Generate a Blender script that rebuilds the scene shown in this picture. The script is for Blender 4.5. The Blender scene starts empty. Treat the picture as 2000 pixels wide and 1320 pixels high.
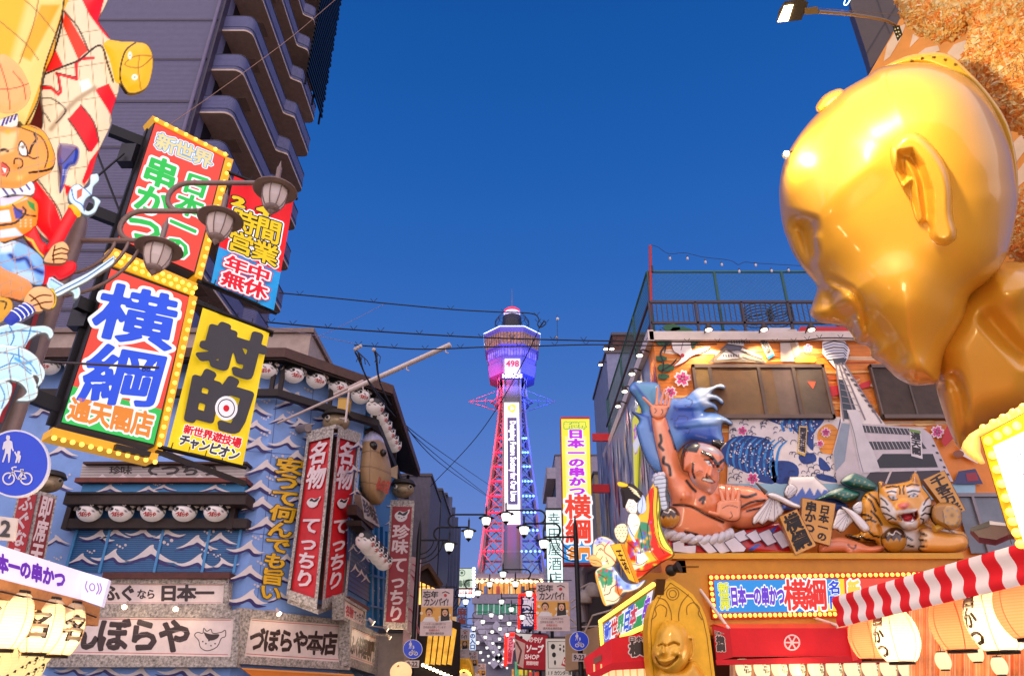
import bpy, math, random
import numpy as np
from mathutils import Vector, Matrix
from mathutils.geometry import tessellate_polygon
R = math.radians
random.seed(7)
C = bpy.context.scene
COL = C.collection
# ---------------------------------------------------------------- camera
F, EYE = 1379.0, 1.6
PITCH = math.atan(715 / 1379)
cam = bpy.data.objects.new('camera', bpy.data.cameras.new('camera'))
cam.data.sensor_width = 36; cam.data.lens = 36 * F / 2000
cam.data.clip_end = 3000; cam.data.clip_start = .05
cam.location = (0, 0, EYE); cam.rotation_euler = (math.pi / 2 + PITCH, 0, 0)
COL.objects.link(cam); C.camera = cam
# ---------------------------------------------------------------- sky, dusk glow, exposure
SUN_EL, SUN_ROT = R(-3.5), R(200)
w = bpy.data.worlds.new('World'); C.world = w; w.use_nodes = True
nt = w.node_tree; bg = nt.nodes['Background']
sky = nt.nodes.new('ShaderNodeTexSky'); sky.sky_type = 'NISHITA'; sky.sun_disc = False
sky.sun_elevation = SUN_EL; sky.sun_rotation = SUN_ROT
sky.air_density = 1.0; sky.dust_density = 0.3; sky.ozone_density = 4.0
# evening gradient of the clear sky by height above the horizon, over the faint physical twilight
tcw = nt.nodes.new('ShaderNodeTexCoord'); sep = nt.nodes.new('ShaderNodeSeparateXYZ'); nt.links.new(tcw.outputs['Generated'], sep.inputs[0])
ramp = nt.nodes.new('ShaderNodeValToRGB'); nt.links.new(sep.outputs['Z'], ramp.inputs[0])
cr = ramp.color_ramp; cr.interpolation = 'B_SPLINE'
for p, c in ((0, (.21, .24, .47)), (.2, (.098, .175, .45)), (.42, (.030, .112, .375)), (.62, (.0095, .083, .325)), (.80, (.0045, .060, .255)), (1, (.002, .04, .18))):
    e = cr.elements.new(p) if p not in (0, 1) else cr.elements[0 if p == 0 else -1]
    e.color = (*c, 1)
mul = nt.nodes.new('ShaderNodeVectorMath'); mul.operation = 'SCALE'; mul.inputs['Scale'].default_value = .12; nt.links.new(sky.outputs[0], mul.inputs[0])
addn = nt.nodes.new('ShaderNodeVectorMath'); addn.operation = 'ADD'; nt.links.new(mul.outputs[0], addn.inputs[0]); nt.links.new(ramp.outputs[0], addn.inputs[1])
nt.links.new(addn.outputs[0], bg.inputs[0]); bg.inputs[1].default_value = 1.0
sl = bpy.data.lights.new('afterglow_sun', 'SUN'); sl.energy = 3.2; sl.angle = R(175); sl.color = (1, .80, .70)
so = bpy.data.objects.new('afterglow_sun', sl); so.rotation_euler = (R(80), 0, R(-4)); COL.objects.link(so)
C.view_settings.view_transform = 'Standard'; C.view_settings.look = 'None'
C.view_settings.exposure = .5; C.view_settings.gamma = 1
C.cycles.max_bounces = 6; C.cycles.sample_clamp_indirect = 4
# ---------------------------------------------------------------- pixels of the photo -> places
def lin(h):
    if not isinstance(h, str): return tuple(h)
    h = h.lstrip('#')
    if len(h) == 3: h = ''.join(c * 2 for c in h)
    out = []
    for i in (0, 2, 4):
        c = int(h[i:i + 2], 16) / 255
        out.append(c / 12.92 if c <= .04045 else ((c + .055) / 1.055) ** 2.4)
    return tuple(out)
FW = np.array((0, math.cos(PITCH), math.sin(PITCH))); UPV = np.array((0, -math.sin(PITCH), math.cos(PITCH)))
RT = np.array((1., 0, 0)); CAM = np.array((0, 0, EYE))
def ray(px, py):
    px = np.asarray(px, float)[..., None]; py = np.asarray(py, float)[..., None]
    return FW + RT * (px - 1000) / F + UPV * (660 - py) / F
def at(px, py, Y):
    d = ray(px, py); return CAM + d * (Y / d[1])
class Pl:
    """a real plane in the scene: through the place seen at (px,py) at distance Y, turned by az"""
    def __init__(s, px, py, Y, az=0, face=False):
        s.O = at(px, py, Y); d = ray(px, py); d = d / np.linalg.norm(d)
        if face:
            s.n = -d; s.u = np.cross(FW * 0 + np.array((0, 0, 1.)), s.n); s.u /= np.linalg.norm(s.u); s.v = np.cross(s.n, s.u)
        else:
            a = R(az); s.u = np.array((math.cos(a), math.sin(a), 0)); s.v = np.array((0, 0, 1.)); s.n = np.array((math.sin(a), -math.cos(a), 0))
    def at(s, px, py, h=0):
        d = ray(px, py); num = (s.O - CAM) @ s.n + np.asarray(h, float)
        return CAM + d * (num / (d @ s.n))[..., None]
    def uv(s, px, py):
        q = s.at(px, py) - s.O; return float(q @ s.u), float(q @ s.v)
    def P(s, u, v, h=0): return s.O + s.u * u + s.v * v + s.n * h
    def off(s, h):
        q = Pl.__new__(Pl); q.O = s.O + s.n * h; q.u, q.v, q.n = s.u, s.v, s.n; return q
def vq(x0, x1, y0, y1):
    """pixel corners of an upright rectangle, x given at mid height"""
    ym = (y0 + y1) / 2; k0, k1 = (y0 + 2000) / (ym + 2000), (y1 + 2000) / (ym + 2000)
    X = lambda x, k: 1000 + (x - 1000) * k
    return [(X(x0, k0), y0), (X(x1, k0), y0), (X(x1, k1), y1), (X(x0, k1), y1)]
def bil(q, s, t):
    q = np.asarray(q, float); s = np.asarray(s)[..., None]; t = np.asarray(t)[..., None]
    return q[0] * (1 - s) * (1 - t) + q[1] * s * (1 - t) + q[2] * s * t + q[3] * (1 - s) * t
def sub(q, s0, t0, s1, t1):
    return [tuple(bil(q, s, t)) for s, t in ((s0, t0), (s1, t0), (s1, t1), (s0, t1))]
def spl(pts, n=6, closed=True):
    p = np.asarray(pts, float); N = len(p); out = []
    for i in range(N if closed else N - 1):
        g = (lambda k: p[k % N]) if closed else (lambda k: p[min(max(k, 0), N - 1)])
        a, b, c, d = g(i - 1), g(i), g(i + 1), g(i + 2)
        for k in range(n):
            t = k / n
            out.append(.5 * (2 * b + (c - a) * t + (2 * a - 5 * b + 4 * c - d) * t * t + (3 * b - a - 3 * c + d) * t ** 3))
    if not closed: out.append(p[-1])
    return np.array(out)
def circ(x, y, r, ry=None, n=20, a0=0, a1=360):
    ry = ry or r
    m = n if a1 - a0 == 360 else n - 1
    return [(x + r * math.cos(R(a0 + (a1 - a0) * i / m)), y + ry * math.sin(R(a0 + (a1 - a0) * i / m))) for i in range(n)]
def pdist(x, y, poly, closed=True):
    """distance to the outline and inside test"""
    p = np.asarray(poly, float); N = len(p); D = np.full(x.shape, 1e18); ins = np.zeros(x.shape, bool)
    for i in range(N if closed else N - 1):
        ax, ay = p[i]; bx, by = p[(i + 1) % N]; dx, dy = bx - ax, by - ay; L = dx * dx + dy * dy
        t = np.clip(((x - ax) * dx + (y - ay) * dy) / L, 0, 1) if L > 1e-12 else 0
        D = np.minimum(D, (x - ax - t * dx) ** 2 + (y - ay - t * dy) ** 2)
        if closed and ay != by:
            ins ^= ((ay > y) != (by > y)) & (x < dx * (y - ay) / dy + ax)
    return np.sqrt(D), ins
def msq(f, merge=False):
    """marching squares: fills where f > 0"""
    ins = f > 0; ny, nx = f.shape; V = []; vid = {}; faces = []; edges = []
    def gv(j, i):
        k = (j, i)
        if k not in vid: vid[k] = len(V); V.append((i, j))
        return vid[k]
    def ev(a, b):
        k = (a, b) if a < b else (b, a)
        if k not in vid:
            fa, fb = f[k[0]], f[k[1]]; t = fa / (fa - fb); vid[k] = len(V)
            V.append((k[0][1] + (k[1][1] - k[0][1]) * t, k[0][0] + (k[1][0] - k[0][0]) * t))
        return vid[k]
    n = ins[:-1, :-1].astype(int) + ins[1:, :-1] + ins[:-1, 1:] + ins[1:, 1:]
    for j in range(ny - 1):
        row = np.nonzero(n[j])[0]; i0 = None; last = None
        for i in row:
            if n[j, i] == 4:
                if merge:
                    if i0 is None: i0 = i
                    elif last != i - 1: faces.append((gv(j, i0), gv(j, last + 1), gv(j + 1, last + 1), gv(j + 1, i0))); i0 = i
                    last = i
                else: faces.append((gv(j, i), gv(j, i + 1), gv(j + 1, i + 1), gv(j + 1, i)))
            else:
                if merge and i0 is not None: faces.append((gv(j, i0), gv(j, last + 1), gv(j + 1, last + 1), gv(j + 1, i0))); i0 = None
                cs = ((j, i), (j, i + 1), (j + 1, i + 1), (j + 1, i)); poly = []; cr = []
                for a in range(4):
                    A, B = cs[a], cs[(a + 1) % 4]
                    if ins[A]: poly.append(gv(*A))
                    if ins[A] != ins[B]: e = ev(A, B); poly.append(e); cr.append(e)
                if len(poly) > 2: faces.append(tuple(poly))
                if len(cr) == 2: edges.append(tuple(cr))
        if merge and i0 is not None: faces.append((gv(j, i0), gv(j, last + 1), gv(j + 1, last + 1), gv(j + 1, i0)))
    return np.array(V, float).reshape(-1, 2), faces, edges
# ---------------------------------------------------------------- glyphs of Blender's own font
_edges, _fills = {}, {}
def glyph_edges(s):
    if s not in _edges:
        c = bpy.data.curves.new('t', 'FONT'); c.body = s; c.size = 1; c.fill_mode = 'NONE'; c.resolution_u = 2
        o = bpy.data.objects.new('t', c); COL.objects.link(o)
        me = bpy.data.meshes.new_from_object(o.evaluated_get(bpy.context.evaluated_depsgraph_get()))
        v = np.array([p.co[:2] for p in me.vertices]).reshape(-1, 2)
        e = np.array([x.vertices[:] for x in me.edges], int).reshape(-1, 2)
        bpy.data.objects.remove(o); bpy.data.curves.remove(c); bpy.data.meshes.remove(me)
        _edges[s] = (v, e)
    return _edges[s]
def em_box():
    v, e = glyph_edges('国'); a, b = v.min(0), v.max(0); m = (b - a) * .03; return a - m, b + m
def glyph_fill(s, off, N, fit=False):
    """outline of a glyph grown by off (in ems) -> flat faces in a 0..1 box, y down"""
    k = (s, round(off, 3), N, fit)
    if k in _fills: return _fills[k]
    v, e = glyph_edges(s)
    if len(v) == 0: _fills[k] = (np.zeros((0, 2)), []); return _fills[k]
    if fit: a, b = v.min(0), v.max(0)
    else: a, b = em_box()
    sc = 1.0 if not fit else (b - a)[1]
    q = (v - a) / sc if fit else (v - a) / (b - a)
    W = (b - a)[0] / sc if fit else 1.0
    m = max(.06, off + .04); nx, ny = int((W + 2 * m) * N) + 2, int((1 + 2 * m) * N) + 2
    X, Y = np.meshgrid(np.arange(nx) / N - m, np.arange(ny) / N - m)
    D = np.full(X.shape, 1e9); ins = np.zeros(X.shape, bool)
    for i0, i1 in e:
        ax, ay = q[i0]; bx, by = q[i1]; dx, dy = bx - ax, by - ay; L = dx * dx + dy * dy
        t = np.clip(((X - ax) * dx + (Y - ay) * dy) / max(L, 1e-12), 0, 1)
        D = np.minimum(D, (X - ax - t * dx) ** 2 + (Y - ay - t * dy) ** 2)
        if ay != by: ins ^= ((ay > Y) != (by > Y)) & (X < dx * (Y - ay) / dy + ax)
    f = np.where(ins, 1, -1) * np.sqrt(D) + off
    V, faces, _ = msq(f, True)
    V = V / N - m
    V[:, 0] /= W; V[:, 1] = 1 - V[:, 1]
    _fills[k] = (V, faces); return _fills[k]
# ---------------------------------------------------------------- mesh collector
class M:
    def __init__(s): s.v = []; s.c = []; s.f = []; s.n = 0; s.sm = set()
    def add(s, verts, faces, col, smooth=False):
        verts = np.asarray(verts, float).reshape(-1, 3); b = s.n; s.v.append(verts)
        col = np.asarray(lin(col) if isinstance(col, (str, tuple)) else col, float)
        s.c.append(np.broadcast_to(col, (len(verts), 3))); s.n += len(verts)
        if smooth: s.sm.update(range(len(s.f), len(s.f) + len(faces)))
        s.f += [tuple(i + b for i in f) for f in faces]; return s
    def poly(s, pl, pts, col, h=0, t=0, side=None):
        """flat outline on a plane, raised by h, with depth t"""
        p = np.asarray(pts, float)
        if abs(p[0] - p[-1]).max() < 1e-6: p = p[:-1]
        A = ((p[:, 0] * np.roll(p[:, 1], -1) - np.roll(p[:, 0], -1) * p[:, 1]).sum())
        if A > 0: p = p[::-1]
        P = pl.at(p[:, 0], p[:, 1], h); tri = tessellate_polygon([[Vector((a, b, 0)) for a, b in p]])
        fs = []
        for a, b, c in tri:
            cr = (p[b][0] - p[a][0]) * (p[c][1] - p[a][1]) - (p[b][1] - p[a][1]) * (p[c][0] - p[a][0])
            fs.append((a, b, c) if cr < 0 else (a, c, b))
        s.add(P, fs, col)
        if t:
            n = len(P); Q = np.vstack([P, P - pl.n * t])
            s.add(Q, [(i, n + i, n + (i + 1) % n, (i + 1) % n) for i in range(n)], side or col)
            s.add(P - pl.n * t, [f[::-1] for f in fs], side or col)
        return s
    def line(s, pl, pts, wd, col, h=0, closed=False, taper=False):
        """painted line of width wd pixels"""
        p = np.asarray(pts, float)
        if closed: p = np.vstack([p, p[:1]])
        d = np.gradient(p, axis=0); d /= np.maximum(np.linalg.norm(d, axis=1), 1e-9)[:, None]
        nn = np.stack([-d[:, 1], d[:, 0]], 1); k = np.ones(len(p)) * wd / 2
        if taper: k *= np.sin(np.linspace(.12, math.pi - .12, len(p))) ** .6
        a, b = p + nn * k[:, None], p - nn * k[:, None]; n = len(p)
        s.add(np.vstack([pl.at(a[:, 0], a[:, 1], h), pl.at(b[:, 0], b[:, 1], h)]), [(i, i + 1, n + i + 1, n + i) for i in range(n - 1)], col)
        return s
    def text(s, pl, txt, q, col, off=.03, h=.004, vert=False, ol=(), N=44, fill=.95, fit=False, slant=0, wob=0):
        """characters laid out in the pixel quad q; ol = outlines as (growth, colour)"""
        items = [txt] if fit else [c for c in txt]; n = len(items)
        lay = [(o, c) for o, c in ol] + [(off, col)]
        for li, (o, c) in enumerate(lay):
            for k, ch in enumerate(items):
                if ch in ' \u3000': continue
                V, fs = glyph_fill(ch, o, N, fit)
                if not len(V): continue
                S, T = V[:, 0].copy(), V[:, 1].copy()
                S = .5 + (S - .5) * fill + slant * (.5 - T); T = .5 + (T - .5) * fill
                if wob: S = S + wob * np.sin(T * 5 + k * 2.1); T = T + wob * np.cos(S * 4.3 + k)
                if not fit:
                    if vert: T = (T + k) / n
                    else: S = (S + k) / n
                xy = bil(q, S, T)
                hh = h + .004 * li + (.0012 * (k % 2) if li < len(lay) - 1 else 0)
                s.add(pl.at(xy[:, 0], xy[:, 1], hh), [f[::-1] for f in fs], c)
        return s
    def box(s, a, b, col):
        a, b = np.minimum(a, b), np.maximum(a, b); x0, y0, z0 = a; x1, y1, z1 = b
        v = [(x0, y0, z0), (x1, y0, z0), (x1, y1, z0), (x0, y1, z0), (x0, y0, z1), (x1, y0, z1), (x1, y1, z1), (x0, y1, z1)]
        return s.add(v, [(3, 2, 1, 0), (4, 5, 6, 7), (0, 1, 5, 4), (1, 2, 6, 5), (2, 3, 7, 6), (3, 0, 4, 7)], col)
    def pbox(s, pl, u0, v0, u1, v1, h0, h1, col):
        """box in the frame of a plane"""
        v = [pl.P(u, q, h) for h in (h0, h1) for u, q in ((u0, v0), (u1, v0), (u1, v1), (u0, v1))]
        return s.add(v, [(3, 2, 1, 0), (4, 5, 6, 7), (0, 1, 5, 4), (1, 2, 6, 5), (2, 3, 7, 6), (3, 0, 4, 7)], col)
    def tube(s, pts, r, col, n=8, closed=False):
        p = [np.asarray(q, float) for q in pts]; m = len(p); rr = r if hasattr(r, '__len__') else [r] * m
        vs = []; prev = None
        for i in range(m):
            t = p[min(i + 1, m - 1)] - p[max(i - 1, 0)]; t = t / max(np.linalg.norm(t), 1e-9)
            if prev is None:
                a = np.array((0, 0, 1.)) if abs(t[2]) < .9 else np.array((1., 0, 0)); x = np.cross(t, a)
            else: x = prev - t * (prev @ t)
            x /= max(np.linalg.norm(x), 1e-9); prev = x; y = np.cross(t, x)
            vs += [p[i] + (x * math.cos(2 * math.pi * k / n) + y * math.sin(2 * math.pi * k / n)) * rr[i] for k in range(n)]
        fs = [(i * n + k, i * n + (k + 1) % n, (i + 1) * n + (k + 1) % n, (i + 1) * n + k) for i in range(m - 1) for k in range(n)]
        s.add(vs, fs, col, True)
        s.add(vs[:n], [tuple(range(n))[::-1]], col); s.add(vs[-n:], [tuple(range(n))], col); return s
    def bar(s, a, b, wd, hd, col):
        """square bar between two points"""
        a, b = np.asarray(a, float), np.asarray(b, float); t = (b - a) / np.linalg.norm(b - a)
        x = np.cross(t, (0, 0, 1.)); x = x if np.linalg.norm(x) > 1e-3 else np.array((1., 0, 0)); x /= np.linalg.norm(x); y = np.cross(x, t)
        v = [c + x * i * wd / 2 + y * j * hd / 2 for c in (a, b) for i, j in ((-1, -1), (1, -1), (1, 1), (-1, 1))]
        return s.add(v, [(3, 2, 1, 0), (4, 5, 6, 7), (0, 1, 5, 4), (1, 2, 6, 5), (2, 3, 7, 6), (3, 0, 4, 7)], col)
    def lathe(s, prof, col, n=20, c=(0, 0, 0), sm=True):
        """profile (r,z) spun about the upright axis through c; col may be a list per ring"""
        c = np.asarray(c, float); m = len(prof); vs = [c + (r * math.cos(2 * math.pi * k / n), r * math.sin(2 * math.pi * k / n), z) for r, z in prof for k in range(n)]
        fs = [(i * n + k, i * n + (k + 1) % n, (i + 1) * n + (k + 1) % n, (i + 1) * n + k) for i in range(m - 1) for k in range(n)]
        if isinstance(col, list): col = np.repeat(np.array([lin(x) for x in col]), n, 0)
        return s.add(vs, fs, col, sm)
    def ball(s, c, r, col, n=12, m=8):
        r = np.asarray(r, float) * np.ones(3); c = np.asarray(c, float)
        vs = [c + r * (math.sin(math.pi * i / m) * math.cos(2 * math.pi * k / n), math.sin(math.pi * i / m) * math.sin(2 * math.pi * k / n), math.cos(math.pi * i / m)) for i in range(m + 1) for k in range(n)]
        return s.add(vs, [(i * n + k, (i + 1) * n + k, (i + 1) * n + (k + 1) % n, i * n + (k + 1) % n) for i in range(m) for k in range(n)], col, True)
    def puff(s, pl, pts, H, col, paint=(), rad=None, step=2.5, back=.05, h=0, relief=(), double=False, noise=0, sm=5, power=2):
        """sculpted relief: a traced outline swollen towards the street, painted; relief/paint are (kind, points, width, value, softness)"""
        P = np.asarray(pts, float)
        if sm: P = spl(P, sm)
        a, b = P.min(0) - 2 * step, P.max(0) + 2 * step
        X, Y = np.meshgrid(np.arange(a[0], b[0] + step, step), np.arange(a[1], b[1] + step, step))
        D, ins = pdist(X, Y, P); f = np.where(ins, D, -D)
        V, fs, ed = msq(f); x, y = a[0] + V[:, 0] * step, a[1] + V[:, 1] * step
        d, _ = pdist(x, y, P); rad = rad or d.max()
        k = np.clip(d / rad, 0, 1); hh = H * (1 - (1 - k) ** power) ** (1 / power)
        def mask(op):
            kind, q, wd, val, soft = op
            if kind == 'line': D, _ = pdist(x, y, q, False); return np.clip((wd / 2 - D) / max(soft, .6) + .5, 0, 1)
            if kind == 'dot': return np.exp(-(((x - q[0]) ** 2 + (y - q[1]) ** 2) / wd ** 2))
            D, i = pdist(x, y, q); return np.clip(np.where(i, D, -D) / max(soft, .6) + .5, 0, 1)
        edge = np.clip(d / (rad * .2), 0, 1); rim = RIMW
        for op in relief:
            m = mask(op); m = m * m * (3 - 2 * m); hh = hh + op[3] * m * edge
        if noise:
            rng = np.random.RandomState(3); hh = hh + edge * noise * rng.rand(len(hh))
        cols = np.broadcast_to(np.array(lin(col)), (len(x), 3)).copy()
        for op in paint:
            m = mask(op)[:, None]; cols = cols * (1 - m) + np.array(lin(op[3])) * m
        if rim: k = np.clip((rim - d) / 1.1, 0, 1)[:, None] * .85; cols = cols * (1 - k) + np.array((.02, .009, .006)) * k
        W = pl.at(x, y, h + hh)
        s.add(W, [q[::-1] for q in fs], cols, True)
        if double:
            B = pl.at(x, y, h) - pl.n * hh[:, None] * .9; s.add(B, fs, cols, True)
        else:
            B = pl.at(x, y, h) - pl.n * back; n = len(W)
            s.add(np.vstack([W, B]), [(i, j, n + j, n + i) for i, j in ed], np.vstack([cols, cols]) * .8)
            s.add(B, fs, cols * .5)
        return s
# ---------------------------------------------------------------- materials
_mats = {}
def mat(kind='matte', rough=.6, metal=0, glow=0, coat=0, dirt=.25, scale=3.0, bump=0, bscale=40, stripes=None, alpha=1, spec=.5, base=1.0):
    k = (kind, rough, metal, glow, coat, dirt, scale, bump, bscale, stripes, alpha, spec, base)
    if k in _mats: return _mats[k]
    m = bpy.data.materials.new(kind); m.use_nodes = True; t = m.node_tree; b = t.nodes['Principled BSDF']; L = t.links.new
    at_ = t.nodes.new('ShaderNodeAttribute'); at_.attribute_name = 'Col'; src = at_.outputs['Color']
    tc = t.nodes.new('ShaderNodeNewGeometry').outputs['Position']
    if dirt:
        n = t.nodes.new('ShaderNodeTexNoise'); n.inputs['Scale'].default_value = scale; n.inputs['Detail'].default_value = 6; n.inputs['Roughness'].default_value = .65
        L(tc, n.inputs['Vector'])
        r = t.nodes.new('ShaderNodeMapRange'); r.inputs['From Min'].default_value = .3; r.inputs['From Max'].default_value = .7
        r.inputs['To Min'].default_value = 1 - dirt; r.inputs['To Max'].default_value = 1 + dirt * .3; L(n.outputs['Fac'], r.inputs['Value'])
        x = t.nodes.new('ShaderNodeMix'); x.data_type = 'RGBA'; x.blend_type = 'MULTIPLY'; x.inputs[0].default_value = 1
        L(src, x.inputs[6]); L(r.outputs['Result'], x.inputs[7]); src = x.outputs[2]
    L(src, b.inputs['Base Color'])
    if base != 1.0:
        x = t.nodes.new('ShaderNodeMix'); x.data_type = 'RGBA'; x.blend_type = 'MULTIPLY'; x.inputs[0].default_value = 1; x.inputs[7].default_value = (base, base, base, 1)
        L(src, x.inputs[6]); L(x.outputs[2], b.inputs['Base Color'])
    b.inputs['Roughness'].default_value = rough; b.inputs['Metallic'].default_value = metal
    b.inputs['Coat Weight'].default_value = coat; b.inputs['Coat Roughness'].default_value = .08
    b.inputs['Specular IOR Level'].default_value = spec
    if alpha < 1: b.inputs['Alpha'].default_value = alpha
    if glow:
        L(src, b.inputs['Emission Color']); b.inputs['Emission Strength'].default_value = glow
    if bump:
        n = t.nodes.new('ShaderNodeTexNoise') if not stripes else t.nodes.new('ShaderNodeTexWave')
        n.inputs['Scale'].default_value = bscale
        if stripes: n.bands_direction = stripes
        L(tc, n.inputs['Vector'])
        u = t.nodes.new('ShaderNodeBump'); u.inputs['Strength'].default_value = bump; u.inputs['Distance'].default_value = .02
        L(n.outputs['Fac'], u.inputs['Height']); L(u.outputs['Normal'], b.inputs['Normal'])
    _mats[k] = m; return m
# ---------------------------------------------------------------- objects
ROOTS = []; RIMW = 0
def props(o, label, cat, group, kind):
    if label: o['label'] = label
    if cat: o['category'] = cat
    if group: o['group'] = group
    if kind: o['kind'] = kind
def thing(name, label, cat, group=None, loc=None):
    o = bpy.data.objects.new(name, None); o.empty_display_size = .2; COL.objects.link(o); props(o, label, cat, group, None)
    if loc is not None: o.location = loc; o['fixed'] = 1
    ROOTS.append(o); return o
def obj(name, m, mt, parent=None, label=None, cat=None, group=None, kind=None, loc=None):
    me = bpy.data.meshes.new(name)
    V = np.vstack(m.v); me.from_pydata(V.tolist(), [], m.f)
    c = me.color_attributes.new('Col', 'FLOAT_COLOR', 'POINT')
    cc = np.ones((len(V), 4), np.float32); cc[:, :3] = np.clip(np.vstack(m.c), 0, 1); c.data.foreach_set('color', cc.ravel())
    if m.sm:
        sm = np.zeros(len(m.f), bool); sm[list(m.sm)] = True; me.polygons.foreach_set('use_smooth', sm)
    me.materials.append(mt); me.update()
    o = bpy.data.objects.new(name, me); COL.objects.link(o); props(o, label, cat, group, kind)
    if parent: o.parent = parent
    else: ROOTS.append(o)
    if loc is not None: o.location = loc; o['fixed'] = 1
    return o
def kids(o): return [c for c in bpy.data.objects if c.parent == o]
def dup(root, loc, label=None, rotz=None, group=None):
    def cp(o, par):
        c = o.copy(); COL.objects.link(c)
        if par is not None: c.parent = par
        for ch in o.children: cp(ch, c)
        return c
    r = cp(root, None); r.location = loc
    if rotz is not None: r.rotation_euler.z = rotz
    if label: r['label'] = label
    if group: r['group'] = group
    ROOTS.append(r); return r
def spread_copies(o, places, parent):
    """copies of a small part, first one moved"""
    for i, p in enumerate(places):
        c = o if i == 0 else o.copy()
        if i: COL.objects.link(c); c.parent = parent
        c.location = p
def settle():
    """puts every origin at the base of its thing"""
    for r in ROOTS:
        if r.get('fixed'): del r['fixed']; continue
        lo, hi = np.full(3, 1e9), np.full(3, -1e9)
        def walk(o, off):
            nonlocal lo, hi
            if o.type == 'MESH':
                a = np.array([v[:] for v in o.bound_box]) + off; lo = np.minimum(lo, a.min(0)); hi = np.maximum(hi, a.max(0))
            for ch in o.children: walk(ch, off + np.array(ch.location))
        walk(r, np.zeros(3))
        if hi[0] < -1e8: continue
        b = Vector(((lo[0] + hi[0]) / 2, (lo[1] + hi[1]) / 2, lo[2]))
        if r.type == 'MESH': r.data.transform(Matrix.Translation(-b))
        r.location = b
        for ch in r.children: ch.matrix_parent_inverse = Matrix.Translation(-b)
    for o in bpy.data.objects:
        if 'fixed' in o: del o['fixed']
def lamp(name, loc, energy, col=(1, .75, .45), size=.1, kind='POINT', aim=None, cone=80, parent=None):
    l = bpy.data.lights.new(name, kind); l.energy = energy; l.color = col
    l.shadow_soft_size = size
    if kind == 'SPOT': l.spot_size = R(cone); l.spot_blend = .6
    o = bpy.data.objects.new(name, l); COL.objects.link(o); o.location = loc
    if aim is not None:
        d = Vector(aim) - Vector(loc); o.rotation_euler = d.to_track_quat('-Z', 'Y').to_euler()
    return o
def translucent():
    m = bpy.data.materials.new('translucent_paper'); m.use_nodes = True; t = m.node_tree; t.nodes.remove(t.nodes['Principled BSDF'])
    a = t.nodes.new('ShaderNodeAttribute'); a.attribute_name = 'Col'; d = t.nodes.new('ShaderNodeBsdfDiffuse'); r = t.nodes.new('ShaderNodeBsdfTranslucent'); x = t.nodes.new('ShaderNodeMixShader'); x.inputs[0].default_value = .62
    for n in (d, r): t.links.new(a.outputs['Color'], n.inputs['Color'])
    t.links.new(d.outputs[0], x.inputs[1]); t.links.new(r.outputs[0], x.inputs[2]); t.links.new(x.outputs[0], t.nodes['Material Output'].inputs['Surface']); return m
def bulbs(parent, pl, runs, r, h, mt, name='bulb', col='#ffc850', limit=100):
    b = M(); b.ball((0, 0, 0), r, col, 8, 6); o = obj(name, b, mt, parent); ps = []
    for (x0, y0), (x1, y1), n in runs:
        for i in range(n):
            k = i / max(n - 1, 1); ps.append(tuple(pl.at(x0 + (x1 - x0) * k, y0 + (y1 - y0) * k, h)))
    spread_copies(o, ps[:limit], parent); return o
def sag(a, b, s, n=14):
    a, b = np.asarray(a, float), np.asarray(b, float)
    return [a + (b - a) * t - np.array((0, 0, s)) * 4 * t * (1 - t) for t in np.linspace(0, 1, n)]
MATTE = mat(); PAINT = mat('painted', .45, dirt=.15); GLOSS = mat('glossy_paint', .28, coat=.35, dirt=.08)
SIGN = mat('lit_panel', .4, glow=.70, dirt=.12, scale=.9, base=.15); SOFTSIGN = mat('lit_cloth', .7, glow=.32, dirt=.1)
LANT = mat('lantern_paper', .7, glow=1.0, dirt=.05, base=.3); BULB = mat('bulb', .4, glow=3, dirt=0)
DARK = mat('dark_metal', .45, metal=.3, dirt=.2); WOOD = mat('wood', .65, dirt=.4, scale=6, bump=.2, bscale=60)
STONE = mat('rough_stone', .9, dirt=.85, scale=16, bump=.6, bscale=40)
FABRIC = mat('fabric', .8, dirt=.1)
# ================================================================ ground
g = M(); g.add([(-400, -200, 0), (400, -200, 0), (400, 900, 0), (-400, 900, 0)], [(0, 1, 2, 3)], '#55504c'); obj('ground', g, MATTE, kind='structure')
g = M(); g.add([(-5.2, -20, .004), (4.2, -20, .004), (.5, 165, .004), (-6.5, 165, .004)], [(0, 1, 2, 3)], '#4a4a4d'); obj('road', g, MATTE, kind='structure')
# ================================================================ apartment block
ab = thing('apartment_building', 'tall mauve apartment block with stacked rounded balconies against the evening sky', 'building')
X0, YF = -15.75, 26.0
SIDING = mat('siding', .6, dirt=.12, bump=.9, bscale=3.4, stripes='Z')
m = M(); m.box((-46, YF, 0), (X0, 40, 62), '#686480'); obj('wall', m, SIDING, ab)
m = M()
for k in range(20): m.box((-46, YF - .025, 4.35 + 3 * k), (X0 - .002, YF + .02, 4.5 + 3 * k), '#3c3346')
obj('floor_joint', m, PAINT, ab)
m = M(); m.tube([(X0 - .25, YF - .12, 3), (X0 - .25, YF - .12, 62)], .09, '#6d6280'); m.box((X0 - .12, YF - .03, 0), (X0 + .02, YF + .4, 62), '#3a3145'); obj('drain_pipe', m, PAINT, ab)
def bal_plan():
    p = [(X0, YF + .35)]
    p += [(X0 + 1.15 + .45 * math.sin(a), YF + .8 - .45 * math.cos(a)) for a in np.linspace(0, math.pi / 2, 7)]
    xo = X0 + 1.6
    p += [(xo, YF + 6.3)] + [(xo + .3 - .3 * math.cos(a), YF + 6.3 + .5 * a / math.pi) for a in np.linspace(.3, math.pi, 6)]
    p += [(xo + .6, YF + 9.9)] + [(xo + .25 + .35 * math.cos(a), YF + 9.9 + .35 * math.sin(a)) for a in np.linspace(.2, math.pi / 2, 4)] + [(X0, YF + 10.25)]
    return p
pp = bal_plan(); n = len(pp)
par = M(); sof = M()
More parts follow.
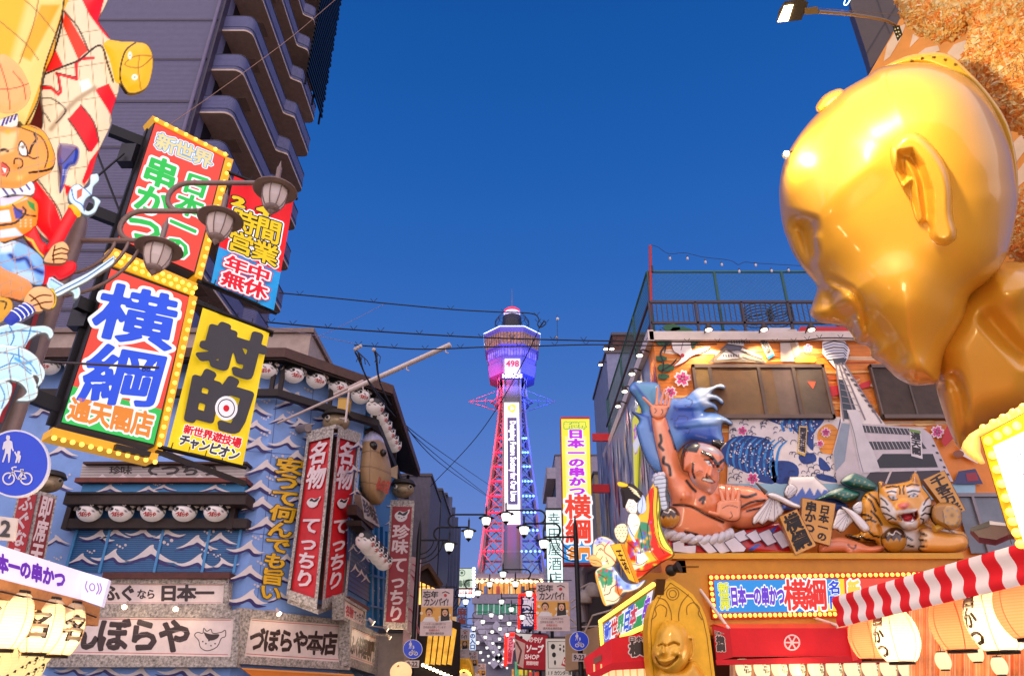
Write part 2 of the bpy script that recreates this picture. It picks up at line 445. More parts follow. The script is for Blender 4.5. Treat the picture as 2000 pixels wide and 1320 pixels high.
def ringwall(mm, pl, z0, z1, col, th=.12):
    P = np.array(pl); c = np.array((X0, YF + 5)); Q = P + (c - P) / np.linalg.norm(c - P, axis=1)[:, None] * th
    v = [(x, y, z) for z in (z0, z1) for x, y in P] + [(x, y, z) for z in (z0, z1) for x, y in Q]; k = len(P)
    f = []
    for i in range(k - 1): f += [(i, i + 1, k + i + 1, k + i), (2 * k + i + 1, 2 * k + i, 3 * k + i, 3 * k + i + 1), (k + i, k + i + 1, 3 * k + i + 1, 3 * k + i)]
    mm.add(v, f, col)
ringwall(par, pp, .12, 1.18, '#5e6088'); ringwall(par, [(x + .02 * (x > X0), y) for x, y in pp], 1.1801, 1.24, '#2b2738'); ringwall(par, [(x + .025 * (x > X0), y) for x, y in pp], .3, .36, '#2b2738')
tri = tessellate_polygon([[Vector((x, y, 0)) for x, y in pp]])
sof.add([(x, y, 0) for x, y in pp] + [(x, y, .12) for x, y in pp], [tuple(t) for t in tri] + [tuple(i + n for i in t) for t in tri] + [(i, (i + 1) % n, n + (i + 1) % n, n + i) for i in range(n)], '#c9ae98')
sof.box((X0 + .3, YF + 2.2, -.02), (X0 + 1.2, YF + 3.2, .0), '#a8917f')
for k in range(16):
    z = 4.0 + 3 * k
    if k == 0:
        p0 = obj('balcony', par, SIDING, ab, loc=(0, 0, z)); s0 = obj('floor_slab', sof, MATTE, p0); del p0['fixed']
    else:
        c = p0.copy(); COL.objects.link(c); c.location.z = z; c.parent = ab
        d = s0.copy(); COL.objects.link(d); d.parent = c
m = M()
for k in range(8): m.box((X0 - .4, YF + 1.0 + k * 1.15, 3.5), (X0 + .02, YF + 1.9 + k * 1.15, 60), '#1c1a24')
obj('door_opening', m, DARK, ab)
m = M()
for k in range(34):
    z = 38.2 + .42 * k; m.box((X0 + 2.32, YF + 6.9, z), (X0 + 2.42, YF + 11.0 - .08 * (k % 4), z + .2), '#0c0b10')
for y in (7.2, 9, 10.8): m.box((X0 + 2.2, YF + y, 37.5), (X0 + 2.31, YF + y + .12, 52.5), '#0c0b10')
obj('louvre_screen', m, DARK, ab)
# ================================================================ blue restaurant
A = Pl(300, 1000, 20, 0); B = Pl(470, 1190, 20, 45); _c2 = B.at(672, 1215); CS = Pl(672, 1215, _c2[1], 91.2)
cA = lambda y: 1000 - 530 * (y + 2000) / 3190
cB = lambda y: 1000 - 328 * (y + 2000) / 3215
rb = thing('restaurant_building', 'blue restaurant front painted all over with white crested waves', 'building')
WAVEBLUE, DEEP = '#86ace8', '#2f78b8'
zt = A.at(300, 690)[2]; P1, P2 = A.at(470, 1190), _c2
far = CS.P(9.2, 0)
m = M()
xl = A.at(40, 1000)[0] - 3
def wallq(m, a, b, z0, z1, col): m.add([(a[0], a[1], z0), (b[0], b[1], z0), (b[0], b[1], z1), (a[0], a[1], z1)], [(0, 1, 2, 3)], col)
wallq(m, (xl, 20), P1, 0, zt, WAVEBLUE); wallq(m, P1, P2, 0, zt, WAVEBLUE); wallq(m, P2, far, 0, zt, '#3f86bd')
wallq(m, far, (xl, 25.2), 0, zt, '#777'); wallq(m, (xl, 25.2), (xl, 20), 0, zt, '#777')
obj('wall', m, mat('painted_metal', .5, dirt=.2, scale=1.6), rb)
# roof and eaves round the corner
def plan_off(h):
    a, b, c = np.array((xl, 20.)), P1[:2], P2[:2]
    nA, nB, nC = A.n[:2], B.n[:2], CS.n[:2]
    def mit(p, n1, n2):
        q = n1 + n2; return p + q * h / (1 + n1 @ n2)
    return [a + nA * h, mit(b, nA, nB), mit(c, nB, nC), far[:2] + nC * h]
def eave(m, h0, h1, z0, z1, col, dz=0):
    o, i = plan_off(h1), plan_off(h0)
    for k in range(3):
        v = [(*o[k], z0), (*o[k + 1], z0), (*i[k + 1], z0 + dz), (*i[k], z0 + dz), (*o[k], z1), (*o[k + 1], z1), (*i[k + 1], z1 + dz), (*i[k], z1 + dz)]
        m.add(v, [(3, 2, 1, 0), (4, 5, 6, 7), (0, 1, 5, 4), (1, 2, 6, 5), (2, 3, 7, 6), (3, 0, 4, 7)], col)
ze = A.off(.85).at(300, 702)[2]
m = M(); eave(m, 0, .85, ze, ze + .28, '#3d2a22', .25); eave(m, .86, .93, ze + .05, ze + .36, '#58392c'); obj('eave', m, WOOD, rb)
m = M(); eave(m, .28, .5, ze - 1.02, ze - .8, '#2e211c')
for k, (a, b) in enumerate(zip(plan_off(.42)[:3], plan_off(.42)[1:])):
    for t in np.linspace(.02, .98, 5 if k == 0 else 3): p = a + (b - a) * t; m.box((p[0] - .06, p[1] - .06, ze - .82), (p[0] + .06, p[1] + .06, ze + .02), '#2e211c')
obj('lantern_rail', m, WOOD, rb)
m = M(); o = plan_off(.8); zr = ze + .3
ctr = np.array((xl + 5, 24.))
m.add([(*q, zr) for q in o] + [(far[0], far[1] + .1, zr + 1.2), (-9, 24.5, zr + 1.6), (xl, 25.2, zr + 1.0)], [(0, 1, 5, 6), (1, 2, 5), (2, 3, 4, 5)], '#4a3b36')
obj('roof', m, WOOD, rb)
m = M(); a, b = A.off(-1.2).at(80, 690), A.off(-1.2).at(606, 664); m.box((a[0], 21.2, zr - .2), (b[0], 24.4, b[2] + .25), '#b39c8c'); m.box((a[0] - .1, 21.1, b[2] + .25), (b[0] + .1, 24.5, b[2] + .42), '#8d776b'); obj('roof_parapet', m, MATTE, rb)
# painted waves
WV = np.array([(-1, .34), (-.72, .2), (-.45, -.02), (-.2, -.3), (-.02, -.5), (.1, -.52), (.1, -.38), (.2, -.22), (.42, .02), (.7, .26), (1, .42), (.72, .4), (.5, .34), (.28, .2), (.08, 0), (-.02, -.04), (-.16, .08), (-.4, .16), (-.7, .3)])
WV2 = np.array([(-1, .1), (-.6, .16), (-.2, -.02), (.2, -.42), (.36, -.5), (.3, -.3), (.42, .0), (.7, .3), (.95, .36), (.6, .46), (.4, .4), (.24, .16), (.1, .1), (-.2, .26), (-.6, .34)])
def wave(m, pl, x, y, sx, sy=None, fl=1, kind=0, h=.012):
    sx *= 1.3; sy = (sy or sx * .58) * 1.25; W = spl(WV if kind == 0 else WV2, 3)
    q = np.stack([x + fl * W[:, 0] * sx, y + W[:, 1] * sy], 1)
    m.poly(pl, q + np.array((-.08 * sx, .2 * sy)), '#33286e', h); m.poly(pl, q, '#f2e6e0', h + .006)
    for i in range(4): m.poly(pl, circ(x + fl * sx * (.35 + .14 * i), y - sy * (.75 - .1 * (i % 3)), sx * (.05 + .02 * (i % 2)), n=7), '#e6d6d2', h + .006)
m = M()
for x, y, s, f, k in [(150, 850, 34, 1, 0), (260, 880, 30, 1, 1), (120, 880, 26, 1, 0), (110, 945, 26, 1, 0), (330, 880, 24, 1, 0), (95, 1105, 24, 1, 0), (110, 1055, 22, -1, 0), (140, 770, 26, 1, 0), (90, 800, 26, -1, 1), (60, 1310, 28, 1, 0), (140, 1304, 26, 1, 1), (205, 1308, 30, 1, 0), (270, 1312, 28, 1, 1), (350, 1306, 34, 1, 1), (410, 1314, 26, 1, 0), (20, 1300, 24, -1, 0), (500, 800, 26, 1, 0), (505, 760, 24, -1, 1), (470, 850, 26, 1, 0), (130, 1250, 22, 1, 0), (190, 735, 22, 1, 0), (455, 760, 22, 1, 1)]: wave(m, A, x, y, s, fl=f, kind=k)
for x, y, s, f, k in [(545, 760, 26, 1, 0), (580, 782, 34, 1, 0), (655, 806, 26, 1, 0), (552, 818, 20, 1, 0), (590, 824, 20, -1, 1), (640, 812, 22, 1, 1), (500, 832, 24, 1, 0), (497, 866, 30, 1, 1), (556, 862, 26, 1, 1), (580, 893, 28, 1, 0), (520, 913, 32, 1, 0), (585, 940, 24, -1, 1), (508, 952, 30, 1, 0), (583, 975, 24, 1, 0), (512, 985, 32, 1, 0), (572, 1010, 22, 1, 0), (520, 1024, 32, 1, 0), (575, 1045, 22, 1, 1), (560, 1092, 22, 1, 0), (480, 1068, 30, 1, 1), (488, 1120, 34, 1, 0), (555, 1130, 20, -1, 1), (482, 1165, 34, 1, 1), (548, 1165, 20, -1, 0), (620, 850, 22, 1, 1), (668, 842, 18, -1, 0)]: wave(m, B, x, y, s, fl=f, kind=k)
for x, y, s, f, k in [(690, 1030, 12, 1, 0), (692, 1055, 12, 1, 0), (740, 1150, 10, 1, 0), (741, 1175, 9, 1, 0), (742, 1205, 10, 1, 0), (700, 870, 14, 1, 0), (694, 915, 13, -1, 1), (697, 960, 12, 1, 0), (763, 1020, 9, 1, 0), (766, 985, 9, 1, 1)]: wave(m, CS, x, y, s, s, fl=f, kind=k)
obj('painted_wave', m, PAINT, rb)
# seams and small fittings on the corner panel
m = M()
for x in (520, 590): m.line(B, [(x + 22, 760), (x - 18, 1180)], 1.4, '#4d6aa5', .004)
for y in (880, 1040): m.line(B, [(478, y), (648, y + 14)], 1.4, '#4d6aa5', .004)
obj('panel_seam', m, PAINT, rb)
m = M(); c = B.at(583, 838); m.tube([c, c + B.n * .5 + np.array((.05, 0, -.08))], .13, '#9a8c86', 14); obj('vent_pipe', m, DARK, rb)
# storey bands on the front
def band(m, pl, x0, x1, y0, y1, col, h, t): m.poly(pl, vq(x0, x1, y0, y1), col, h, t)
m = M(); band(m, A, 128, 482, 1012, 1030, '#3b2a22', .35, .35); band(m, A, 125, 480, 964, 984, '#3d2b22', .75, .75); band(m, A, 128, 480, 960, 964, '#201612', .8, .8)
band(m, A, 146, 480, 932, 941, '#7a3a2a', .6, .6); band(m, A, 200, 448, 1117, 1129, '#5e2f26', .45, .45); band(m, A, 162, 482, 901, 905, '#4a3026', .5, .5)
for x in (130, 452): band(m, A, x - 5, x + 5, 984, 1032, '#3b2a22', .36, .3)
obj('wooden_ledge', m, WOOD, rb)
m = M(); band(m, A, 160, 478, 943, 961, '#2f86bb', .4, .35); band(m, A, 130, 478, 984, 1012, '#1f5f99', .08, .06); obj('blue_panel', m, PAINT, rb)
m = M(); wave(m, A, 215, 955, 26, 15, h=.41); wave(m, A, 290, 956, 22, 12, h=.41); wave(m, A, 320, 952, 20, 10, h=.41); wave(m, A, 420, 954, 24, 12, h=.41); obj('panel_wave', m, PAINT, rb)
m = M(); q = vq(136, 466, 1030, 1116)
m.poly(A, q, '#2f7ab8', .06, .05)
for k in range(22): m.poly(A, sub(q, 0, k / 22 + .008, 1, k / 22 + .03), '#2b4a6e', .064, .0)
for s in (0, .2, .52, .8, .985): m.poly(A, sub(q, s, -.02, s + .015, 1.02), '#4b97cf', .10, .06)
sh = obj('window_shutter', m, PAINT, rb)
m = M()
for x, y, s, f, k in [(190, 1045, 28, 1, 1), (225, 1042, 24, -1, 0), (275, 1038, 24, 1, 1), (330, 1040, 26, -1, 1), (385, 1060, 32, 1, 0), (215, 1085, 30, 1, 1), (295, 1083, 40, 1, 0), (380, 1095, 32, 1, 1), (430, 1052, 26, 1, 0), (160, 1092, 24, 1, 0), (440, 1098, 22, -1, 1)]: wave(m, A, x, y, s, s * .75, fl=f, kind=k, h=.068)
obj('wave_panel', m, PAINT, sh)
# street side: dark upper windows and blue frames
m = M(); m.poly(CS, [(682, 1010), (722, 1050), (722, 1175), (680, 1150)], '#2b4f8a', .05, .05)
for k in range(14): t = k / 14; m.poly(CS, [(682, 1012 + 138 * t), (722, 1052 + 122 * t), (722, 1055 + 122 * t), (682, 1016 + 138 * t)], '#1d3560', .055)
for x, y in ((690, 1070), (700, 1060), (708, 1075), (714, 1090), (694, 1110), (706, 1120), (715, 1130)): wave(m, CS, x, y, 8, 14, h=.06)
obj('side_shutter', m, PAINT, rb)
m = M(); m.poly(CS, [(697, 985), (730, 1020), (730, 1034), (697, 1005)], '#4b3028', .3, .3); m.poly(CS, [(706, 1016), (756, 1072), (756, 1080), (706, 1026)], '#33241e', .45, .45); m.poly(CS, [(684, 1164), (722, 1186), (722, 1192), (684, 1172)], '#6b372d', .25, .25)
obj('side_ledge', m, WOOD, rb)
m = M(); m.poly(CS, [(704, 965), (732, 990), (742, 1030), (712, 1012)], '#c9b8ac', .33, .2); m.text(CS, '珍味', [(708, 972), (734, 996), (740, 1026), (712, 1004)], '#3a2a28', .03, .34); obj('side_name_board', m, PAINT, rb)
m = M()
for x in (727, 738, 748, 757): m.poly(CS, [(x, 1000 + (x - 720)), (x + 4, 1003 + (x - 720)), (x + 3, 1215 + (x - 720) * .3), (x - 1, 1213 + (x - 720) * .3)], '#2c7fb8', .12, .12)
for y in (1060, 1120, 1180): m.poly(CS, [(724, y), (764, y + 10), (764, y + 14), (724, y + 4)], '#2c7fb8', .14, .12)
obj('side_frame', m, PAINT, rb)
# yellow slogan on the corner panel
m = M(); m.text(B, '安うて何んでも旨い', [(542, 892), (597, 899), (545, 1175), (506, 1170)], '#ffc41c', .035, .05, vert=True, ol=[(.075, '#5a4316')], fill=.98, wob=.02)
obj('wall_slogan', m, PAINT, None, 'yellow brush characters running down the wave painted corner panel', 'sign lettering')
# ---------------------------------------------------------------- sign boards of the restaurant
def stone_board(name, label, pl, outer, inner, h, t=.3, texts=(), face='#ead6cc', extra=None):
    r = thing(name, label, 'sign', 'boards of the blue restaurant')
    m = M(); o, i = np.array(outer, float), np.array(inner, float)
    for k in range(4):
        m.poly(pl, [o[k], o[(k + 1) % 4], i[(k + 1) % 4], i[k]], '#c2b6aa', h, t)
    obj('stone_frame', m, STONE, r)
    m = M(); m.poly(pl, inner, face, h - .05, .05); q = inner
    for a, b in (((.015, .05), (.985, .065)), ((.015, .935), (.985, .95))): m.poly(pl, sub(q, a[0], a[1], b[0], b[1]), '#c9504a', h - .046)
    obj('face_panel', m, PAINT, r)
    m = M()
    for tx in texts: m.text(pl, tx[0], tx[1], tx[2], tx[3], h - .044, **(tx[4] if len(tx) > 4 else {}))
    if extra: extra(m)
    obj('lettering', m, PAINT, r); return r
INK = '#3a2620'
r = thing('sign_board', 'narrow grey slatted name board with black brush kana above a brown ledge', 'sign', 'boards of the blue restaurant')
m = M(); q = [(161, 906), (482, 903), (478, 932), (156, 932)]; m.poly(A, q, '#c7b9b0', .3, .3)
for t in (.2, .4, .6, .8): m.poly(A, sub(q, 0, t, 1, t + .035), '#7d6f69', .304)
obj('face_panel', m, PAINT, r)
m = M(); m.text(A, '珍味', [(214, 910), (258, 910), (257, 926), (213, 926)], INK, .03, .31); m.text(A, 'てつちり', [(276, 906), (430, 906), (428, 930), (275, 930)], INK, .045, .31, fill=.9)
for x in (200, 240, 270, 300, 340, 390, 430): m.poly(A, [(x - 8, 932), (x, 925), (x + 8, 932)], '#e2d3cc', .31)
obj('lettering', m, PAINT, r)
stone_board('sign_board', 'narrow stone framed board with small brush writing under the wave shutters', A, [(195, 1129), (447, 1131), (444, 1196), (190, 1196)], [(200, 1138), (438, 1140), (435, 1178), (197, 1178)], .35,
            texts=[('ふぐ', [(203, 1142), (265, 1142), (264, 1174), (202, 1174)], INK, .045), ('なら', [(268, 1150), (304, 1150), (303, 1170), (267, 1170)], INK, .03), ('日本一', [(312, 1142), (418, 1142), (416, 1174), (311, 1174)], INK, .05)])
def fish_mark(m):
    P = np.array([(388, 1250), (380, 1240), (386, 1234), (396, 1236), (398, 1226), (404, 1232), (412, 1228), (416, 1236), (432, 1234), (440, 1230), (440, 1242), (432, 1246), (424, 1262), (406, 1270), (392, 1264)])
    m.line(A, spl(P, 4), 1.6, INK, .312, True); m.poly(A, spl([(398, 1234), (404, 1236), (414, 1238), (428, 1238), (424, 1246), (412, 1250), (404, 1246)], 4), INK, .314)
    for x, y in ((402, 1256), (412, 1260), (420, 1256), (408, 1250), (396, 1252)): m.poly(A, circ(x, y, 1.6, n=8), INK, .316)
stone_board('sign_board', 'wide stone framed board with large dark brush kana and a pufferfish drawing', A, [(85, 1190), (470, 1190), (462, 1302), (75, 1302)], [(100, 1203), (457, 1206), (450, 1282), (92, 1276)], .36,
            texts=[('んぼらや', [(135, 1206), (372, 1210), (368, 1276), (128, 1272)], INK, .05, dict(wob=.015))], extra=fish_mark)
stone_board('sign_board', 'stone framed board wrapped on the corner with six brush characters', B, [(470, 1186), (686, 1212), (684, 1308), (462, 1295)], [(490, 1206), (668, 1219), (664, 1292), (478, 1280)], .32,
            texts=[('づぼらや本店', [(490, 1226), (660, 1234), (655, 1280), (486, 1272)], INK, .05, dict(wob=.015))])
stone_board('sign_board', 'small board with red and black writing on the street side of the restaurant', CS, [(670, 1162), (716, 1190), (714, 1228), (670, 1210)], [(674, 1170), (713, 1194), (711, 1222), (673, 1204)], .25,
            texts=[('名物', [(676, 1180), (691, 1188), (690, 1208), (675, 1202)], '#c02a2a', .05), ('てっちり', [(692, 1190), (711, 1200), (709, 1218), (691, 1209)], INK, .05)])
stone_board('sign_board', 'stone framed street side board with seven brush characters below the red pillar sign', CS, [(684, 1210), (741, 1236), (737, 1318), (680, 1300)], [(688, 1224), (735, 1244), (731, 1300), (684, 1284)], .30,
            texts=[('ふぐ料理専門', [(687, 1238), (734, 1254), (730, 1294), (684, 1278)], INK, .05)])
# little clamp lights over the boards
def clamp_light(p, aim, label):
    r = thing('clamp_light', label, 'lamp', 'clamp lights over the sign boards')
    m = M(); p = np.asarray(p); a = np.asarray(aim); d = (a - p) / np.linalg.norm(a - p); e = p + d * .45
    m.tube([p, e], .018, '#b9a79c', 6); obj('arm', m, PAINT, r)
    m = M(); m.tube([e + np.array((0, 0, .06)), e - np.array((0, 0, .02)) + d * .08, e + d * .16 - np.array((0, 0, .07))], [.03, .05, .075], '#cbb8aa', 10); obj('lamp_head', m, PAINT, r); lamp('clamp_glow', e + d * .3 - np.array((0, 0, .15)), 9, (1, .74, .48), .08)
for (pl, x, y), lb in zip([(A, 258, 1180), (A, 355, 1184), (B, 520, 1192), (CS, 690, 1208), (CS, 722, 1222), (CS, 728, 1238)], ['small clamp light above the ふ of the narrow board', 'small clamp light between two stone framed boards', 'clamp light on the frame of the corner board', 'clamp light where corner and street side boards meet', 'long armed clamp light below the small red and black board', 'lowest long armed clamp light by the maroon pillar sign']):
    p = pl.at(x, y, .3); clamp_light(p, p + pl.n * .5 + np.array((.1, 0, -.05)), lb)
# ---------------------------------------------------------------- red pillar signs with a fish head on top
def fish_badge(m, pl, x, y, s, h):
    P = np.array([(-1, .1), (-.8, -.3), (-.3, -.55), (.2, -.4), (.6, -.5), (1.1, -.8), (1.0, -.3), (.8, .0), (.7, .5), (.2, .9), (-.4, .9), (-.85, .5)])
    m.poly(pl, spl(P * s + (x, y), 4), '#e8dcd6', h); m.poly(pl, spl(np.array([(-.3, -.5), (.1, -.2), (.3, -.3), (.9, -.6), (.6, -.05), (.2, .1), (-.2, -.05), (-.6, -.1)]) * s + (x, y), 4), '#2a2322', h + .004)
    for dx, dy in ((-.4, .3), (0, .45), (.3, .3)): m.poly(pl, circ(x + dx * s, y + dy * s, s * .09, n=8), '#2a2322', h + .004)
def fish_head(parent, c, s, face, glow=False):
    """carved fish head: eyes, spotted cheeks, dark cap and a gilt box on top"""
    c = np.asarray(c); m = M(); m.ball(c, (s, s * .8, s * .72), '#a08a6a', 18, 12); m.ball(c + face * s * .62 - np.array((0, 0, s * .2)), (s * .5, s * .45, s * .3), '#b9a27c', 14, 10); obj('fish_head', m, WOOD, parent)
    sd = np.cross((0, 0, 1.), face); m = M()
    m.tube([c + np.array((0, 0, s * .42)), c + np.array((0, 0, s * .8)), c + np.array((0, 0, s * .86))], [s * 1.12, s * .9, s * .3], '#2c211c', 16); obj('cap', m, WOOD, parent)
    m = M()
    for k in (-1, 1):
        m = M(); m.ball(c + sd * s * .62 * k + face * s * .55 + np.array((0, 0, s * .12)), s * .2, '#efe6d8', 10, 8); m.ball(c + sd * s * .68 * k + face * s * .68 + np.array((0, 0, s * .12)), s * .12, '#18120f', 10, 8)
        for j in range(5): m.ball(c + sd * s * (.3 + .1 * j) * k + face * s * (.72 - .06 * j) - np.array((0, 0, s * (.12 + .05 * (j % 2)))), s * .05, '#2a211b', 6, 5)
        obj('eye', m, PAINT, parent)
def prism_sign(label, pl, ridge, left, right, panes, head=None, dark=False):
    """two red faces meeting at a ridge: px points top/bottom of left edge, ridge, right edge with their heights off the wall"""
    r = thing('pillar_sign', label, 'sign', 'red pillar signs of the restaurant')
    rt, rb_, hr = ridge; lt, lb, hl = left; gt, gb, hg = right
    L3, R3, G3 = (pl.at(*lt, hl), pl.at(*lb, hl)), (pl.at(*rt, hr), pl.at(*rb_, hr)), (pl.at(*gt, hg), pl.at(*gb, hg))
    red, mm = M(), M(); let = M()
    for (a, b, txt) in ((L3, R3, panes[0]), (R3, G3, panes[1])):
        u = b[0] - a[0]; u[2] = 0; nrm = np.cross(u, (0, 0, 1.)); nrm /= np.linalg.norm(nrm); 
        if nrm @ (CAM - a[0]) < 0: nrm = -nrm
        def P(s, t, h, a=a, b=b, nrm=nrm): return (a[0] * (1 - s) + b[0] * s) * (1 - t) + (a[1] * (1 - s) + b[1] * s) * t + nrm * h
        def quad(m, s0, t0, s1, t1, h, col): m.add([P(s0, t1, h), P(s1, t1, h), P(s1, t0, h), P(s0, t0, h)], [(0, 1, 2, 3)], col)
        quad(red, .08, .04, .92, .96, .0, '#d8121c')
        for s0, t0, s1, t1 in ((0, 0, .1, 1), (.9, 0, 1, 1), (.1, 0, .9, .05), (.1, .95, .9, 1)):
            quad(mm, s0, t0, s1, t1, .09, '#cfc4b8')
        for tx, t0, t1, wd in txt:
            n = len(tx)
            for k, ch in enumerate(tx):
                if ch == '@':
                    V = spl(np.array([(-1, .1), (-.8, -.3), (-.3, -.55), (.2, -.4), (.6, -.5), (1.1, -.8), (1.0, -.3), (.8, .0), (.7, .5), (.2, .9), (-.4, .9), (-.85, .5)]) * .32 + .5, 3); tt = tessellate_polygon([[Vector((x, y, 0)) for x, y in V]])
                    let.add([P(.15 + .7 * x, t0 + (t1 - t0) * y, .06) for x, y in V], [tuple(q) for q in tt], '#e8dcd6')
                    V = spl(np.array([(-.3, -.5), (.1, -.2), (.3, -.3), (.9, -.6), (.6, -.05), (.2, .1), (-.2, -.05), (-.6, -.1)]) * .32 + .5, 3); tt = tessellate_polygon([[Vector((x, y, 0)) for x, y in V]])
                    let.add([P(.15 + .7 * x, t0 + (t1 - t0) * y, .066) for x, y in V], [tuple(q) for q in tt], '#241c1a'); continue
                V, fs = glyph_fill(ch, .035, 40)
                let.add([P(.5 + (x - .5) * wd + .08 * (.5 - y), t0 + (t1 - t0) * (k + .5 + (y - .5) * .92) / n, .06) for x, y in V], [f[::-1] for f in fs], '#ecd0cc' if dark else '#f0d8d6')
    # sloped cap and back
    back = (L3[0] + G3[0]) / 2; T = [L3[0], R3[0], G3[0]]; Bm = [L3[1], R3[1], G3[1]]; up = np.array((0, 0, .12))
    o = [p + (p - back) * np.array((.12, .12, 0)) for p in T]
    mm.add(T + o + [p + up for p in o], [(0, 1, 4, 3), (1, 2, 5, 4), (3, 4, 7, 6), (4, 5, 8, 7), (6, 7, 8)], '#cfc4b8')
    o = [p + (p - back) * np.array((.12, .12, 0)) for p in Bm]; mm.add(Bm + [p - up for p in Bm], [(0, 1, 4, 3), (1, 2, 5, 4), (3, 4, 5)], '#cfc4b8')
    red.add([L3[0], G3[0], G3[1], L3[1]], [(0, 1, 2, 3)], '#8a7d72')
    obj('stone_frame', mm, STONE, r); obj('red_panel', red, PAINT, r); obj('lettering', let, PAINT, r)
    if head:
        c = np.array(R3[0]) * .5 + back * .5 + np.array((0, 0, head * .8)); fc = np.array(R3[0]) - back; fc[2] = 0; fc /= np.linalg.norm(fc); fish_head(r, c, head, fc)
    return r
hs = B.n
r = prism_sign('big bright red two faced pillar sign with white brush kana and fish badges', B, ((655, 838), (622, 1190), 1.15), ((603, 852), (562, 1168), .35), ((700, 852), (671, 1172), .25),
           ([('名物', .06, .36, .6), ('@', .37, .49, .6), ('てっちり', .52, .92, .6)], [('名物', .06, .36, .62), ('@', .37, .49, .6), ('てっちり', .52, .92, .62)]), head=.42)
m = M(); c = B.at(672, 796, .6); m.box(c - .17, c + (.17, .17, .24), '#d9a512'); m.box(c + (-.19, -.19, .24), c + (.19, .19, .27), '#a97a08'); obj('gilt_box', m, GLOSS, r)
def slab_sign(label, pl, q, txt, col, head=None, group='red pillar signs of the restaurant', inner=.1):
    r = thing('pillar_sign', label, 'sign', group); m = M(); m.poly(pl, q, '#cfc4b8', 0, .28); obj('stone_frame', m, STONE, r)
    m = M(); m.poly(pl, sub(q, inner, .05, 1 - inner, .95), col, .02, .01); obj('red_panel', m, PAINT, r)
    m = M()
    for t in txt:
        if t[0] == '@': c = bil(q, .5, (t[1] + t[2]) / 2); fish_badge(m, pl, c[0], c[1], t[3], .03)
        else: m.text(pl, t[0], sub(q, .5 - t[3] / 2, t[1], .5 + t[3] / 2, t[2]), '#ecd0cc', .035, .03, vert=True, slant=.06)
    obj('lettering', m, PAINT, r)
    if head: fish_head(r, pl.at(*((np.array(q[0]) + q[1]) / 2 + (0, -head[1])), -.14), head[0], pl.n)
    return r
PC = Pl(775, 1100, 25.6, 8)
slab_sign('dark maroon pillar sign topped by a carved fish head beside the street', PC, [(763, 976), (810, 977), (795, 1228), (748, 1226)], [('@', .06, .17, 14), ('珍味', .19, .42, .66), ('てっちり', .44, .95, .66)], '#98101f', (.42, 20))
PL = Pl(60, 1040, 18.6, 10)
slab_sign('short red pillar sign half hidden by the white lightbox', PL, [(36, 960), (78, 958), (48, 1105), (4, 1100)], [('ふぐなら', .04, 1.0, .6)], '#c1141e', None)
PL2 = Pl(90, 1040, 18.5, 32)
slab_sign('maroon pillar sign with carved fish head close to the round blue sign', PL2, [(78, 958), (112, 968), (84, 1110), (48, 1105)], [('即席天', .04, .98, .62)], '#8a1018', (.36, 20))
# ---------------------------------------------------------------- puffer fish paper lanterns
def puffer(name, label, r=.3):
    t = thing(name, label, 'lantern', 'puffer fish lanterns under the eaves', loc=(0, 0, 0)); n, mm = 28, 20; m = M()
    vs, cs = [], []
    for i in range(mm + 1):
        th = math.pi * i / mm
        for k in range(n):
            ph = 2 * math.pi * k / n; x, y, z = math.sin(th) * math.cos(ph), math.sin(th) * math.sin(ph), math.cos(th)
            vs.append((x * r * 1.08, y * r, z * r * .95)); cap = z > .14 + .16 * math.sin(3 * ph)
            dot = -.24 < z < -.08 and (k % 3 == 0); cs.append(lin('#1d1b1c') if cap or dot else lin('#f0e2dc'))
    m.add(vs, [(i * n + k, (i + 1) * n + k, (i + 1) * n + (k + 1) % n, i * n + (k + 1) % n) for i in range(mm) for k in range(n)], np.array(cs), True)
    for x, z, s in ((-.5, .0, .15), (-.15, -.05, .1)): m.ball((x * r, -.9 * r, z * r), s * r, '#1d1b1c', 8, 6)
    obj('body', m, mat('lantern_skin', .5, glow=.12, dirt=.1), t)
    m = M(); m.ball((.42 * r, -.78 * r, .42 * r), .17 * r, '#f4ece4', 10, 8); m.ball((.44 * r, -.9 * r, .43 * r), .1 * r, '#141212', 8, 6)
    obj('eye', m, GLOSS, t)
    m = M(); m.tube([(.85 * r, -.25 * r, .45 * r), (1.2 * r, -.35 * r, .4 * r)], [.3 * r, .1 * r], '#e9dcd2', 8); obj('mouth', m, PAINT, t); m = M(); m.tube([(-.9 * r, .1 * r, .1 * r), (-1.35 * r, .1 * r, .25 * r)], [.1 * r, .26 * r], '#cfc2b8', 6); obj('fin', m, PAINT, t); m = M(); m.tube([(0, 0, .9 * r), (0, 0, 1.25 * r)], .03 * r, '#222', 5); obj('hook', m, PAINT, t)
    m = M()
    for k, ch in enumerate('づぼらや'):
        V, fs = glyph_fill(ch, .05, 24); lo = -math.pi / 2 - .62 + (k + V[:, 0]) * .3; la = -.3 - V[:, 1] * .45
        m.add(np.stack([1.09 * r * np.cos(la) * np.cos(lo), 1.02 * r * np.cos(la) * np.sin(lo), .97 * r * np.sin(la)], 1), [f[::-1] for f in fs], '#cf1f22')
    obj('lettering', m, PAINT, t); return t
PUF = puffer('puffer_lantern', 'puffer fish lantern')
ORD = ['first', 'second', 'third', 'fourth', 'fifth', 'sixth', 'seventh', 'eighth', 'ninth', 'tenth', 'eleventh', 'twelfth']
def hang(pl, x, y, h, rz, lab, first=[1]):
    p = tuple(pl.at(x, y, h))
    if first[0]: first[0] = 0; PUF.location = p; PUF.rotation_euler.z = rz; PUF['label'] = lab
    else: dup(PUF, p, lab, rz)
for i, x in enumerate((175, 237, 299, 361, 422)): hang(A, x, 998, .45, .1 + .04 * i, '%s puffer fish lantern from the round blue sign on the rail over wave shutters' % ORD[i])
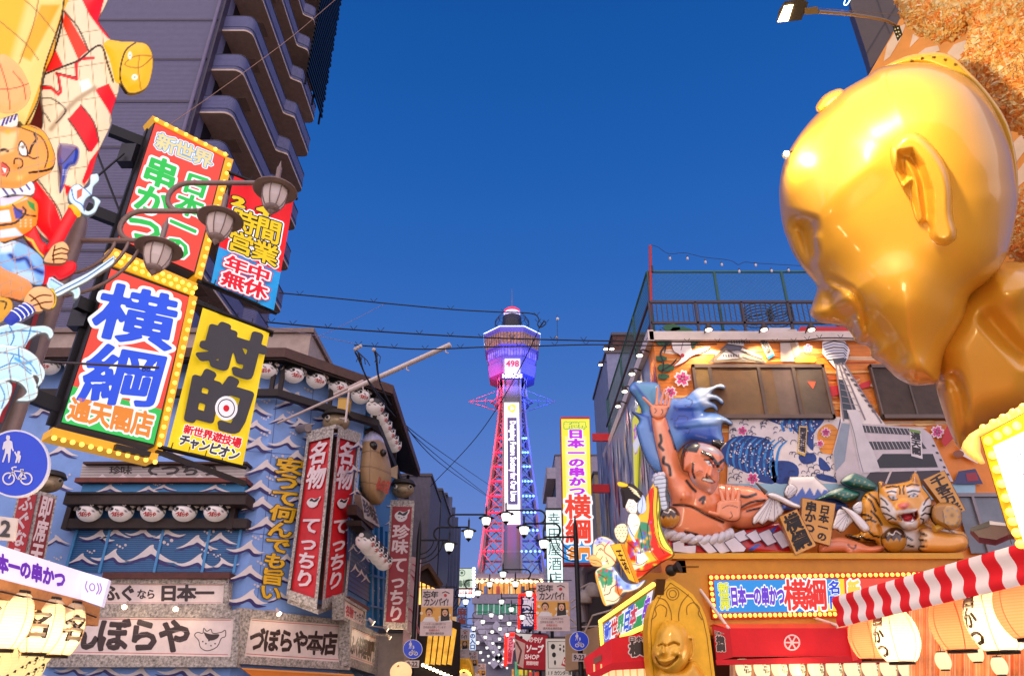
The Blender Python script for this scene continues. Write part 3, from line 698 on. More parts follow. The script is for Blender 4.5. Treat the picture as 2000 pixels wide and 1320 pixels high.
for i, (x, y) in enumerate(((95, 714), (150, 714), (522, 722))): hang(A, x, y, .45, .1, '%s puffer fish lantern from the frame edge under the straight front eave' % ORD[i])
for i, (x, y) in enumerate(((574, 730), (618, 741), (661, 755), (704, 772))): hang(B, x, y, .45, .75, '%s puffer fish lantern from the yellow banner under the corner eave' % ORD[i])
for i, (x, y) in enumerate(((733, 794), (741, 814), (749, 830), (756, 845), (763, 858), (769, 869))): hang(CS, x, y, .45, 1.5, '%s puffer fish lantern from the corner down the street side eave' % ORD[i])
for i, (x, y) in enumerate(((714, 1055), (722, 1066), (731, 1076), (740, 1087), (749, 1097))): hang(CS, x, y, .55, 1.5, '%s puffer fish lantern from the pillar sign in the low row above small board' % ORD[i])
# big hanging puffer fish
r = thing('puffer_fish_figure', 'large brown paper puffer fish hanging on the street side of the restaurant', 'sculpture')
PB = Pl(733, 920, 23.2, 50); m = M()
m.puff(PB, [(722, 838), (740, 842), (752, 868), (762, 905), (765, 935), (755, 965), (742, 985), (722, 980), (705, 955), (698, 920), (700, 885), (706, 856)], .62, '#b08c5e', rad=34, step=2, sm=4, back=.02, double=True,
       paint=[('poly', [(700, 836), (745, 836), (756, 868), (740, 858), (706, 862)], 0, '#c9c6dc', 3), ('line', spl([(700, 886), (730, 880), (762, 896)], 5, False), 2, '#7d5c3a', 1), ('line', spl([(698, 912), (728, 912), (766, 926)], 5, False), 2, '#7d5c3a', 1), ('line', spl([(702, 940), (730, 944), (764, 950)], 5, False), 2, '#7d5c3a', 1), ('line', [(724, 870), (720, 980)], 1.5, '#8b6942', 1)] )
obj('body', m, PAINT, r)
m = M(); m.text(PB, '私の店', [(738, 930), (764, 940), (758, 966), (734, 956)], '#b5462e', .05, .6); obj('lettering', m, PAINT, r)
m = M()
for x, y, s in ((727, 871, 7), (748, 884, 5)):
    m = M(); c = PB.at(x, y, .5); k = s / 40.; m.ball(c, k, '#2a1c14', 12, 8); m.ball(c + PB.n * k * .7, k * .5, '#0c0908', 8, 6); obj('eye', m, GLOSS, r)
m = M(); m.poly(PB, [(762, 915), (777, 908), (776, 935), (764, 930)], '#a9906f', .1, .05); m.poly(PB, [(706, 846), (730, 832), (752, 850), (738, 846), (722, 844)], '#3a2b22', .3, .3); obj('fin', m, PAINT, r)
# white flag pole on the corner panel
r = thing('flag_pole', 'long white slanting pole braced off the corner panel', 'pole'); a = B.at(543, 826, .05); e = at(880, 673, 18.4); mid = a + (e - a) * .42
m = M(); m.tube([a, mid], .04, '#d7c3b8', 10); m.tube([mid, e], .075, '#dccabf', 12); m.tube([a + (e - a) * .33 + (0, 0, .1), a + (e - a) * .5 + (0, 0, .12)], .045, '#cdb9ae', 8); obj('pole', m, PAINT, r)
m = M(); m.tube([mid, mid + (0, 0, -1.0)], .035, '#d7c3b8', 8); m.tube([mid + (0, 0, -.9), B.at(655, 815, .1)], .025, '#d7c3b8', 8); obj('brace', m, PAINT, r)
m = M()
for t in (.5, .75, .97): q = a + (e - a) * t; m.tube([q, q + (.02, 0, -.16), q + (.1, 0, -.2)], .02, '#d7c3b8', 6)
obj('hook', m, PAINT, r)
r = thing('orange_tarpaulin', 'orange tarpaulin edge stretched below the stone framed corner boards', 'tarpaulin'); m = M(); m.poly(B, [(470, 1303), (690, 1316), (700, 1345), (520, 1340)], '#e8822a', .45, .05); m.poly(B, [(470, 1303), (690, 1316), (690, 1320), (476, 1307)], '#f0a050', .46, .05); obj('sheet', m, FABRIC, r)
# ================================================================ projecting light boxes and banners
SG = Pl(300, 600, 10, 48)
BLB = mat('bulb_glow', .4, glow=1.6, dirt=0)
def lightbox(label, q, bands, texts, depth=.45, group=None, frame='#2b2320', yellow=()):
    r = thing('lightbox_sign', label, 'sign', group); m = M()
    qc = np.mean(q, 0); o = [tuple(qc + (np.array(p) - qc) * 1.03) for p in q]
    m.poly(SG, o, frame, -.01, depth); obj('case', m, DARK, r)
    m = M()
    for s0, t0, s1, t1, c in bands: m.poly(SG, sub(q, s0, t0, s1, t1), c, .012)
    obj('face_panel', m, SIGN, r); m = M()
    for t in texts: m.text(SG, *t[:3], h=.018, **t[3])
    obj('lettering', m, SIGN, r); return r
q1 = [(304, 238), (439, 305), (379, 531), (231, 466)]
r = lightbox('upper red lightbox with green and pale blue characters edged in white', q1, [(0, 0, 1, 1, '#f2442e')], [
    ('新世界', [(310, 258), (418, 302), (411, 332), (302, 290)], '#f6dd9a', dict(off=.03, ol=[(.13, '#fff'), (.075, '#6fa6e0')])),
    ('日本一の', [(364, 334), (414, 350), (362, 516), (314, 492)], '#14c648', dict(off=.04, ol=[(.12, '#fff')], vert=True)),
    ('串かつ', [(292, 300), (352, 324), (306, 488), (240, 462)], '#14c648', dict(off=.04, ol=[(.12, '#fff')], vert=True))], group='lightbox signs on the leaning bracket')
YEL = '#e8a81c'
m = M(); m.poly(SG, [(298, 226), (447, 302), (441, 308), (303, 238)], YEL, .03, .4); m.poly(SG, [(441, 306), (456, 312), (394, 546), (380, 540)], YEL, .0, .3); obj('trim', m, mat('yellow_trim', .5, glow=.35, dirt=.1), r)
bulbs(r, SG, [((447, 322), (392, 534), 14), ((306, 234), (440, 301), 8)], .035, .05, BLB)
q2 = [(217, 525), (369, 580), (300, 867), (120, 824)]
r = lightbox('lower red and green lightbox with huge blue characters edged in white', q2, [(0, 0, 1, .765, '#f2442e'), (0, .765, 1, 1, '#22c552')], [
    ('横', [(206, 548), (352, 580), (330, 692), (172, 660)], '#1450e6', dict(off=.03, ol=[(.085, '#fff')], fill=.92)),
    ('綱', [(182, 668), (330, 694), (300, 800), (150, 790)], '#1450e6', dict(off=.026, ol=[(.08, '#fff')], fill=.95)),
    ('通天閣店', [(141, 772), (304, 806), (294, 858), (129, 820)], '#f08a24', dict(off=.045, ol=[(.13, '#fff')], fill=.9))], group='lightbox signs on the leaning bracket')
m = M(); m.poly(SG, [(218, 482), (386, 554), (378, 578), (212, 515)], YEL, .02, .3); m.poly(SG, [(371, 574), (386, 580), (318, 880), (304, 876)], YEL, .0, .3); m.poly(SG, [(104, 834), (310, 886), (306, 900), (99, 850)], YEL, .05, .4)
obj('trim', m, mat('yellow_trim', .5, glow=.35, dirt=.1), r)
bulbs(r, SG, [((379, 592), (312, 868), 17), ((106, 855), (303, 902), 12), ((228, 496), (382, 562), 13), ((222, 507), (376, 572), 12)], .035, .07, BLB)
m = M(); m.poly(SG, [(228, 866), (296, 882), (292, 892), (226, 876)], '#2b2118', .2, .1); obj('ballast_box', m, DARK, r)
def banner(label, q, bands, texts, group, seed):
    r = thing('cloth_banner', label, 'banner', group); m = M(); rng = random.Random(seed)
    n = 18; ph = rng.random() * 6
    rip = lambda s, t: .03 * math.sin(9 * s + 5 * t + ph) + .02 * math.sin(17 * s - 8 * t)
    pos = lambda s, t, h: SG.at(*bil(q, s, t), rip(s, t) + h)
    for s0, t0, s1, t1, c in bands:
        G = [[pos(s0 + (s1 - s0) * i / n, t0 + (t1 - t0) * j / n, .02) for i in range(n + 1)] for j in range(n + 1)]
        m.add([p for row in G for p in row], [(j * (n + 1) + i, (j + 1) * (n + 1) + i, (j + 1) * (n + 1) + i + 1, j * (n + 1) + i + 1) for j in range(n) for i in range(n)], c, True)
    obj('cloth', m, SOFTSIGN, r); m = M()
    for t in texts: m.text(SG, *t[:3], h=.085, **t[3])
    lt = obj('lettering', m, SOFTSIGN, r)
    for t in (-.012, 1.012):
        m = M(); a, b = SG.at(*bil(q, -.12, t), 0), SG.at(*bil(q, 1.05, t), 0); m.tube([a, b], .035, '#1d1715', 8)
        for s in np.linspace(.05, .95, 5): p = SG.at(*bil(q, s, t), .03); m.tube([p, p + (.01, 0, .12)], .008, '#15100e', 4)
        obj('rail', m, DARK, r)
    return r, lt
banner('red and light blue cloth banner with yellow and white characters hanging highest', [(457, 344), (574, 389), (535, 606), (412, 553)], [(0, 0, 1, .66, '#e0141c'), (0, .66, 1, 1, '#1f9ade')], [
    ('24', [(456, 378), (556, 408), (550, 436), (452, 402)], '#f4cd12', dict(off=.07, ol=[(.14, '#1d1a12')], fill=.9)),
    ('時間', [(458, 404), (552, 436), (544, 482), (448, 446)], '#f4cd12', dict(off=.025, ol=[(.13, '#fff'), (.075, '#1d1a12')])),
    ('営業', [(450, 446), (546, 484), (538, 524), (442, 486)], '#f4cd12', dict(off=.025, ol=[(.13, '#fff'), (.075, '#1d1a12')])),
    ('年中', [(444, 496), (530, 528), (524, 556), (438, 526)], '#e0142c', dict(off=.035, ol=[(.17, '#e0142c'), (.12, '#fff')])),
    ('無休', [(438, 526), (524, 556), (518, 588), (430, 556)], '#e0142c', dict(off=.035, ol=[(.17, '#e0142c'), (.12, '#fff')]))], 'cloth banners below the lightboxes', 3)
r, lt = banner('yellow cloth banner with big dark grey characters and a target ring', [(396, 601), (526, 650), (474, 908), (327, 873)], [(0, 0, 1, 1, '#f2d21c')], [
    ('射', [(410, 628), (518, 660), (496, 745), (390, 705)], '#3d3b40', dict(off=.065, fill=1.0)), ('的', [(382, 722), (494, 756), (470, 850), (362, 822)], '#3d3b40', dict(off=.065, fill=1.0)),
    ('新世界遊技場', [(362, 828), (474, 856), (468, 876), (357, 846)], '#d5192a', dict(off=.045, ol=[(.11, '#fff')], fill=.92)),
    ('チャンピオン', [(354, 846), (470, 878), (464, 902), (348, 868)], '#3d3b40', dict(off=.05, ol=[(.12, '#fff')], fill=.95, slant=.12))], 'cloth banners below the lightboxes', 8)
m = M()
for k, (rr, c) in enumerate(((22, '#f4f2f4'), (17, '#3d3b40'), (15, '#f4f2f4'), (6, '#d51224'))): m.poly(SG, circ(442, 797, rr, rr * 1.08, 32), c, .1 + .004 * k)
obj('target_ring', m, SOFTSIGN, r)
# bracket arms, transformers and the post behind
r = thing('sign_bracket', 'black steel arms and post carrying the lightboxes and banners', 'bracket'); m = M()
bk = lambda x, y, h=-.6: SG.at(x, y, h)

for a, b in (((215, 255), (300, 288)), ((168, 408), (250, 440)), ((60, 772), (130, 800)), ((150, 590), (230, 626))): m.bar(at(a[0], a[1], 9.35), bk(*b, -.3), .12, .2, '#121013')
for a, b in (((190, 300), (236, 420)), ((242, 300), (190, 345))): m.tube([at(a[0], a[1], 9.4), bk(b[0], b[1], -.3)], .02, '#15131a', 6)
for a, b in (((300, 240), (102, 830)), ((440, 310), (300, 880))): m.bar(bk(a[0] - 4, a[1], -.3), bk(b[0] - 4, b[1], -.3), .08, .1, '#191519')
m.bar(bk(385, 548, -.05), bk(540, 612, -.05), .05, .06, '#171310'); m.bar(bk(372, 582, -.05), bk(532, 655, -.05), .05, .06, '#171310'); m.bar(bk(305, 880, -.05), bk(480, 945, -.05), .06, .08, '#241a14')
obj('steel_arm', m, DARK, r)
for k, (x, y) in enumerate(((252, 305), (160, 620))):
    m = M(); c = SG.at(x, y, -.35); m.bar(c + (0, 0, .2), c - (0, 0, .2), .26, .2, '#2d2b33'); obj('transformer_box', m, DARK, r)
r = thing('rod', 'thin horizontal rod with two rings crossing the lower lightbox', 'rod'); m = M(); a, b = at(80, 706, 8.2), at(310, 718, 8.2); m.tube([a, b], .016, '#584f52', 6)
for x in (281, 290): c = at(x, 722, 8.2); m.tube([c + np.array((.022 * math.cos(t), 0, .022 * math.sin(t))) for t in np.linspace(0, 2 * math.pi, 12)], .005, '#3a3436', 5)
obj('bar', m, DARK, r)
# ================================================================ street lamps
GLASS_ON = mat('lamp_glass_lit', .5, glow=1.1, dirt=0); GLASS_OFF = mat('lamp_glass', .35, dirt=.1, glow=.12)
IRON = mat('painted_iron', .5, metal=.2, dirt=.25)
def lamp_head(parent, lit, iron):
    hd = M(); hd.lathe([(.0, .42), (.022, .30), (.034, .29), (.03, .02), (.045, 0), (.05, -.02), (.0, -.02)], iron, 10, (0, 0, 0)); head = obj('lamp_head', hd, IRON, parent)
    m = M(); m.lathe([(.03, 0), (.13, -.01), (.265, -.062), (.272, -.075), (.262, -.08), (.14, -.05), (.0, -.045)], iron, 24); obj('shade', m, IRON, head)
    m = M(); m.lathe([(.150, -.06), (.158, -.12), (.145, -.22), (.11, -.30), (.085, -.335)], '#f4f6ee' if lit else '#cbb9b6', 8, sm=False); obj('glass', m, GLASS_ON if lit else GLASS_OFF, head)
    m = M()
    for k in range(8):
        a = 2 * math.pi * k / 8; c, s = math.cos(a), math.sin(a)
        m.tube([(c * rr, s * rr, z) for rr, z in ((.155, -.06), (.163, -.12), (.149, -.22), (.114, -.30), (.088, -.335))], .0075, iron, 5)
    m.lathe([(.165, -.05), (.168, -.065), (.15, -.07)], iron, 8); m.lathe([(.09, -.325), (.095, -.345), (.06, -.385), (.045, -.39), (.045, -.405), (.02, -.43), (0, -.46)], iron, 12); obj('cage', m, IRON, head)
    return head
def street_lamp(label, lit, sgn, iron, group, H=6.6, loc=(0, 0, 0), top=.75, rp=1):
    t = thing('street_lamp', label, 'street lamp', group, loc=loc); m = M()
    m.lathe([(.11 * rp, 0), (.11 * rp, .6), (.085 * rp, .7), (.075 * rp, H + .1), (.06 * rp, H + .53 * top), (.0, H + top)], iron, 14); obj('post', m, IRON, t); m = M()
    def P(x, z): return (sgn * x, 0, H + z)
    m.tube([P(0, 0), P(1.05, 0)], .032, iron, 8)
    arc = lambda cx, z0, z1: [P(cx - (z1 - z0) / 2 * math.sin(a), z0 + (z1 - z0) * (1 - math.cos(a)) / 2) for a in np.linspace(0, math.pi, 12)]
    m.tube([P(.85, .0)] + arc(.72, .0, .44) + [P(1.70, .44)], .032, iron, 8); m.tube([P(1.4, .44)] + arc(1.2, .44, .88) + [P(2.3, .88)], .032, iron, 8)
    for x in (.5, .66, .82): m.tube([P(x * (1 - .5 * (1 - math.cos(a))) if False else x * math.cos(a * .5) , -x * .95 * math.sin(a * .5)) for a in np.linspace(0, math.pi, 10)], .02, iron, 6)
    obj('arm', m, IRON, t)
    h = lamp_head(t, lit, iron); h.location = P(1.05, -.05)
    for x, z in ((1.70, .39), (2.3, .83)):
        c = h.copy(); COL.objects.link(c); c.parent = t; c.location = P(x, z)
        for ch in h.children: d = ch.copy(); COL.objects.link(d); d.parent = c
    return t
p = at(145, 470, 7); street_lamp('unlit brown street lamp with three heads in front of the lightboxes', False, 1, '#8d7772', None, p[2], (p[0], 7, 0), .5, 1.3)
LG = 'lit triple street lamps along the street'
a = street_lamp('lit triple street lamp whose post bears the long poster by the maroon pillar sign', True, 1, '#1e1a1d', LG, 6.62, (-3.2, 24.8, 0))
for k, Y in enumerate((39.4, 54, 67, 80, 94, 110)):
    if k == 1: a = street_lamp('x', True, 1, '#77727c', LG, 6.62); Q = a
    lb = '%s lit triple lamp down the street on the dark building side' % ORD[k + 1]
    if k == 1: a.location = (-3.2 - .02 * (Y - 24.8), Y, 0); a['label'] = lb
    else: dup(a, (-3.2 - .02 * (Y - 24.8), Y, 0), lb, group=LG)
a = street_lamp('lit triple street lamp with its post before the yellow vertical sign', True, -1, '#1e1a1d', LG, 6.5, (2.1, 23.7, 0))
for k, Y in enumerate((35.4, 45.6, 54, 63, 73, 84, 97, 112)):
    if k == 2: a = street_lamp('x', True, -1, '#77727c', LG, 6.5)
    lb = '%s lit triple lamp down the street on the yellow sign side' % ORD[k + 1]
    if k == 2: a.location = (2.1 - .02 * (Y - 23.7), Y, 0); a['label'] = lb
    else: dup(a, (2.1 - .02 * (Y - 23.7), Y, 0), lb, group=LG)
# ---------------------------------------------------------------- round blue signs with 9-22 plates
def figure_px(cx, cy, s):
    man = np.array([(-.1, -1), (.12, -.98), (.16, -.8), (.1, -.66), (.3, -.55), (.36, -.1), (.44, .1), (.34, .12), (.22, -.1), (.2, .25), (.12, .9), (.02, .95), (.0, .3), (-.1, .3), (-.3, .9), (-.42, .9), (-.22, .2), (-.2, -.1), (-.34, .05), (-.4, -.05), (-.3, -.5), (-.08, -.64), (-.14, -.8)])
    kid = np.array([(.7, .1), (.86, .14), (.86, .3), (.8, .36), (.92, .45), (.9, .62), (.8, .95), (.7, .95), (.74, .66), (.62, .95), (.5, .95), (.6, .55), (.44, .2), (.5, .12), (.64, .34), (.66, .2)])
    return man * s + (cx, cy), kid * s + (cx, cy)
def bike(m, pl, cx, cy, s, wd, h):
    for dx in (-.62, .62): m.line(pl, circ(cx + dx * s, cy + .2 * s, .4 * s, n=20), wd, '#e9e6ee', h, True)
    for a in (((-.62, .2), (-.3, -.35), (.35, -.3), (.62, .2)), ((-.3, -.35), (0, .22), (.35, -.3)), ((0, .22), (.62, .2)), ((-.3, -.35), (-.4, -.55), (-.2, -.62), (-.05, -.6)), ((.35, -.3), (.3, -.42)), ((.2, -.42), (.45, -.42))):
        m.line(pl, [(cx + x * s, cy + y * s) for x, y in a], wd, '#e9e6ee', h)
def round_sign(label, x, y, rad, Y, plate=None, az=0, post=True):
    r = thing('traffic_sign', label, 'traffic sign', 'round blue signs for walkers and cyclists'); pl = Pl(x, y, Y, az); m = M()
    m.poly(pl, circ(x, y, rad, n=40), '#d9d6e2', 0, .03); m.poly(pl, circ(x, y, rad * .95, n=40), '#1440c8', .004); obj('disc', m, mat('sign_enamel', .35, dirt=.08, glow=.12), r)
    m = M(); a, b = figure_px(x - rad * .22, y - rad * .42, rad * .42); m.poly(pl, a, '#e9e6ee', .009); m.poly(pl, b, '#e9e6ee', .009); bike(m, pl, x + rad * .06, y + rad * .36, rad * .42, max(1.6, rad * .045), .009); obj('symbol', m, PAINT, r)
    if plate:
        m = M(); m.poly(pl, plate, '#d6c9c2', .0, .02); obj('plate', m, PAINT, r)
        m = M(); m.text(pl, '9-22', sub(plate, .1, .15, .9, .85), '#3a3434', .05, .006, fit=True); obj('plate_lettering', m, PAINT, r)
    return r, pl
round_sign('big round blue sign beside the pale lantern stall', 30, 905, 66, 6.2, [(-62, 1000), (34, 1012), (28, 1056), (-66, 1050)], 0)
round_sign('round blue sign over a 9-22 plate under the long poster', 806, 1267, 19, 24.6, [(792, 1289), (819, 1289), (818, 1303), (792, 1303)])
round_sign('round blue sign over a 9-22 plate by the red awning', 1131, 1251, 19, 23.5, [(1118, 1275), (1145, 1276), (1144, 1291), (1117, 1291)])
# ================================================================ lantern stall with a white lightbox
r = thing('lightbox_sign', 'white lightbox with purple characters along the roof edge of the lantern stall', 'sign'); LS = Pl(80, 1100, 7.2, 78); LE = Pl(186, 1140, LS.at(162, 1120)[1], 12)
m = M(); q = [(-20, 1058), (162, 1116), (158, 1170), (-20, 1124)]; m.poly(LS, q, '#d9cfe6', 0, .12); m.poly(LE, [(162, 1116), (212, 1131), (198, 1184), (158, 1170)], '#dcd4ec', 0.01, .1)
obj('face_panel', m, mat('lit_white', .5, glow=.42, dirt=.05), r)
m = M(); m.text(LS, '日本一の串かつ', [(-28, 1072), (130, 1116), (126, 1152), (-28, 1112)], '#6a2bb0', .06, .01, fill=.9); m.line(LE, circ(180, 1146, 5, 7, 18), 2, '#8f6fc4', .02, True); [m.line(LE, spl([(180 + s * (10 + 5 * k), 1136 + s * 2), (180 + s * (13 + 5 * k), 1148 + s * 2), (180 + s * (8 + 5 * k), 1158 + s * 2)], 4, False), 2.2, '#8f6fc4', .02) for s in (-1, 1) for k in range(2 if s > 0 else 1)]; obj('lettering', m, SIGN, r)
r = thing('stall_roof', 'warm timber roof edge over the rows of white lanterns', 'roof'); m = M()
m.poly(LS, [(-20, 1124), (158, 1170), (196, 1186), (192, 1222), (150, 1214), (-20, 1160)], '#c98a55', -.02, .08); a = [LS.at(-20, 1160, -.02), LS.at(192, 1222, -.02)]
m.add([a[0], a[1], a[1] + (-3, .3, .1), a[0] + (-3, -.5, .1)], [(0, 1, 2, 3)], '#b9773f'); obj('timber', m, WOOD, r)
m = M()
for k in range(7): p = LS.at(-10 + 30 * k, 1148 + 9 * k, -.03); m.bar(p, p + (-1.4, .3, -.02), .06, .05, '#d59a60')
m.tube([LS.at(-20, 1150, .03), LS.at(60, 1168, .03), LS.at(120, 1180, .03), LS.at(188, 1205, .03)], .008, '#3a2416', 5); obj('rafter', m, WOOD, r)
PAPER = mat('paper_lantern_lit', .6, glow=.85, dirt=.06, scale=9, bump=.5, bscale=30, stripes='Z', base=.3)
THIN = translucent()
def paper_lantern(name, label, rad, hgt, col, txt, group, ring='#2a1c14', tcol='#2a1c18', bulb=0, bcol=(1, .74, .40)):
    t = thing(name, label, 'lantern', group, loc=(0, 0, 0)); n = 24; m = M()
    prof = [(rad * (.52 + .48 * math.sin(math.pi * k / 40) ** .6) * (1 - .012 * (k % 2)), -hgt / 2 + hgt * k / 40) for k in range(41)]; lc = np.array(lin(col)); dk = tuple(lc * (.92, .82, .64))
    m.lathe(prof, [col if k % 2 == 0 else dk for k in range(41)], n)
    for k in range(6): a = k * math.pi / 3 + .2; m.tube([(q * 1.006 * math.cos(a), q * 1.006 * math.sin(a), z) for q, z in prof], .004, dk, 4); obj('paper', m, THIN if bulb else PAPER, t); m = M()
    if bulb: l = lamp('lantern_bulb', (0, 0, -hgt * .12), bulb, bcol, .05); l.parent = t
    for z in (-hgt / 2, hgt / 2): m = M(); m.lathe([(rad * .50, z - .02), (rad * .56, z - .02), (rad * .56, z + .02), (rad * .50, z + .02)], ring, n); (obj('ring', m, WOOD, t) if z < 0 else 0)
    m.tube([(0, 0, hgt / 2), (.01, 0, hgt / 2 + .16)], .008, ring, 5); obj('ring', m, WOOD, t)
    if txt:
        m = M(); k = len(txt); sz = min(.9 * hgt / k, rad * 1.3)
        for i, ch in enumerate(txt):
            V, fs = glyph_fill(ch, .045, 28); z = (k / 2 - i - V[:, 1]) * sz * .95; x = (V[:, 0] - .5) * sz
            rr = np.interp(z, [p[1] for p in prof], [p[0] for p in prof]) * 1.015; a = x / rr - math.pi / 2 
            m.add(np.stack([rr * np.cos(a), rr * np.sin(a), z], 1), [f[::-1] for f in fs], tcol)
        obj('lettering', m, PAINT, t)
    return t
WL = paper_lantern('paper_lantern', 'big white paper lantern with a black character beside two others under the timber roof', .19, .5, '#fff4e0', '名', 'white lanterns of the timber roofed stall', bulb=5)
G1 = 'white lanterns of the timber roofed stall'
WL.location = LS.at(82, 1222, -.1); WL.rotation_euler.z = .3
dup(WL, LS.at(18, 1212, -.1), 'big white paper lantern at the frame edge of the timber stall', -.5, G1); dup(WL, LS.at(124, 1228, -.1), 'big white paper lantern at the open corner of the timber stall', 1.2, G1)
sm = paper_lantern('paper_lantern', 'small white lantern', .12, .26, '#ffe2a4', '串', 'rows of small white lanterns below the big ones'); G2 = 'rows of small white lanterns below the big ones'; i = 0
for row in range(3):
    for k in range(8):
        x, y = -4 + k * 14.5 - row * 2, 1296 - k * 8.2 + row * 22 - (8 if k > 6 else 0)
        if x > 108 - row * 16: continue
        p = LS.at(x, y, -.35 - .12 * row); lb = 'small white lantern, number %d from the frame edge in the %s hanging row' % (k + 1, ('top', 'middle', 'lowest')[row])
        if i == 0: sm.location = p; sm['label'] = lb
        else: dup(sm, p, lb, .2 * k, G2)
        i += 1
lamp('stall_lantern_light', tuple(LS.at(110, 1270, 1.6)), 90, (1, .72, .38), .3)
# ================================================================ wires
WIRE = mat('wire', .7, dirt=0)
def wire(label, pts, r=.014, col='#14161a', knots=0, group='wires slung across the street'):
    t = thing('cable', label, 'cable', group); m = M(); P = spl(np.array([at(x, y, Y) for x, y, Y in pts]), 8, False); m.tube(list(P), r, col, 6); obj('strand', m, WIRE, t)
    if knots:
        m = M(); m.tube([(-.07, 0, .09), (0, 0, 0), (.07, 0, .1)], r * .5, col, 4); o = obj('cable_tie', m, WIRE, t); spread_copies(o, [tuple(P[int((k + .5) / knots * (len(P) - 1))]) for k in range(knots)], t)
    return t
wire('uppermost black cable crossing the sky above the tower deck', [(545, 572, 13), (640, 581, 13.2), (760, 593, 13.6), (880, 604, 14), (965, 609, 14.3), (1036, 612, 14.5), (1052, 622, 14.5), (1050, 634, 14.5), (1056, 639, 14.5), (1066, 632, 14.5), (1062, 628, 14.5), (1052, 642, 14.6)], .014, '#17252c', 9)
wire('long black cable crossing in front of the tower deck to the mural', [(520, 629, 13), (640, 640, 13.3), (780, 650, 13.8), (940, 659, 14.4), (1100, 664, 15), (1260, 667, 15.6), (1420, 668, 15.9), (1540, 668, 15.9), (1610, 660, 15.5), (1690, 662, 15.4)], .016, '#121418', 22)
wire('lower black cable with tied ends running to the pole insulators', [(692, 674, 13.6), (740, 677, 13.8), (830, 682, 14), (940, 678, 14.4), (1040, 676, 14.8), (1160, 673, 15.2), (1280, 675, 15.7), (1400, 672, 15.9)], .015, '#181a1e', 12)
wire('diagonal thin cable rising across the tower to a loop', [(840, 950, 24), (920, 866, 20), (975, 790, 17), (1020, 710, 15.5), (1052, 645, 14.6)], .012, '#14171c')
wire('thin service wire falling behind the eaves to the far tower leg', [(700, 690, 13.6), (740, 770, 20), (830, 860, 40), (960, 950, 80)], .022, '#1c2230')
wire('second thin service wire falling behind the eaves', [(694, 688, 13.6), (760, 800, 22), (860, 895, 45), (975, 985, 85)], .022, '#1c2230')
wire('third thin service wire falling to the street lamps', [(732, 685, 13.7), (770, 800, 24), (860, 905, 50), (950, 968, 90)], .026, '#1c2230')
wire('tan stay wire from the sky down to the upper lightbox', [(655, 0, 14), (560, 80, 13), (420, 182, 11.5), (310, 258, 10.3)], .008, '#a07a62', group=None)
wire('faint pale wire dropping from the uppermost cable', [(755, 592, 13.6), (660, 640, 13.4), (615, 660, 13.3)], .005, '#8a7fa0'); wire('pale wire running to the pole insulators', [(520, 637, 12.8), (620, 656, 13.2), (692, 671, 13.6)], .006, '#8a7fa0')
for x, y, Y, lb in ((694, 682, 13.6, 'stacked white insulator at the end of the lower cable'), (730, 683, 13.7, 'single white insulator hanging under the lower cable')):
    r = thing('insulator', lb, 'insulator', 'cable insulators'); m = M(); c = at(x, y, Y)
    for k in range(3 if x < 700 else 1): m.ball(c + (k * .05, 0, k * .035), .045, '#cbbcb4', 8, 6)
    obj('knob', m, PAINT, r); m = M()
    for k in range(4 if x < 700 else 2): m.tube([c, c + (.1 + .06 * k, 0, -.12 - .05 * k), c + (.05 + .1 * k, 0, -.3 - .03 * k)], .01, '#1a1c22', 5)
    obj('wire_tail', m, WIRE, r)
r = thing('hanging_bulb', 'small bulbs on a short drop wire beside the tower deck', 'bulb'); m = M(); m.tube([at(1088, 615, 14.6), at(1089, 668, 14.8)], .006, '#3b3f4a', 5); obj('strand', m, WIRE, r); m = M(); m.ball(at(1089, 623, 14.6), .04, '#d8d2d4', 8, 6); obj('bulb', m, GLOSS, r); m = M(); m.ball(at(1087, 659, 14.7), .03, '#a89d98', 8, 6); obj('bulb', m, GLOSS, r)
# ================================================================ the tower
tw = thing('observation_tower', 'floodlit steel tower with octagonal deck, red cap and tall lettered panel', 'tower')
TY = 178.0
def tz(y, Y=TY): return at(1000, y, Y)[2]
def tm(px, y, Y=TY): return px * (Y / ray(1000, y)[1]) / F
STEEL = mat('tower_steel', .5, dirt=.1, base=.3)
prof = [(1125, 66), (1075, 59), (1033, 54), (997, 49.5), (964, 46), (934, 42), (904, 38), (875, 34), (846, 30.5), (815, 27), (785, 24), (760, 22), (742, 24)]
hw = [(tz(y), tm(p, y)) for y, p in prof]
TCY = TY + hw[0][1]
def corner(k, z, sc=1):
    r = np.interp(z, [a for a, _ in hw], [b for _, b in hw]) * sc; sx, sy = ((-1, -1), (1, -1), (1, 1), (-1, 1))[k]
    return np.array((sx * r, TCY + sy * r * .92, z))
for k in range(4):
    m = M()
    for (a, _), (b, _) in zip(hw, hw[1:]): m.bar(corner(k, a), corner(k, b), .75, .75, '#d8cfd6')
    obj('leg', m, STEEL, tw)
for k in range(4):
    m = M(); k2 = (k + 1) % 4
    for (a, _), (b, _) in zip(hw, hw[1:]):
        p, q, p2, q2 = corner(k, a), corner(k2, a), corner(k, b), corner(k2, b)
        m.bar(p, q, .4, .5, '#c9c0cc')
        mid, mid2 = (p + q) / 2, (p2 + q2) / 2; f = .36
        for (u, v, u2, v2) in ((p, p + (q - p) * f, p2, p2 + (q2 - p2) * f), (q, q + (p - q) * f, q2, q2 + (p2 - q2) * f)):
            m.bar(u, v2, .26, .26, '#c9c0cc'); m.bar(v, u2, .26, .26, '#c9c0cc'); m.bar(v, v2, .3, .3, '#c9c0cc')
    obj('lattice', m, STEEL, tw)
m = M()
z0, z1 = 0, tz(700); r = tm(17.5, 900)
m.box((-r, TY + 1.2, z0), (r, TCY + 3, z1), '#b9aebb')
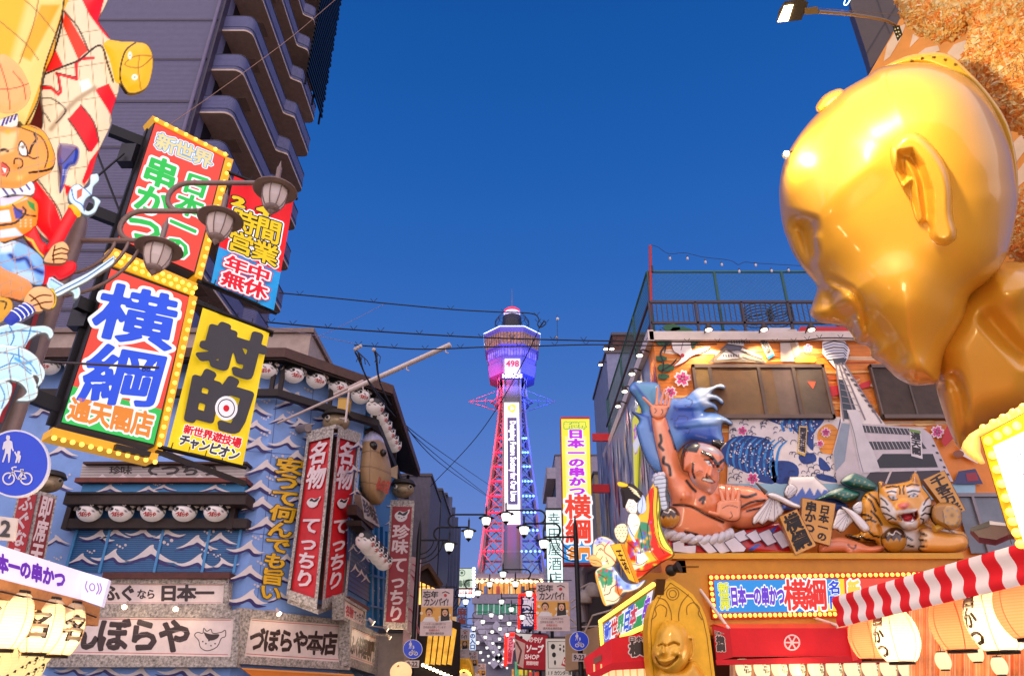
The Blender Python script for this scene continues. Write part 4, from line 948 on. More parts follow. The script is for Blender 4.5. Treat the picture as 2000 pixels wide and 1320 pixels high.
for s in (-1, 1): m.box((s * r - .25, TY + .7, z0), (s * r + .25, TY + 1.3, z1), '#d9d0da')
obj('lift_shaft', m, STEEL, tw)
TP = Pl(1000, 900, TY + .6, 0); m = M(); q = [(985, 786), (1013.5, 786), (1016, 1023), (988 - 2, 1023)]
m.poly(TP, q, '#ffffff', .1, .5); obj('screen_panel', m, mat('white_screen', .4, glow=1.0, dirt=0), tw)
m = M(); m.poly(TP, [(990.5, 815), (1009.5, 815), (1011.5, 985), (992, 985)], '#5a4f80', .14); obj('screen_strip', m, SIGN, tw)
m = M(); tq = [(1007.5, 818), (1009.5, 982), (994, 982), (992.5, 818)]; m.text(TP, 'Designing Future Society for Our Lives', tq, '#ffffff', .03, .2, fit=True, N=40)
for k in range(9): a = 2 * math.pi * k / 9; m.poly(TP, circ(1000 + 6 * math.cos(a), 797 + 6 * math.sin(a), 2.2 + .7 * (k % 3), n=8), '#e2a243', .15)
obj('lettering', m, mat('lit_letter', .4, glow=1.3, dirt=0), tw)
CP = Pl(1000, 715, TY - 3, 0); m = M(); m.poly(CP, [(985.5, 700), (1016, 700), (1016, 729), (985.5, 729)], '#f4eef4', 0, .6); obj('clock_panel', m, mat('clock_screen', .4, glow=.6, dirt=0, base=.1), tw); m = M(); m.poly(CP, [(979, 729.5), (1022, 729.5), (1022, 739), (979, 739)], '#3a3060', 0, .5); obj('maker_board', m, STEEL, tw)
m = M(); m.text(CP, '498', [(988, 704), (1014, 704), (1014, 716), (988, 716)], '#c81c3c', .045, .3, fit=True); obj('clock_digits', m, SIGN, tw)
m = M(); m.text(CP, 'HITACHI', [(981, 730.5), (1020, 730.5), (1020, 737.5), (981, 737.5)], '#ffffff', .05, .3, fit=True); obj('maker_lettering', m, mat('lit_letter', .4, glow=1.3, dirt=0), tw)
DC = np.array((0, TCY - .5, 0)); DY = TCY - 8.5
def octa(prof, col, rot=math.pi / 8):
    m = M(); n = 8; vs = [DC + (r / math.cos(math.pi / 8) * math.cos(rot + 2 * math.pi * k / n - math.pi / 2), r / math.cos(math.pi / 8) * math.sin(rot + 2 * math.pi * k / n - math.pi / 2), z) for r, z in prof for k in range(n)]
    m.add(vs, [(i * n + k, i * n + (k + 1) % n, (i + 1) * n + (k + 1) % n, (i + 1) * n + k) for i in range(len(prof) - 1) for k in range(n)], col); return m
U = lambda y: tz(y, DY); W_ = lambda p, y: tm(p, y, DY + 3)
m = octa([(3.4, U(728)), (W_(44, 715), U(722)), (W_(47, 705), U(704)), (W_(47, 700), U(700)), (W_(44, 698), U(698)), (W_(46, 690), U(692)), (W_(47, 680), U(673)), (W_(51, 670), U(671)), (W_(53.5, 655), U(644)), (W_(55, 650), U(643)), (W_(55, 640), U(638)), (W_(30, 635), U(636)), (0, U(635))], '#9a92d0'); obj('deck', m, STEEL, tw)
WARM = mat('lit_window_warm', .2, glow=.42, dirt=1.0, scale=1.6); COOL = mat('lit_window_cool', .2, glow=.8, dirt=.9, scale=.8)
m = octa([(W_(50.6, 668) + .12, U(669)), (W_(52.6, 652) + .12, U(648))], '#8a6234'); obj('upper_window', m, WARM, tw)
m = octa([(W_(46, 688) + .15, U(690)), (W_(46.8, 678) + .15, U(678))], '#6a62c8'); obj('lower_window', m, COOL, tw)
m = M()
for k in range(8):
    for j in range(7):
        a0 = math.pi / 8 - math.pi / 2 + 2 * math.pi * k / 8; a1 = a0 + 2 * math.pi / 8; f = (j + .0) / 7
        for (ra, za, rb2, zb) in ((W_(50.6, 668) + .2, U(669.5), W_(52.6, 652) + .2, U(647)), (W_(46, 688) + .22, U(690.5), W_(46.8, 678) + .22, U(677))):
            c = math.cos(math.pi / 8); pa = [DC + (ra / c * math.cos(a), ra / c * math.sin(a), za) for a in (a0, a1)]; pb = [DC + (rb2 / c * math.cos(a), rb2 / c * math.sin(a), zb) for a in (a0, a1)]
            m.tube([pa[0] + (pa[1] - pa[0]) * f, pb[0] + (pb[1] - pb[0]) * f], .09, '#8d7f96', 4)
obj('mullion', m, STEEL, tw)
lamp('tower_floodlight', (-13, TY - 12, U(720)), 20000, (.36, .10, 1), 1, 'SPOT', (-5, TCY, U(675)), 90); lamp('tower_floodlight', (13, TY - 12, U(720)), 24000, (.10, .16, 1), 1, 'SPOT', (5, TCY, U(675)), 90)
m = octa([(W_(55.3, 640) + .1, U(638.4)), (W_(55.3, 640) + .1, U(637))], '#cfe0ff'); obj('rim_light', m, mat('rim_light', .3, glow=2.2, dirt=0), tw)
U = lambda y: tz(y, TCY - 1)
m = M(); m.lathe([(W_(19, 630), U(642)), (W_(19, 630), U(619)), (0, U(618))], '#3b3a55', 20, DC)
for k in range(16): a = 2 * math.pi * k / 16; r1, r2 = W_(34, 630), W_(27, 625); m.tube([DC + (r1 * math.cos(a), r1 * math.sin(a), U(636)), DC + (r1 * math.cos(a), r1 * math.sin(a), U(628)), DC + (r2 * math.cos(a), r2 * math.sin(a), U(619))], .08, '#4a4a68', 4)
for rr, y in ((34, 628), (34, 632), (27, 619)): m.tube([DC + (W_(rr, y) * math.cos(a), W_(rr, y) * math.sin(a), U(y)) for a in np.linspace(0, 2 * math.pi, 24)], .08, '#4a4a68', 4)
obj('roof_drum', m, STEEL, tw)
m = M(); m.lathe([(W_(16.5, 615), U(619.2)), (W_(16.5, 612), U(610))], '#cfc6ec', 24, DC); obj('dome_band', m, mat('dome_band', .4, glow=.75, dirt=0), tw)
m = M(); m.lathe([(W_(16.7, 610), U(610)), (W_(16, 606), U(606)), (W_(12, 604), U(603)), (0, U(601.5))], '#f0203a', 24, DC); obj('dome_cap', m, mat('dome_cap', .4, glow=.9, dirt=0), tw)
m = M(); m.tube([DC + (0, 0, U(602)), DC + (0, 0, U(580)), DC + (0, 0, U(562))], [.16, .1, .05], '#c9a9b6', 6); obj('antenna', m, STEEL, tw)
m = M(); zs = tz(770)
for sx in (-1, 1):
    tip = np.array((sx * tm(87, 770), TCY - 3, zs))
    for dy, y in ((-4, 747), (-4, 770), (4, 770), (-4, 795), (4, 747)): m.bar(np.array((sx * tm(18 if y != 770 else 34, y), TCY + dy, tz(y))), tip, .11, .11, '#b4a3b4')
    for f in (.35, .6, .8):
        c = tip * f + np.array((0, (1 - f) * TCY, (1 - f) * zs)); s = (1 - f) * tm(24, 770); c[1] = TCY - 3
        m.tube([c + (0, 0, s), c + (0, s, 0), c - (0, 0, s), c - (0, s, 0), c + (0, 0, s)], .07, '#b4a3b4', 4)
    for dy in (-5, 5): m.bar(np.array((sx * 2.5, TCY + dy, tz(762))), np.array((sx * 6, TCY, tz(764))), .3, .3, '#c9b4c4')
m.tube([np.array((tm(34, 770) * math.cos(a), TCY + tm(34, 770) * math.sin(a), zs)) for a in np.linspace(0, 2 * math.pi, 20)], .25, '#c9b9c6', 5)
for sx in (-1, 1):
    for p, y0, p2, y1 in ((34, 706, 20, 758), (31, 712, 26, 750), (22, 706, 30, 765)): m.bar(np.array((sx * tm(p, y0), TCY - 4, tz(y0))), np.array((sx * tm(p2, y1), TCY - 4, tz(y1))), .35, .35, '#c9b9c6')
obj('spar_ring', m, STEEL, tw)
for nm, sx, col in (('red', -1, '#ff2040'), ('blue', 1, '#86b8ff')):
    for y, p in prof[1:9]:
        if y > 1110: continue
        m = M(); z = tz(y); c0, c1 = corner(0 if sx < 0 else 1, z), corner(1 if sx < 0 else 0, z)
        for j in range(5): m.ball(c0 + (c1 - c0) * (.04 + .075 * j) - (0, .5, 0), .34, col, 6, 4)
        obj('light_row', m, mat(nm + '_led', .4, glow=2.4 if sx < 0 else 1.5, dirt=0), tw)
for z in (34, 48, 62, 76):
    for sx, col in ((-1, (1, .012, .07)), (1, (.012, .07, 1))):
        lamp('tower_floodlight', (sx * (17 - (z - 34) * .14), TY - 7, z), 42000, col, 1.0, 'SPOT', (sx * 5.5, TCY, z + 6), 70)
lamp('tower_floodlight', (0, TY - 9, tz(745)), 12000, (.30, .22, 1), 1, 'SPOT', (0, TCY, tz(690)), 100)
# base building under the tower
bb = thing('tower_base_building', 'low grey building with lit shop windows between the feet of the tower', 'building')
BP = Pl(990, 1150, 168, 0)
m = M(); m.poly(BP, [(926, 1124), (1070, 1124), (1072, 1340), (924, 1340)], '#8d8896', 0, 12); m.poly(BP, [(922, 1119), (1074, 1119), (1074, 1131), (922, 1131)], '#8a7f92', .6, 12.5); m.poly(BP, [(922, 1160), (1074, 1160), (1074, 1178), (922, 1178)], '#8f8798', .5, 1); m.poly(BP, [(922, 1200), (1074, 1200), (1074, 1214), (922, 1214)], '#8f8798', .5, 1); obj('wall', m, MATTE, bb)
m = M(); m.poly(BP, [(936, 1139), (1060, 1139), (1060, 1159), (936, 1159)], '#c98a3c', .2)
for k in range(11): m.poly(BP, vq(938 + k * 11.3, 940 + k * 11.3, 1138, 1160), '#5a4030', .3); 
for k in range(5): m.poly(BP, vq(945 + k * 24, 953 + k * 24, 1144, 1159), ('#43507c', '#a03c2c', '#e8c890', '#2c2a3c', '#c05a30')[k], .26)
obj('shop_window', m, mat('lit_window_warm2', .3, glow=.7, dirt=.5, scale=.5), bb)
m = M(); m.poly(BP, [(930, 1180), (1044, 1180), (1044, 1199), (930, 1199)], '#2f7a5c', .2)
for k in range(11): m.poly(BP, vq(931 + k * 11, 932.5 + k * 11, 1179, 1200), '#b9c4c8', .3)
obj('green_window', m, mat('lit_window_green', .3, glow=.35, dirt=.3), bb)
m = M()
for x0, y0, x1, y1 in ((965, 1218, 1010, 1262), (1060, 1200, 960, 1300), (930, 1214, 985, 1300), (1040, 1215, 1010, 1320)): m.bar(BP.at(x0, y0, 1.5), BP.at(x1, y1, 1.5), 2.6, 1.6, '#b4aebe')
for y in (1228, 1246): m.bar(BP.at(930, y, 1.3), BP.at(1066, y, 1.3), 1.4, 1.6, '#aaa4b4')
obj('arch_beam', m, MATTE, bb)
m = M()
for k in range(14): m.ball(BP.at(932 + k * 9.6, 1134, .9), .5, '#ffd79a', 6, 4)
obj('eave_bulb', m, BULB, bb)
# ================================================================ houses along the street
def block(name, label, Y, x0, x1, ytop, depth, col, cat='building', mt=None, extra=None, ybot=None):
    t = thing(name, label, cat); a, b = at(x0, ytop, Y), at(x1, ytop, Y)
    m = M(); z0 = 0 if ybot is None else at(x0, ybot, Y)[2]; m.box((a[0], Y, z0), (b[0], Y + depth, a[2]), col); obj('wall', m, mt or MATTE, t)
    m = M(); m.box((a[0] - .06, Y - .06, a[2]), (b[0] + .06, Y + depth + .06, a[2] + .14), '#5a5358'); obj('parapet', m, MATTE, t)
    if extra: extra(t, a, b)
    return t
CORR = mat('corrugated', .6, dirt=.25, bump=.8, bscale=5, stripes='X')
block('corrugated_house', 'grey corrugated block rising behind the carved fish head', 34, 760, 842, 930, 5, '#6b6470', mt=CORR)
block('dark_house', 'tall black sign covered house beyond the corrugated block', 40, 815, 863, 958, 6, '#141318', mt=PAINT)
def fins(t, a, b):
    m = M()
    for k in range(4): m.box((b[0] + .0, 47 + k * 1.6, a[2] - 7), (b[0] + .35 + .1 * k, 47.2 + k * 1.6, a[2] - .3 * k), '#50587c')
    obj('edge_sign', m, PAINT, t)
block('dark_house', 'narrow black house edged with pale lit sign fins', 46.5, 830, 872, 966, 8, '#121116', mt=PAINT, extra=fins)
def warm(t, a, b):
    m = M()
    for k in range(12): m.box((b[0] + .01, 57 + k, a[2] - 1.5), (b[0] + .06, 57.7 + k, a[2] - .3), '#fff0c0')
    obj('soffit_light', m, BULB, t); m = M(); m.box((b[0] + .012, 57, a[2] - 9), (b[0] + .05, 69, a[2] - 1.7), '#d8b276'); obj('tiled_face', m, SOFTSIGN, t)
block('tiled_house', 'cream tiled house with a row of lights under its top edge', 56, 850, 878, 1082, 14, '#a88a62', extra=warm)
block('cream_shop', 'plain cream shop wall beside the maroon pillar sign', 29, 735, 793, 1236, 5, '#d8c2ae', ybot=None)
PK = Pl(800, 1150, 28, 0)
r = thing('painted_board', 'pale pink painted panel beside the maroon pillar sign', 'panel'); m = M(); m.poly(PK, [(796, 1085), (822, 1090), (812, 1262), (786, 1258)], '#e8b8b4', 0, .15)
rng = random.Random(5)
for k in range(12): x, y = 792 + rng.random() * 22, 1100 + rng.random() * 150; m.line(PK, spl([(x - 8, y), (x, y + 6), (x + 6, y + 22)], 4, False), 2.5, rng.choice(['#d0606a', '#f2dcd4', '#c98890']), .01)
obj('board', m, PAINT, r)
r = thing('wooden_storefront', 'dark timber shop gable with golden lit slats', 'storefront'); WP = Pl(840, 1180, 31, 25); m = M(); m.poly(WP, [(812, 1118), (836, 1108), (858, 1140), (866, 1190), (812, 1190)], '#3a2418', 0, .3); m.poly(WP, [(806, 1116), (838, 1098), (866, 1140), (862, 1146), (836, 1108), (810, 1122)], '#5c3a22', .3, .5); m.poly(WP, [(812, 1186), (900, 1216), (898, 1320), (806, 1320)], '#2a1d18', -.05, .3); obj('timber', m, WOOD, r)
m = M()
for k in range(5): m.poly(WP, [(840 + 11 * k, 1205 + 5 * k), (848 + 11 * k, 1209 + 5 * k), (838 + 11 * k, 1298), (830 + 11 * k, 1296)], '#e8a83c', .04, .03)
obj('lit_slat', m, mat('lit_slat', .5, glow=.8, dirt=.5), r)
m = M()
for k in range(6): m.poly(WP, [(816 + k * 9, 1134 + 4 * k), (822 + k * 9, 1136 + 4 * k), (822 + k * 9, 1180 + 2 * k), (816 + k * 9, 1180)], '#b8853c', .02)
for k in range(9): m.ball(WP.at(826 + k * 7, 1298 + k * 3, .5), .07, '#ffe9bd', 6, 5)
obj('shop_bulb', m, BULB, r)
r = thing('lantern_cluster', 'warm lit red topped lantern at the foot of the cream shop', 'lantern'); m = M(); m.ball(at(783, 1312, 24), (.34, .3, .3), '#ffc890', 16, 10); obj('paper', m, PAPER, r); m = M()
for k in range(7): a = k / 7 * 2 * math.pi; m.ball(at(783, 1303, 24) + np.array((.2 * math.cos(a), .2 * math.sin(a), 0)), .07, '#d8392c', 6, 5)
obj('ornament', m, PAINT, r)
r = thing('golden_figure', 'small gilded figure in a lit shop opening under the second poster', 'statue'); GP = Pl(905, 1290, 40, 0); m = M(); m.puff(GP, [(886, 1322), (884, 1296), (890, 1284), (900, 1276), (908, 1270), (915, 1275), (918, 1286), (924, 1300), (922, 1322)], .25, '#d99a2c', step=2, relief=[('dot', (903, 1288), 6, .2, 0), ('line', [(894, 1300), (914, 1304)], 3, -.1, 2)]); obj('body', m, mat('gilt', .3, metal=.6, glow=.25, dirt=.1), r)
r = thing('round_gold_sign', 'round cream shop sign ringed with yellow bulbs at the street bottom', 'sign'); m = M(); m.poly(GP, circ(906, 1322, 15, n=28), '#d9982c', .8, .2); m.poly(GP, circ(906, 1322, 12, n=28), '#f4dca8', .81); obj('disc', m, SOFTSIGN, r); m = M(); m.poly(GP, circ(906, 1311, 3, n=10), '#5a4a2c', .82); obj('emblem', m, PAINT, r); bulbs(r, GP, [(*[(906 + 13.6 * math.cos(a), 1322 + 13.6 * math.sin(a))] * 2, 1) for a in np.linspace(math.pi, 2 * math.pi, 11)], .05, .84, BULB)
def sign(name, label, pl, q, bands, texts, mt=SIGN, frame=None, depth=.25, grow=1.06, group=None, cat='sign', extra=None, lmt=None):
    r = thing(name, label, cat, group); m = M(); qc = np.mean(q, 0)
    m.poly(pl, [tuple(qc + (np.array(p) - qc) * grow) for p in q], frame or '#332d30', -.01, depth); obj('case', m, PAINT, r); m = M()
    for s0, t0, s1, t1, c in bands: m.poly(pl, sub(q, s0, t0, s1, t1), c, .012 + .004 * (s0 > 0))
    obj('face_panel', m, mt, r); m = M()
    for t in texts: m.text(pl, *t[:3], h=.03, **t[3])
    if extra: extra(m)
    if m.v: obj('lettering', m, lmt or mt, r)
    return r
S1 = Pl(900, 1130, 60, 0)
def crest(m): m.line(S1, circ(902, 1118, 6, n=16), 1.5, '#4b6a5c', .05, True); m.poly(S1, circ(902, 1118, 3, n=8), '#4b6a5c', .05)
r = sign('sign_board', 'pale green signboard with a round crest and a red strip below', S1, [(880, 1110), (924, 1110), (924, 1160), (880, 1160)], [(0, 0, 1, .78, '#cfdccb'), (0, .78, 1, 1, '#e0402e')], [('鶴橋', [(888, 1134), (918, 1130), (918, 1146), (888, 1146)], '#59705f', dict(off=.03)), ('24時間営業中', [(883, 1150.5), (921, 1150.5), (921, 1158.5), (883, 1158.5)], '#fff', dict(off=.05))], extra=crest)
bulbs(r, S1, [((925.5, 1110), (925.5, 1160), 9), ((881, 1162.5), (924, 1162.5), 9)], .13, .1, mat('pale_bulb', .4, glow=2.5, dirt=0), col='#d8e8ff')
S2 = Pl(900, 1200, 43, 0)
sign('vertical_sign', 'blue vertical mahjong parlour sign with brown characters', S2, [(893, 1184), (912, 1186), (911, 1222), (892, 1220)], [(0, 0, 1, 1, '#4a86c8')], [('麻雀', [(894, 1186), (911, 1187), (910, 1220), (893, 1219)], '#7a3a34', dict(off=.05, vert=True))], mt=SOFTSIGN)
S3 = Pl(920, 1250, 62, 0); sign('vertical_sign', 'small white and blue lit vertical sign beside the second poster', S3, [(917, 1234), (929, 1234), (929, 1270), (917, 1270)], [(0, 0, 1, 1, '#dfe9ff')], [('の入口', [(918, 1236), (928, 1236), (928, 1268), (918, 1268)], '#2a4a86', dict(off=.06, vert=True))])
S4 = Pl(1030, 1200, 50, 0); r = sign('vertical_sign', 'dark blue vertical sign with white characters in a frame of red bulbs', S4, [(1017, 1163), (1045, 1163), (1044, 1226), (1016, 1226)], [(0, 0, 1, 1, '#1f2f5c')], [('串新', [(1020, 1165), (1042, 1165), (1042, 1190), (1020, 1190)], '#e8e2f0', dict(off=.05)), ('名物', [(1020, 1192), (1042, 1192), (1041, 1222), (1019, 1222)], '#e8e2f0', dict(off=.06, vert=True))], mt=SOFTSIGN)
REDB = mat('red_bulb', .4, glow=1.1, dirt=0); bulbs(r, S4, [((1014.5, 1163), (1013.5, 1226), 13), ((1046.5, 1163), (1046, 1226), 13), ((1016, 1161), (1046, 1161), 7)], .1, .08, REDB, col='#ff2418')
S5 = Pl(1010, 1260, 70, 0); r = sign('vertical_sign', 'pink vertical sign outlined with glowing red tubes near the arch', S5, [(991, 1240), (1006, 1240), (1000, 1296), (989, 1296)], [(0, 0, 1, 1, '#d88a9a')], [('うどん酒場', [(993, 1244), (1003, 1244), (998, 1292), (990, 1292)], '#b02838', dict(off=.05, vert=True))], mt=SOFTSIGN)
bulbs(r, S5, [((988.5, 1239), (987, 1297), 16), ((990, 1238), (1005, 1238), 6)], .16, .1, REDB, col='#ff2418')
S6 = Pl(1040, 1270, 36, 0)
def flag(m): m.poly(S6, [(1006, 1236), (1040, 1238), (1030, 1252)], '#e8ded6', .02); m.poly(S6, circ(1018, 1244, 3, n=8), '#222', .024); m.poly(S6, [(1004, 1246), (1026, 1256), (1022, 1304), (1010, 1298)], '#c9998e', .018); m.line(S6, [(1008, 1252), (1018, 1270), (1012, 1296)], 4, '#6f3a38', .02)
sign('shop_sign', 'red souvenir shop sign with white lettering reading SHOP', S6, [(1008, 1236), (1070, 1240), (1066, 1308), (1012, 1304)], [(0, 0, 1, 1, '#a8202c')], [('のやげ', [(1034, 1242), (1060, 1244), (1058, 1256), (1032, 1254)], '#eccfc8', dict(off=.05)), ('ソーブ', [(1028, 1257), (1062, 1259), (1060, 1276), (1026, 1274)], '#f6e4de', dict(off=.06)), ('SHOP', [(1025, 1277), (1054, 1278), (1053, 1287), (1024, 1286)], '#f6e4de', dict(off=.04, fit=True)), ('営業時間', [(1028, 1290), (1052, 1291), (1051, 1299), (1027, 1298)], '#e8c0b8', dict(off=.05))], mt=SOFTSIGN, extra=flag)
S7 = Pl(1090, 1290, 30, -8)
def veg(m):
    for x, y, a, b in ((1080, 1262, 4.5, 5.5), (1094, 1267, 2, 3), (1082, 1278, 4, 5), (1084, 1293, 2, 5), (1094, 1259, 2.4, 1.2), (1101, 1262, 1.5, 3), (1101, 1270, 1.5, 3)): m.poly(S7, circ(x, y, a, b, 10), '#2d2524', .03)
    m.line(S7, [(1070, 1252), (1110, 1252), (1110, 1304), (1071, 1304)], 1.2, '#3a302c', .03, True); m.poly(S7, [(1102, 1282), (1116, 1288), (1110, 1304), (1096, 1298)], '#b8322e', .034); m.text(S7, 'ほ', [(1100, 1285), (1113, 1290), (1109, 1301), (1098, 1296)], '#f0ddd4', .04, .04)
r = sign('shop_sign', 'boxy white counter bar sign with black ink drawings and a red seal', S7, [(1066, 1247), (1117, 1247), (1117, 1330), (1066, 1330)], [(0, 0, 1, 1, '#e3d3c6')], [('IFカウンター席', [(1071, 1309), (1116, 1309), (1116, 1318), (1071, 1318)], '#2d2524', dict(off=.03)), ('2F座敷完備席', [(1071, 1320), (1116, 1320), (1116, 1329), (1071, 1329)], '#2d2524', dict(off=.03))], mt=mat('white_board', .6, glow=.25, dirt=.1), depth=2.2, extra=veg, frame='#cdbfae', grow=1.02)
# white and pink posters hung from the lamp posts
def poster(label, Y, x, y, wd, ht, az=0):
    r = thing('street_poster', label, 'poster', 'year end party posters on the lamp posts'); pl = Pl(x, y, Y, az); q = vq(x - wd / 2, x + wd / 2, y - ht / 2, y + ht / 2); m = M(); m.poly(pl, q, '#e6cfc8', 0, .03); obj('board', m, PAINT, r); m = M()
    m.poly(pl, sub(q, 0, .385, 1, .70), '#f0b04c', .006)
    rng = random.Random(int(x)); 
    for k in range(14): c = bil(q, rng.random(), .40 + .26 * rng.random()); m.poly(pl, circ(c[0], c[1], wd * .05, n=8), rng.choice(['#f6e2b8', '#e8a040', '#f4d070', '#fff4dc']), .009)
    for s, hair, long in ((.26, '#2a1a16', 0), (.76, '#241613', 1)):
        c = bil(q, s, .5); w_ = wd
        m.poly(pl, [(c[0] - w_ * .22, c[1] + ht * .2), (c[0] - w_ * .12, c[1] + ht * .1), (c[0] + w_ * .12, c[1] + ht * .1), (c[0] + w_ * .22, c[1] + ht * .2)], '#f3ece8', .012)
        m.poly(pl, circ(c[0], c[1] - ht * .01, w_ * .115, ht * .085, 14) if not long else [(c[0] - w_ * .12, c[1] - ht * .08), (c[0] + w_ * .11, c[1] - ht * .08), (c[0] + w_ * .15, c[1] + ht * .17), (c[0] - w_ * .14, c[1] + ht * .19)], hair, .016)
        m.poly(pl, circ(c[0], c[1] + ht * .015, w_ * .085, ht * .07, 14), '#e8b48c', .02); m.poly(pl, circ(c[0], c[1] + ht * .05, w_ * .03, ht * .02, 8), '#a83c34', .024)
        for d in (-1, 1): m.poly(pl, circ(c[0] + d * w_ * .035, c[1], w_ * .014, n=6), '#2a1a16', .024)
    obj('picture', m, PAINT, r); m = M()
    m.text(pl, '忘年', sub(q, .04, .05, .52, .2), '#33282a', .03, .01, slant=.1); m.text(pl, 'カンパイ!', sub(q, .08, .2, 1.0, .37), '#33282a', .03, .01, slant=.14, fill=.98)
    m.poly(pl, circ(*bil(q, .75, .14), wd * .05, n=10), '#c8323c', .01); m.line(pl, [tuple(bil(q, s, t)) for s, t in ((.64, .09), (.75, .06), (.88, .1))], wd * .03, '#4a3a3a', .01)
    for k, tx in enumerate(('ハイボールは新世界での', '忘年会を応援しています!', '各種飲食店', '通天閣本通商店会')): s0, s1 = ((.14, .8), (.1, .86), (.28, .62), (.18, .76))[k]; m.text(pl, tx, sub(q, s0, .725 + .065 * k, s1, .78 + .065 * k), ('#55464a', '#55464a', '#c05048', '#55464a')[k], .0, .01, N=24)
    obj('lettering', m, PAINT, r); m = M(); a, b = pl.at(*bil(q, -.15, -.04)), pl.at(*bil(q, 1.1, -.04)); m.tube([a, b], .015, '#2a2426', 5); obj('hanger_rod', m, DARK, r); return r
poster('long pinkish poster on the lamp post beside the maroon pillar sign', 24.6, 853, 1195, 62, 92); poster('poster with the round red logo on the post by the red awning', 23.5, 1080, 1184, 64, 95)
poster('smaller poster under the pale green signboard on the second post', 39.2, 898, 1256, 38, 58); poster('third poster down the dark building side, above the round gold sign', 53.6, 920, 1292, 27, 42); poster('fourth and smallest poster peeping from behind the third', 66.5, 938, 1312, 22, 34)
# right hand side of the street beyond the mural house
def curve_block(t, a, b): 
    for k in range(6):
        m = M(); z = a[2] - 1.2 - 3 * k; m.box((a[0] - .9, 69, z - 1.15), (a[0] + .0, 79, z), '#a99fae'); m.tube([(a[0] - .9, 69, z - 1.15), (a[0] - .9, 69, z)], .06, '#8e8494', 8); obj('balcony', m, MATTE, t)
    m = M()
    for k in range(6): z = a[2] - 1.2 - 3 * k; m.box((a[0] - .01, 69.5, z - 3.0), (a[0] + .01, 78, z - 1.15), '#2c2830'); m.box((a[0] + 2.6, 68.98, z - 2.4), (a[0] + 3.6, 69.01, z - 1.2), '#2c2a34')
    obj('window', m, DARK, t)
block('apartment_building', 'grey block of flats with open balconies behind the yellow vertical sign', 69, 1084, 1200, 890, 12, '#9a90a2', extra=curve_block)
block('beige_house', 'plain beige wall between the yellow vertical sign and the mural house', 40, 1160, 1240, 925, 6, '#a8957c')
S8 = Pl(1080, 1070, 38, 0)
sign('vertical_sign', 'white and pale green lit liquor shop sign partly behind the lamps', S8, [(1066, 996), (1096, 996), (1100, 1146), (1070, 1146)], [(0, 0, 1, 1, '#d5f2ea')], [('幸田屋酒店', [(1069, 1000), (1094, 1000), (1099, 1144), (1071, 1144)], '#22383c', dict(off=.0, vert=True, fill=.9))], mt=mat('lit_white2', .4, glow=.85, dirt=.05))
S9 = Pl(1125, 950, 25.5, 0)
r = sign('vertical_sign', 'tall yellow lit vertical sign with purple and red characters in a red case', S9, [(1096, 818), (1151, 818), (1158, 1098), (1102, 1098)], [(0, 0, 1, .83, '#f6ee3a'), (.12, .12, .88, .82, '#f9f49a'), (0, .83, 1, 1, '#1c8ede')], [
    ('新世界', [(1102, 824), (1144, 824), (1145, 838), (1102, 838)], '#f4ee4c', dict(off=.05, ol=[(.12, '#3aa04a')])), ('日本一の串かつ', [(1108, 838), (1140, 838), (1144, 968), (1112, 968)], '#c21ae0', dict(off=.06, vert=True, ol=[(.13, '#fff')], fill=.9)),
    ('横綱', [(1104, 966), (1152, 966), (1155, 1062), (1106, 1062)], '#f03a1c', dict(off=.03, vert=True, ol=[(.12, '#fff')], fill=.95)), ('名門', [(1108, 1068), (1152, 1068), (1153, 1092), (1108, 1092)], '#f08a1c', dict(off=.05, ol=[(.13, '#fff')]))], frame='#d0141c', depth=.5, grow=1.03)
m = M()
for y in (854, 954): m.bar(S9.at(1157, y, -.25), S9.at(1190, y, -.25), .1, .3, '#d0141c')
obj('bracket', m, PAINT, r)
# duct, beige box and railing between the lamp post and the corner figures
r = thing('vent_duct', 'bent steel exhaust duct with hooded outlets against the dark wall', 'duct'); m = M(); D = lambda x, y, Y=27: at(x, y, Y)
m.tube(spl([D(1166, 1105), (D(1150, 1108)), D(1139, 1118), D(1137, 1150), D(1136, 1185), D(1140, 1215)], 5, False), .19, '#8d8388', 12); m.tube([D(1146, 1150), D(1145, 1230)], .1, '#6f666b', 8); obj('pipe', m, DARK, r); m = M()
for x, y, s in ((1157, 1160, 1), (1143, 1172, .9)): m.lathe([(.0, .42 * s), (.16 * s, .38 * s), (.26 * s, .2 * s), (.27 * s, -.1 * s), (.0, -.1 * s)], '#c9bcb4', 14, D(x, y, 26.6))
obj('hood', m, PAINT, r)
block('dark_wall', 'dark grey rear wall behind the exhaust duct', 28, 1128, 1260, 1095, 1, '#4f474c', cat='wall')
r = thing('shop_box', 'plain beige box on the shop roof beside the bulb framed street side sign', 'box'); XP = Pl(1140, 1240, 24.6, -50); m = M(); m.poly(XP, [(1104, 1240), (1170, 1222), (1170, 1300), (1104, 1310)], '#cfa77f', 0, 1.5); obj('box', m, PAINT, r); m = M(); m.tube([D(1141, 1236, 24.3), D(1158, 1201, 24.3), D(1212, 1186, 22.5)], .03, '#d8c6b8', 6); m.tube([D(1184, 1194, 23.5), D(1184, 1208, 23.5)], .02, '#d8c6b8', 6); obj('handrail', m, PAINT, r)
r = thing('scaffold_frame', 'pale scaffold tubes behind the poster by the red awning', 'scaffold'); m = M()
for a, b in (((1114, 1176), (1128, 1166)), ((1114, 1190), (1128, 1180)), ((1112, 1206), (1126, 1218)), ((1112, 1225), (1170, 1222)), ((1130, 1150), (1148, 1140))): m.tube([D(*a, 26), D(*b, 26)], .03, '#c4b5aa', 6)
obj('tube', m, PAINT, r)
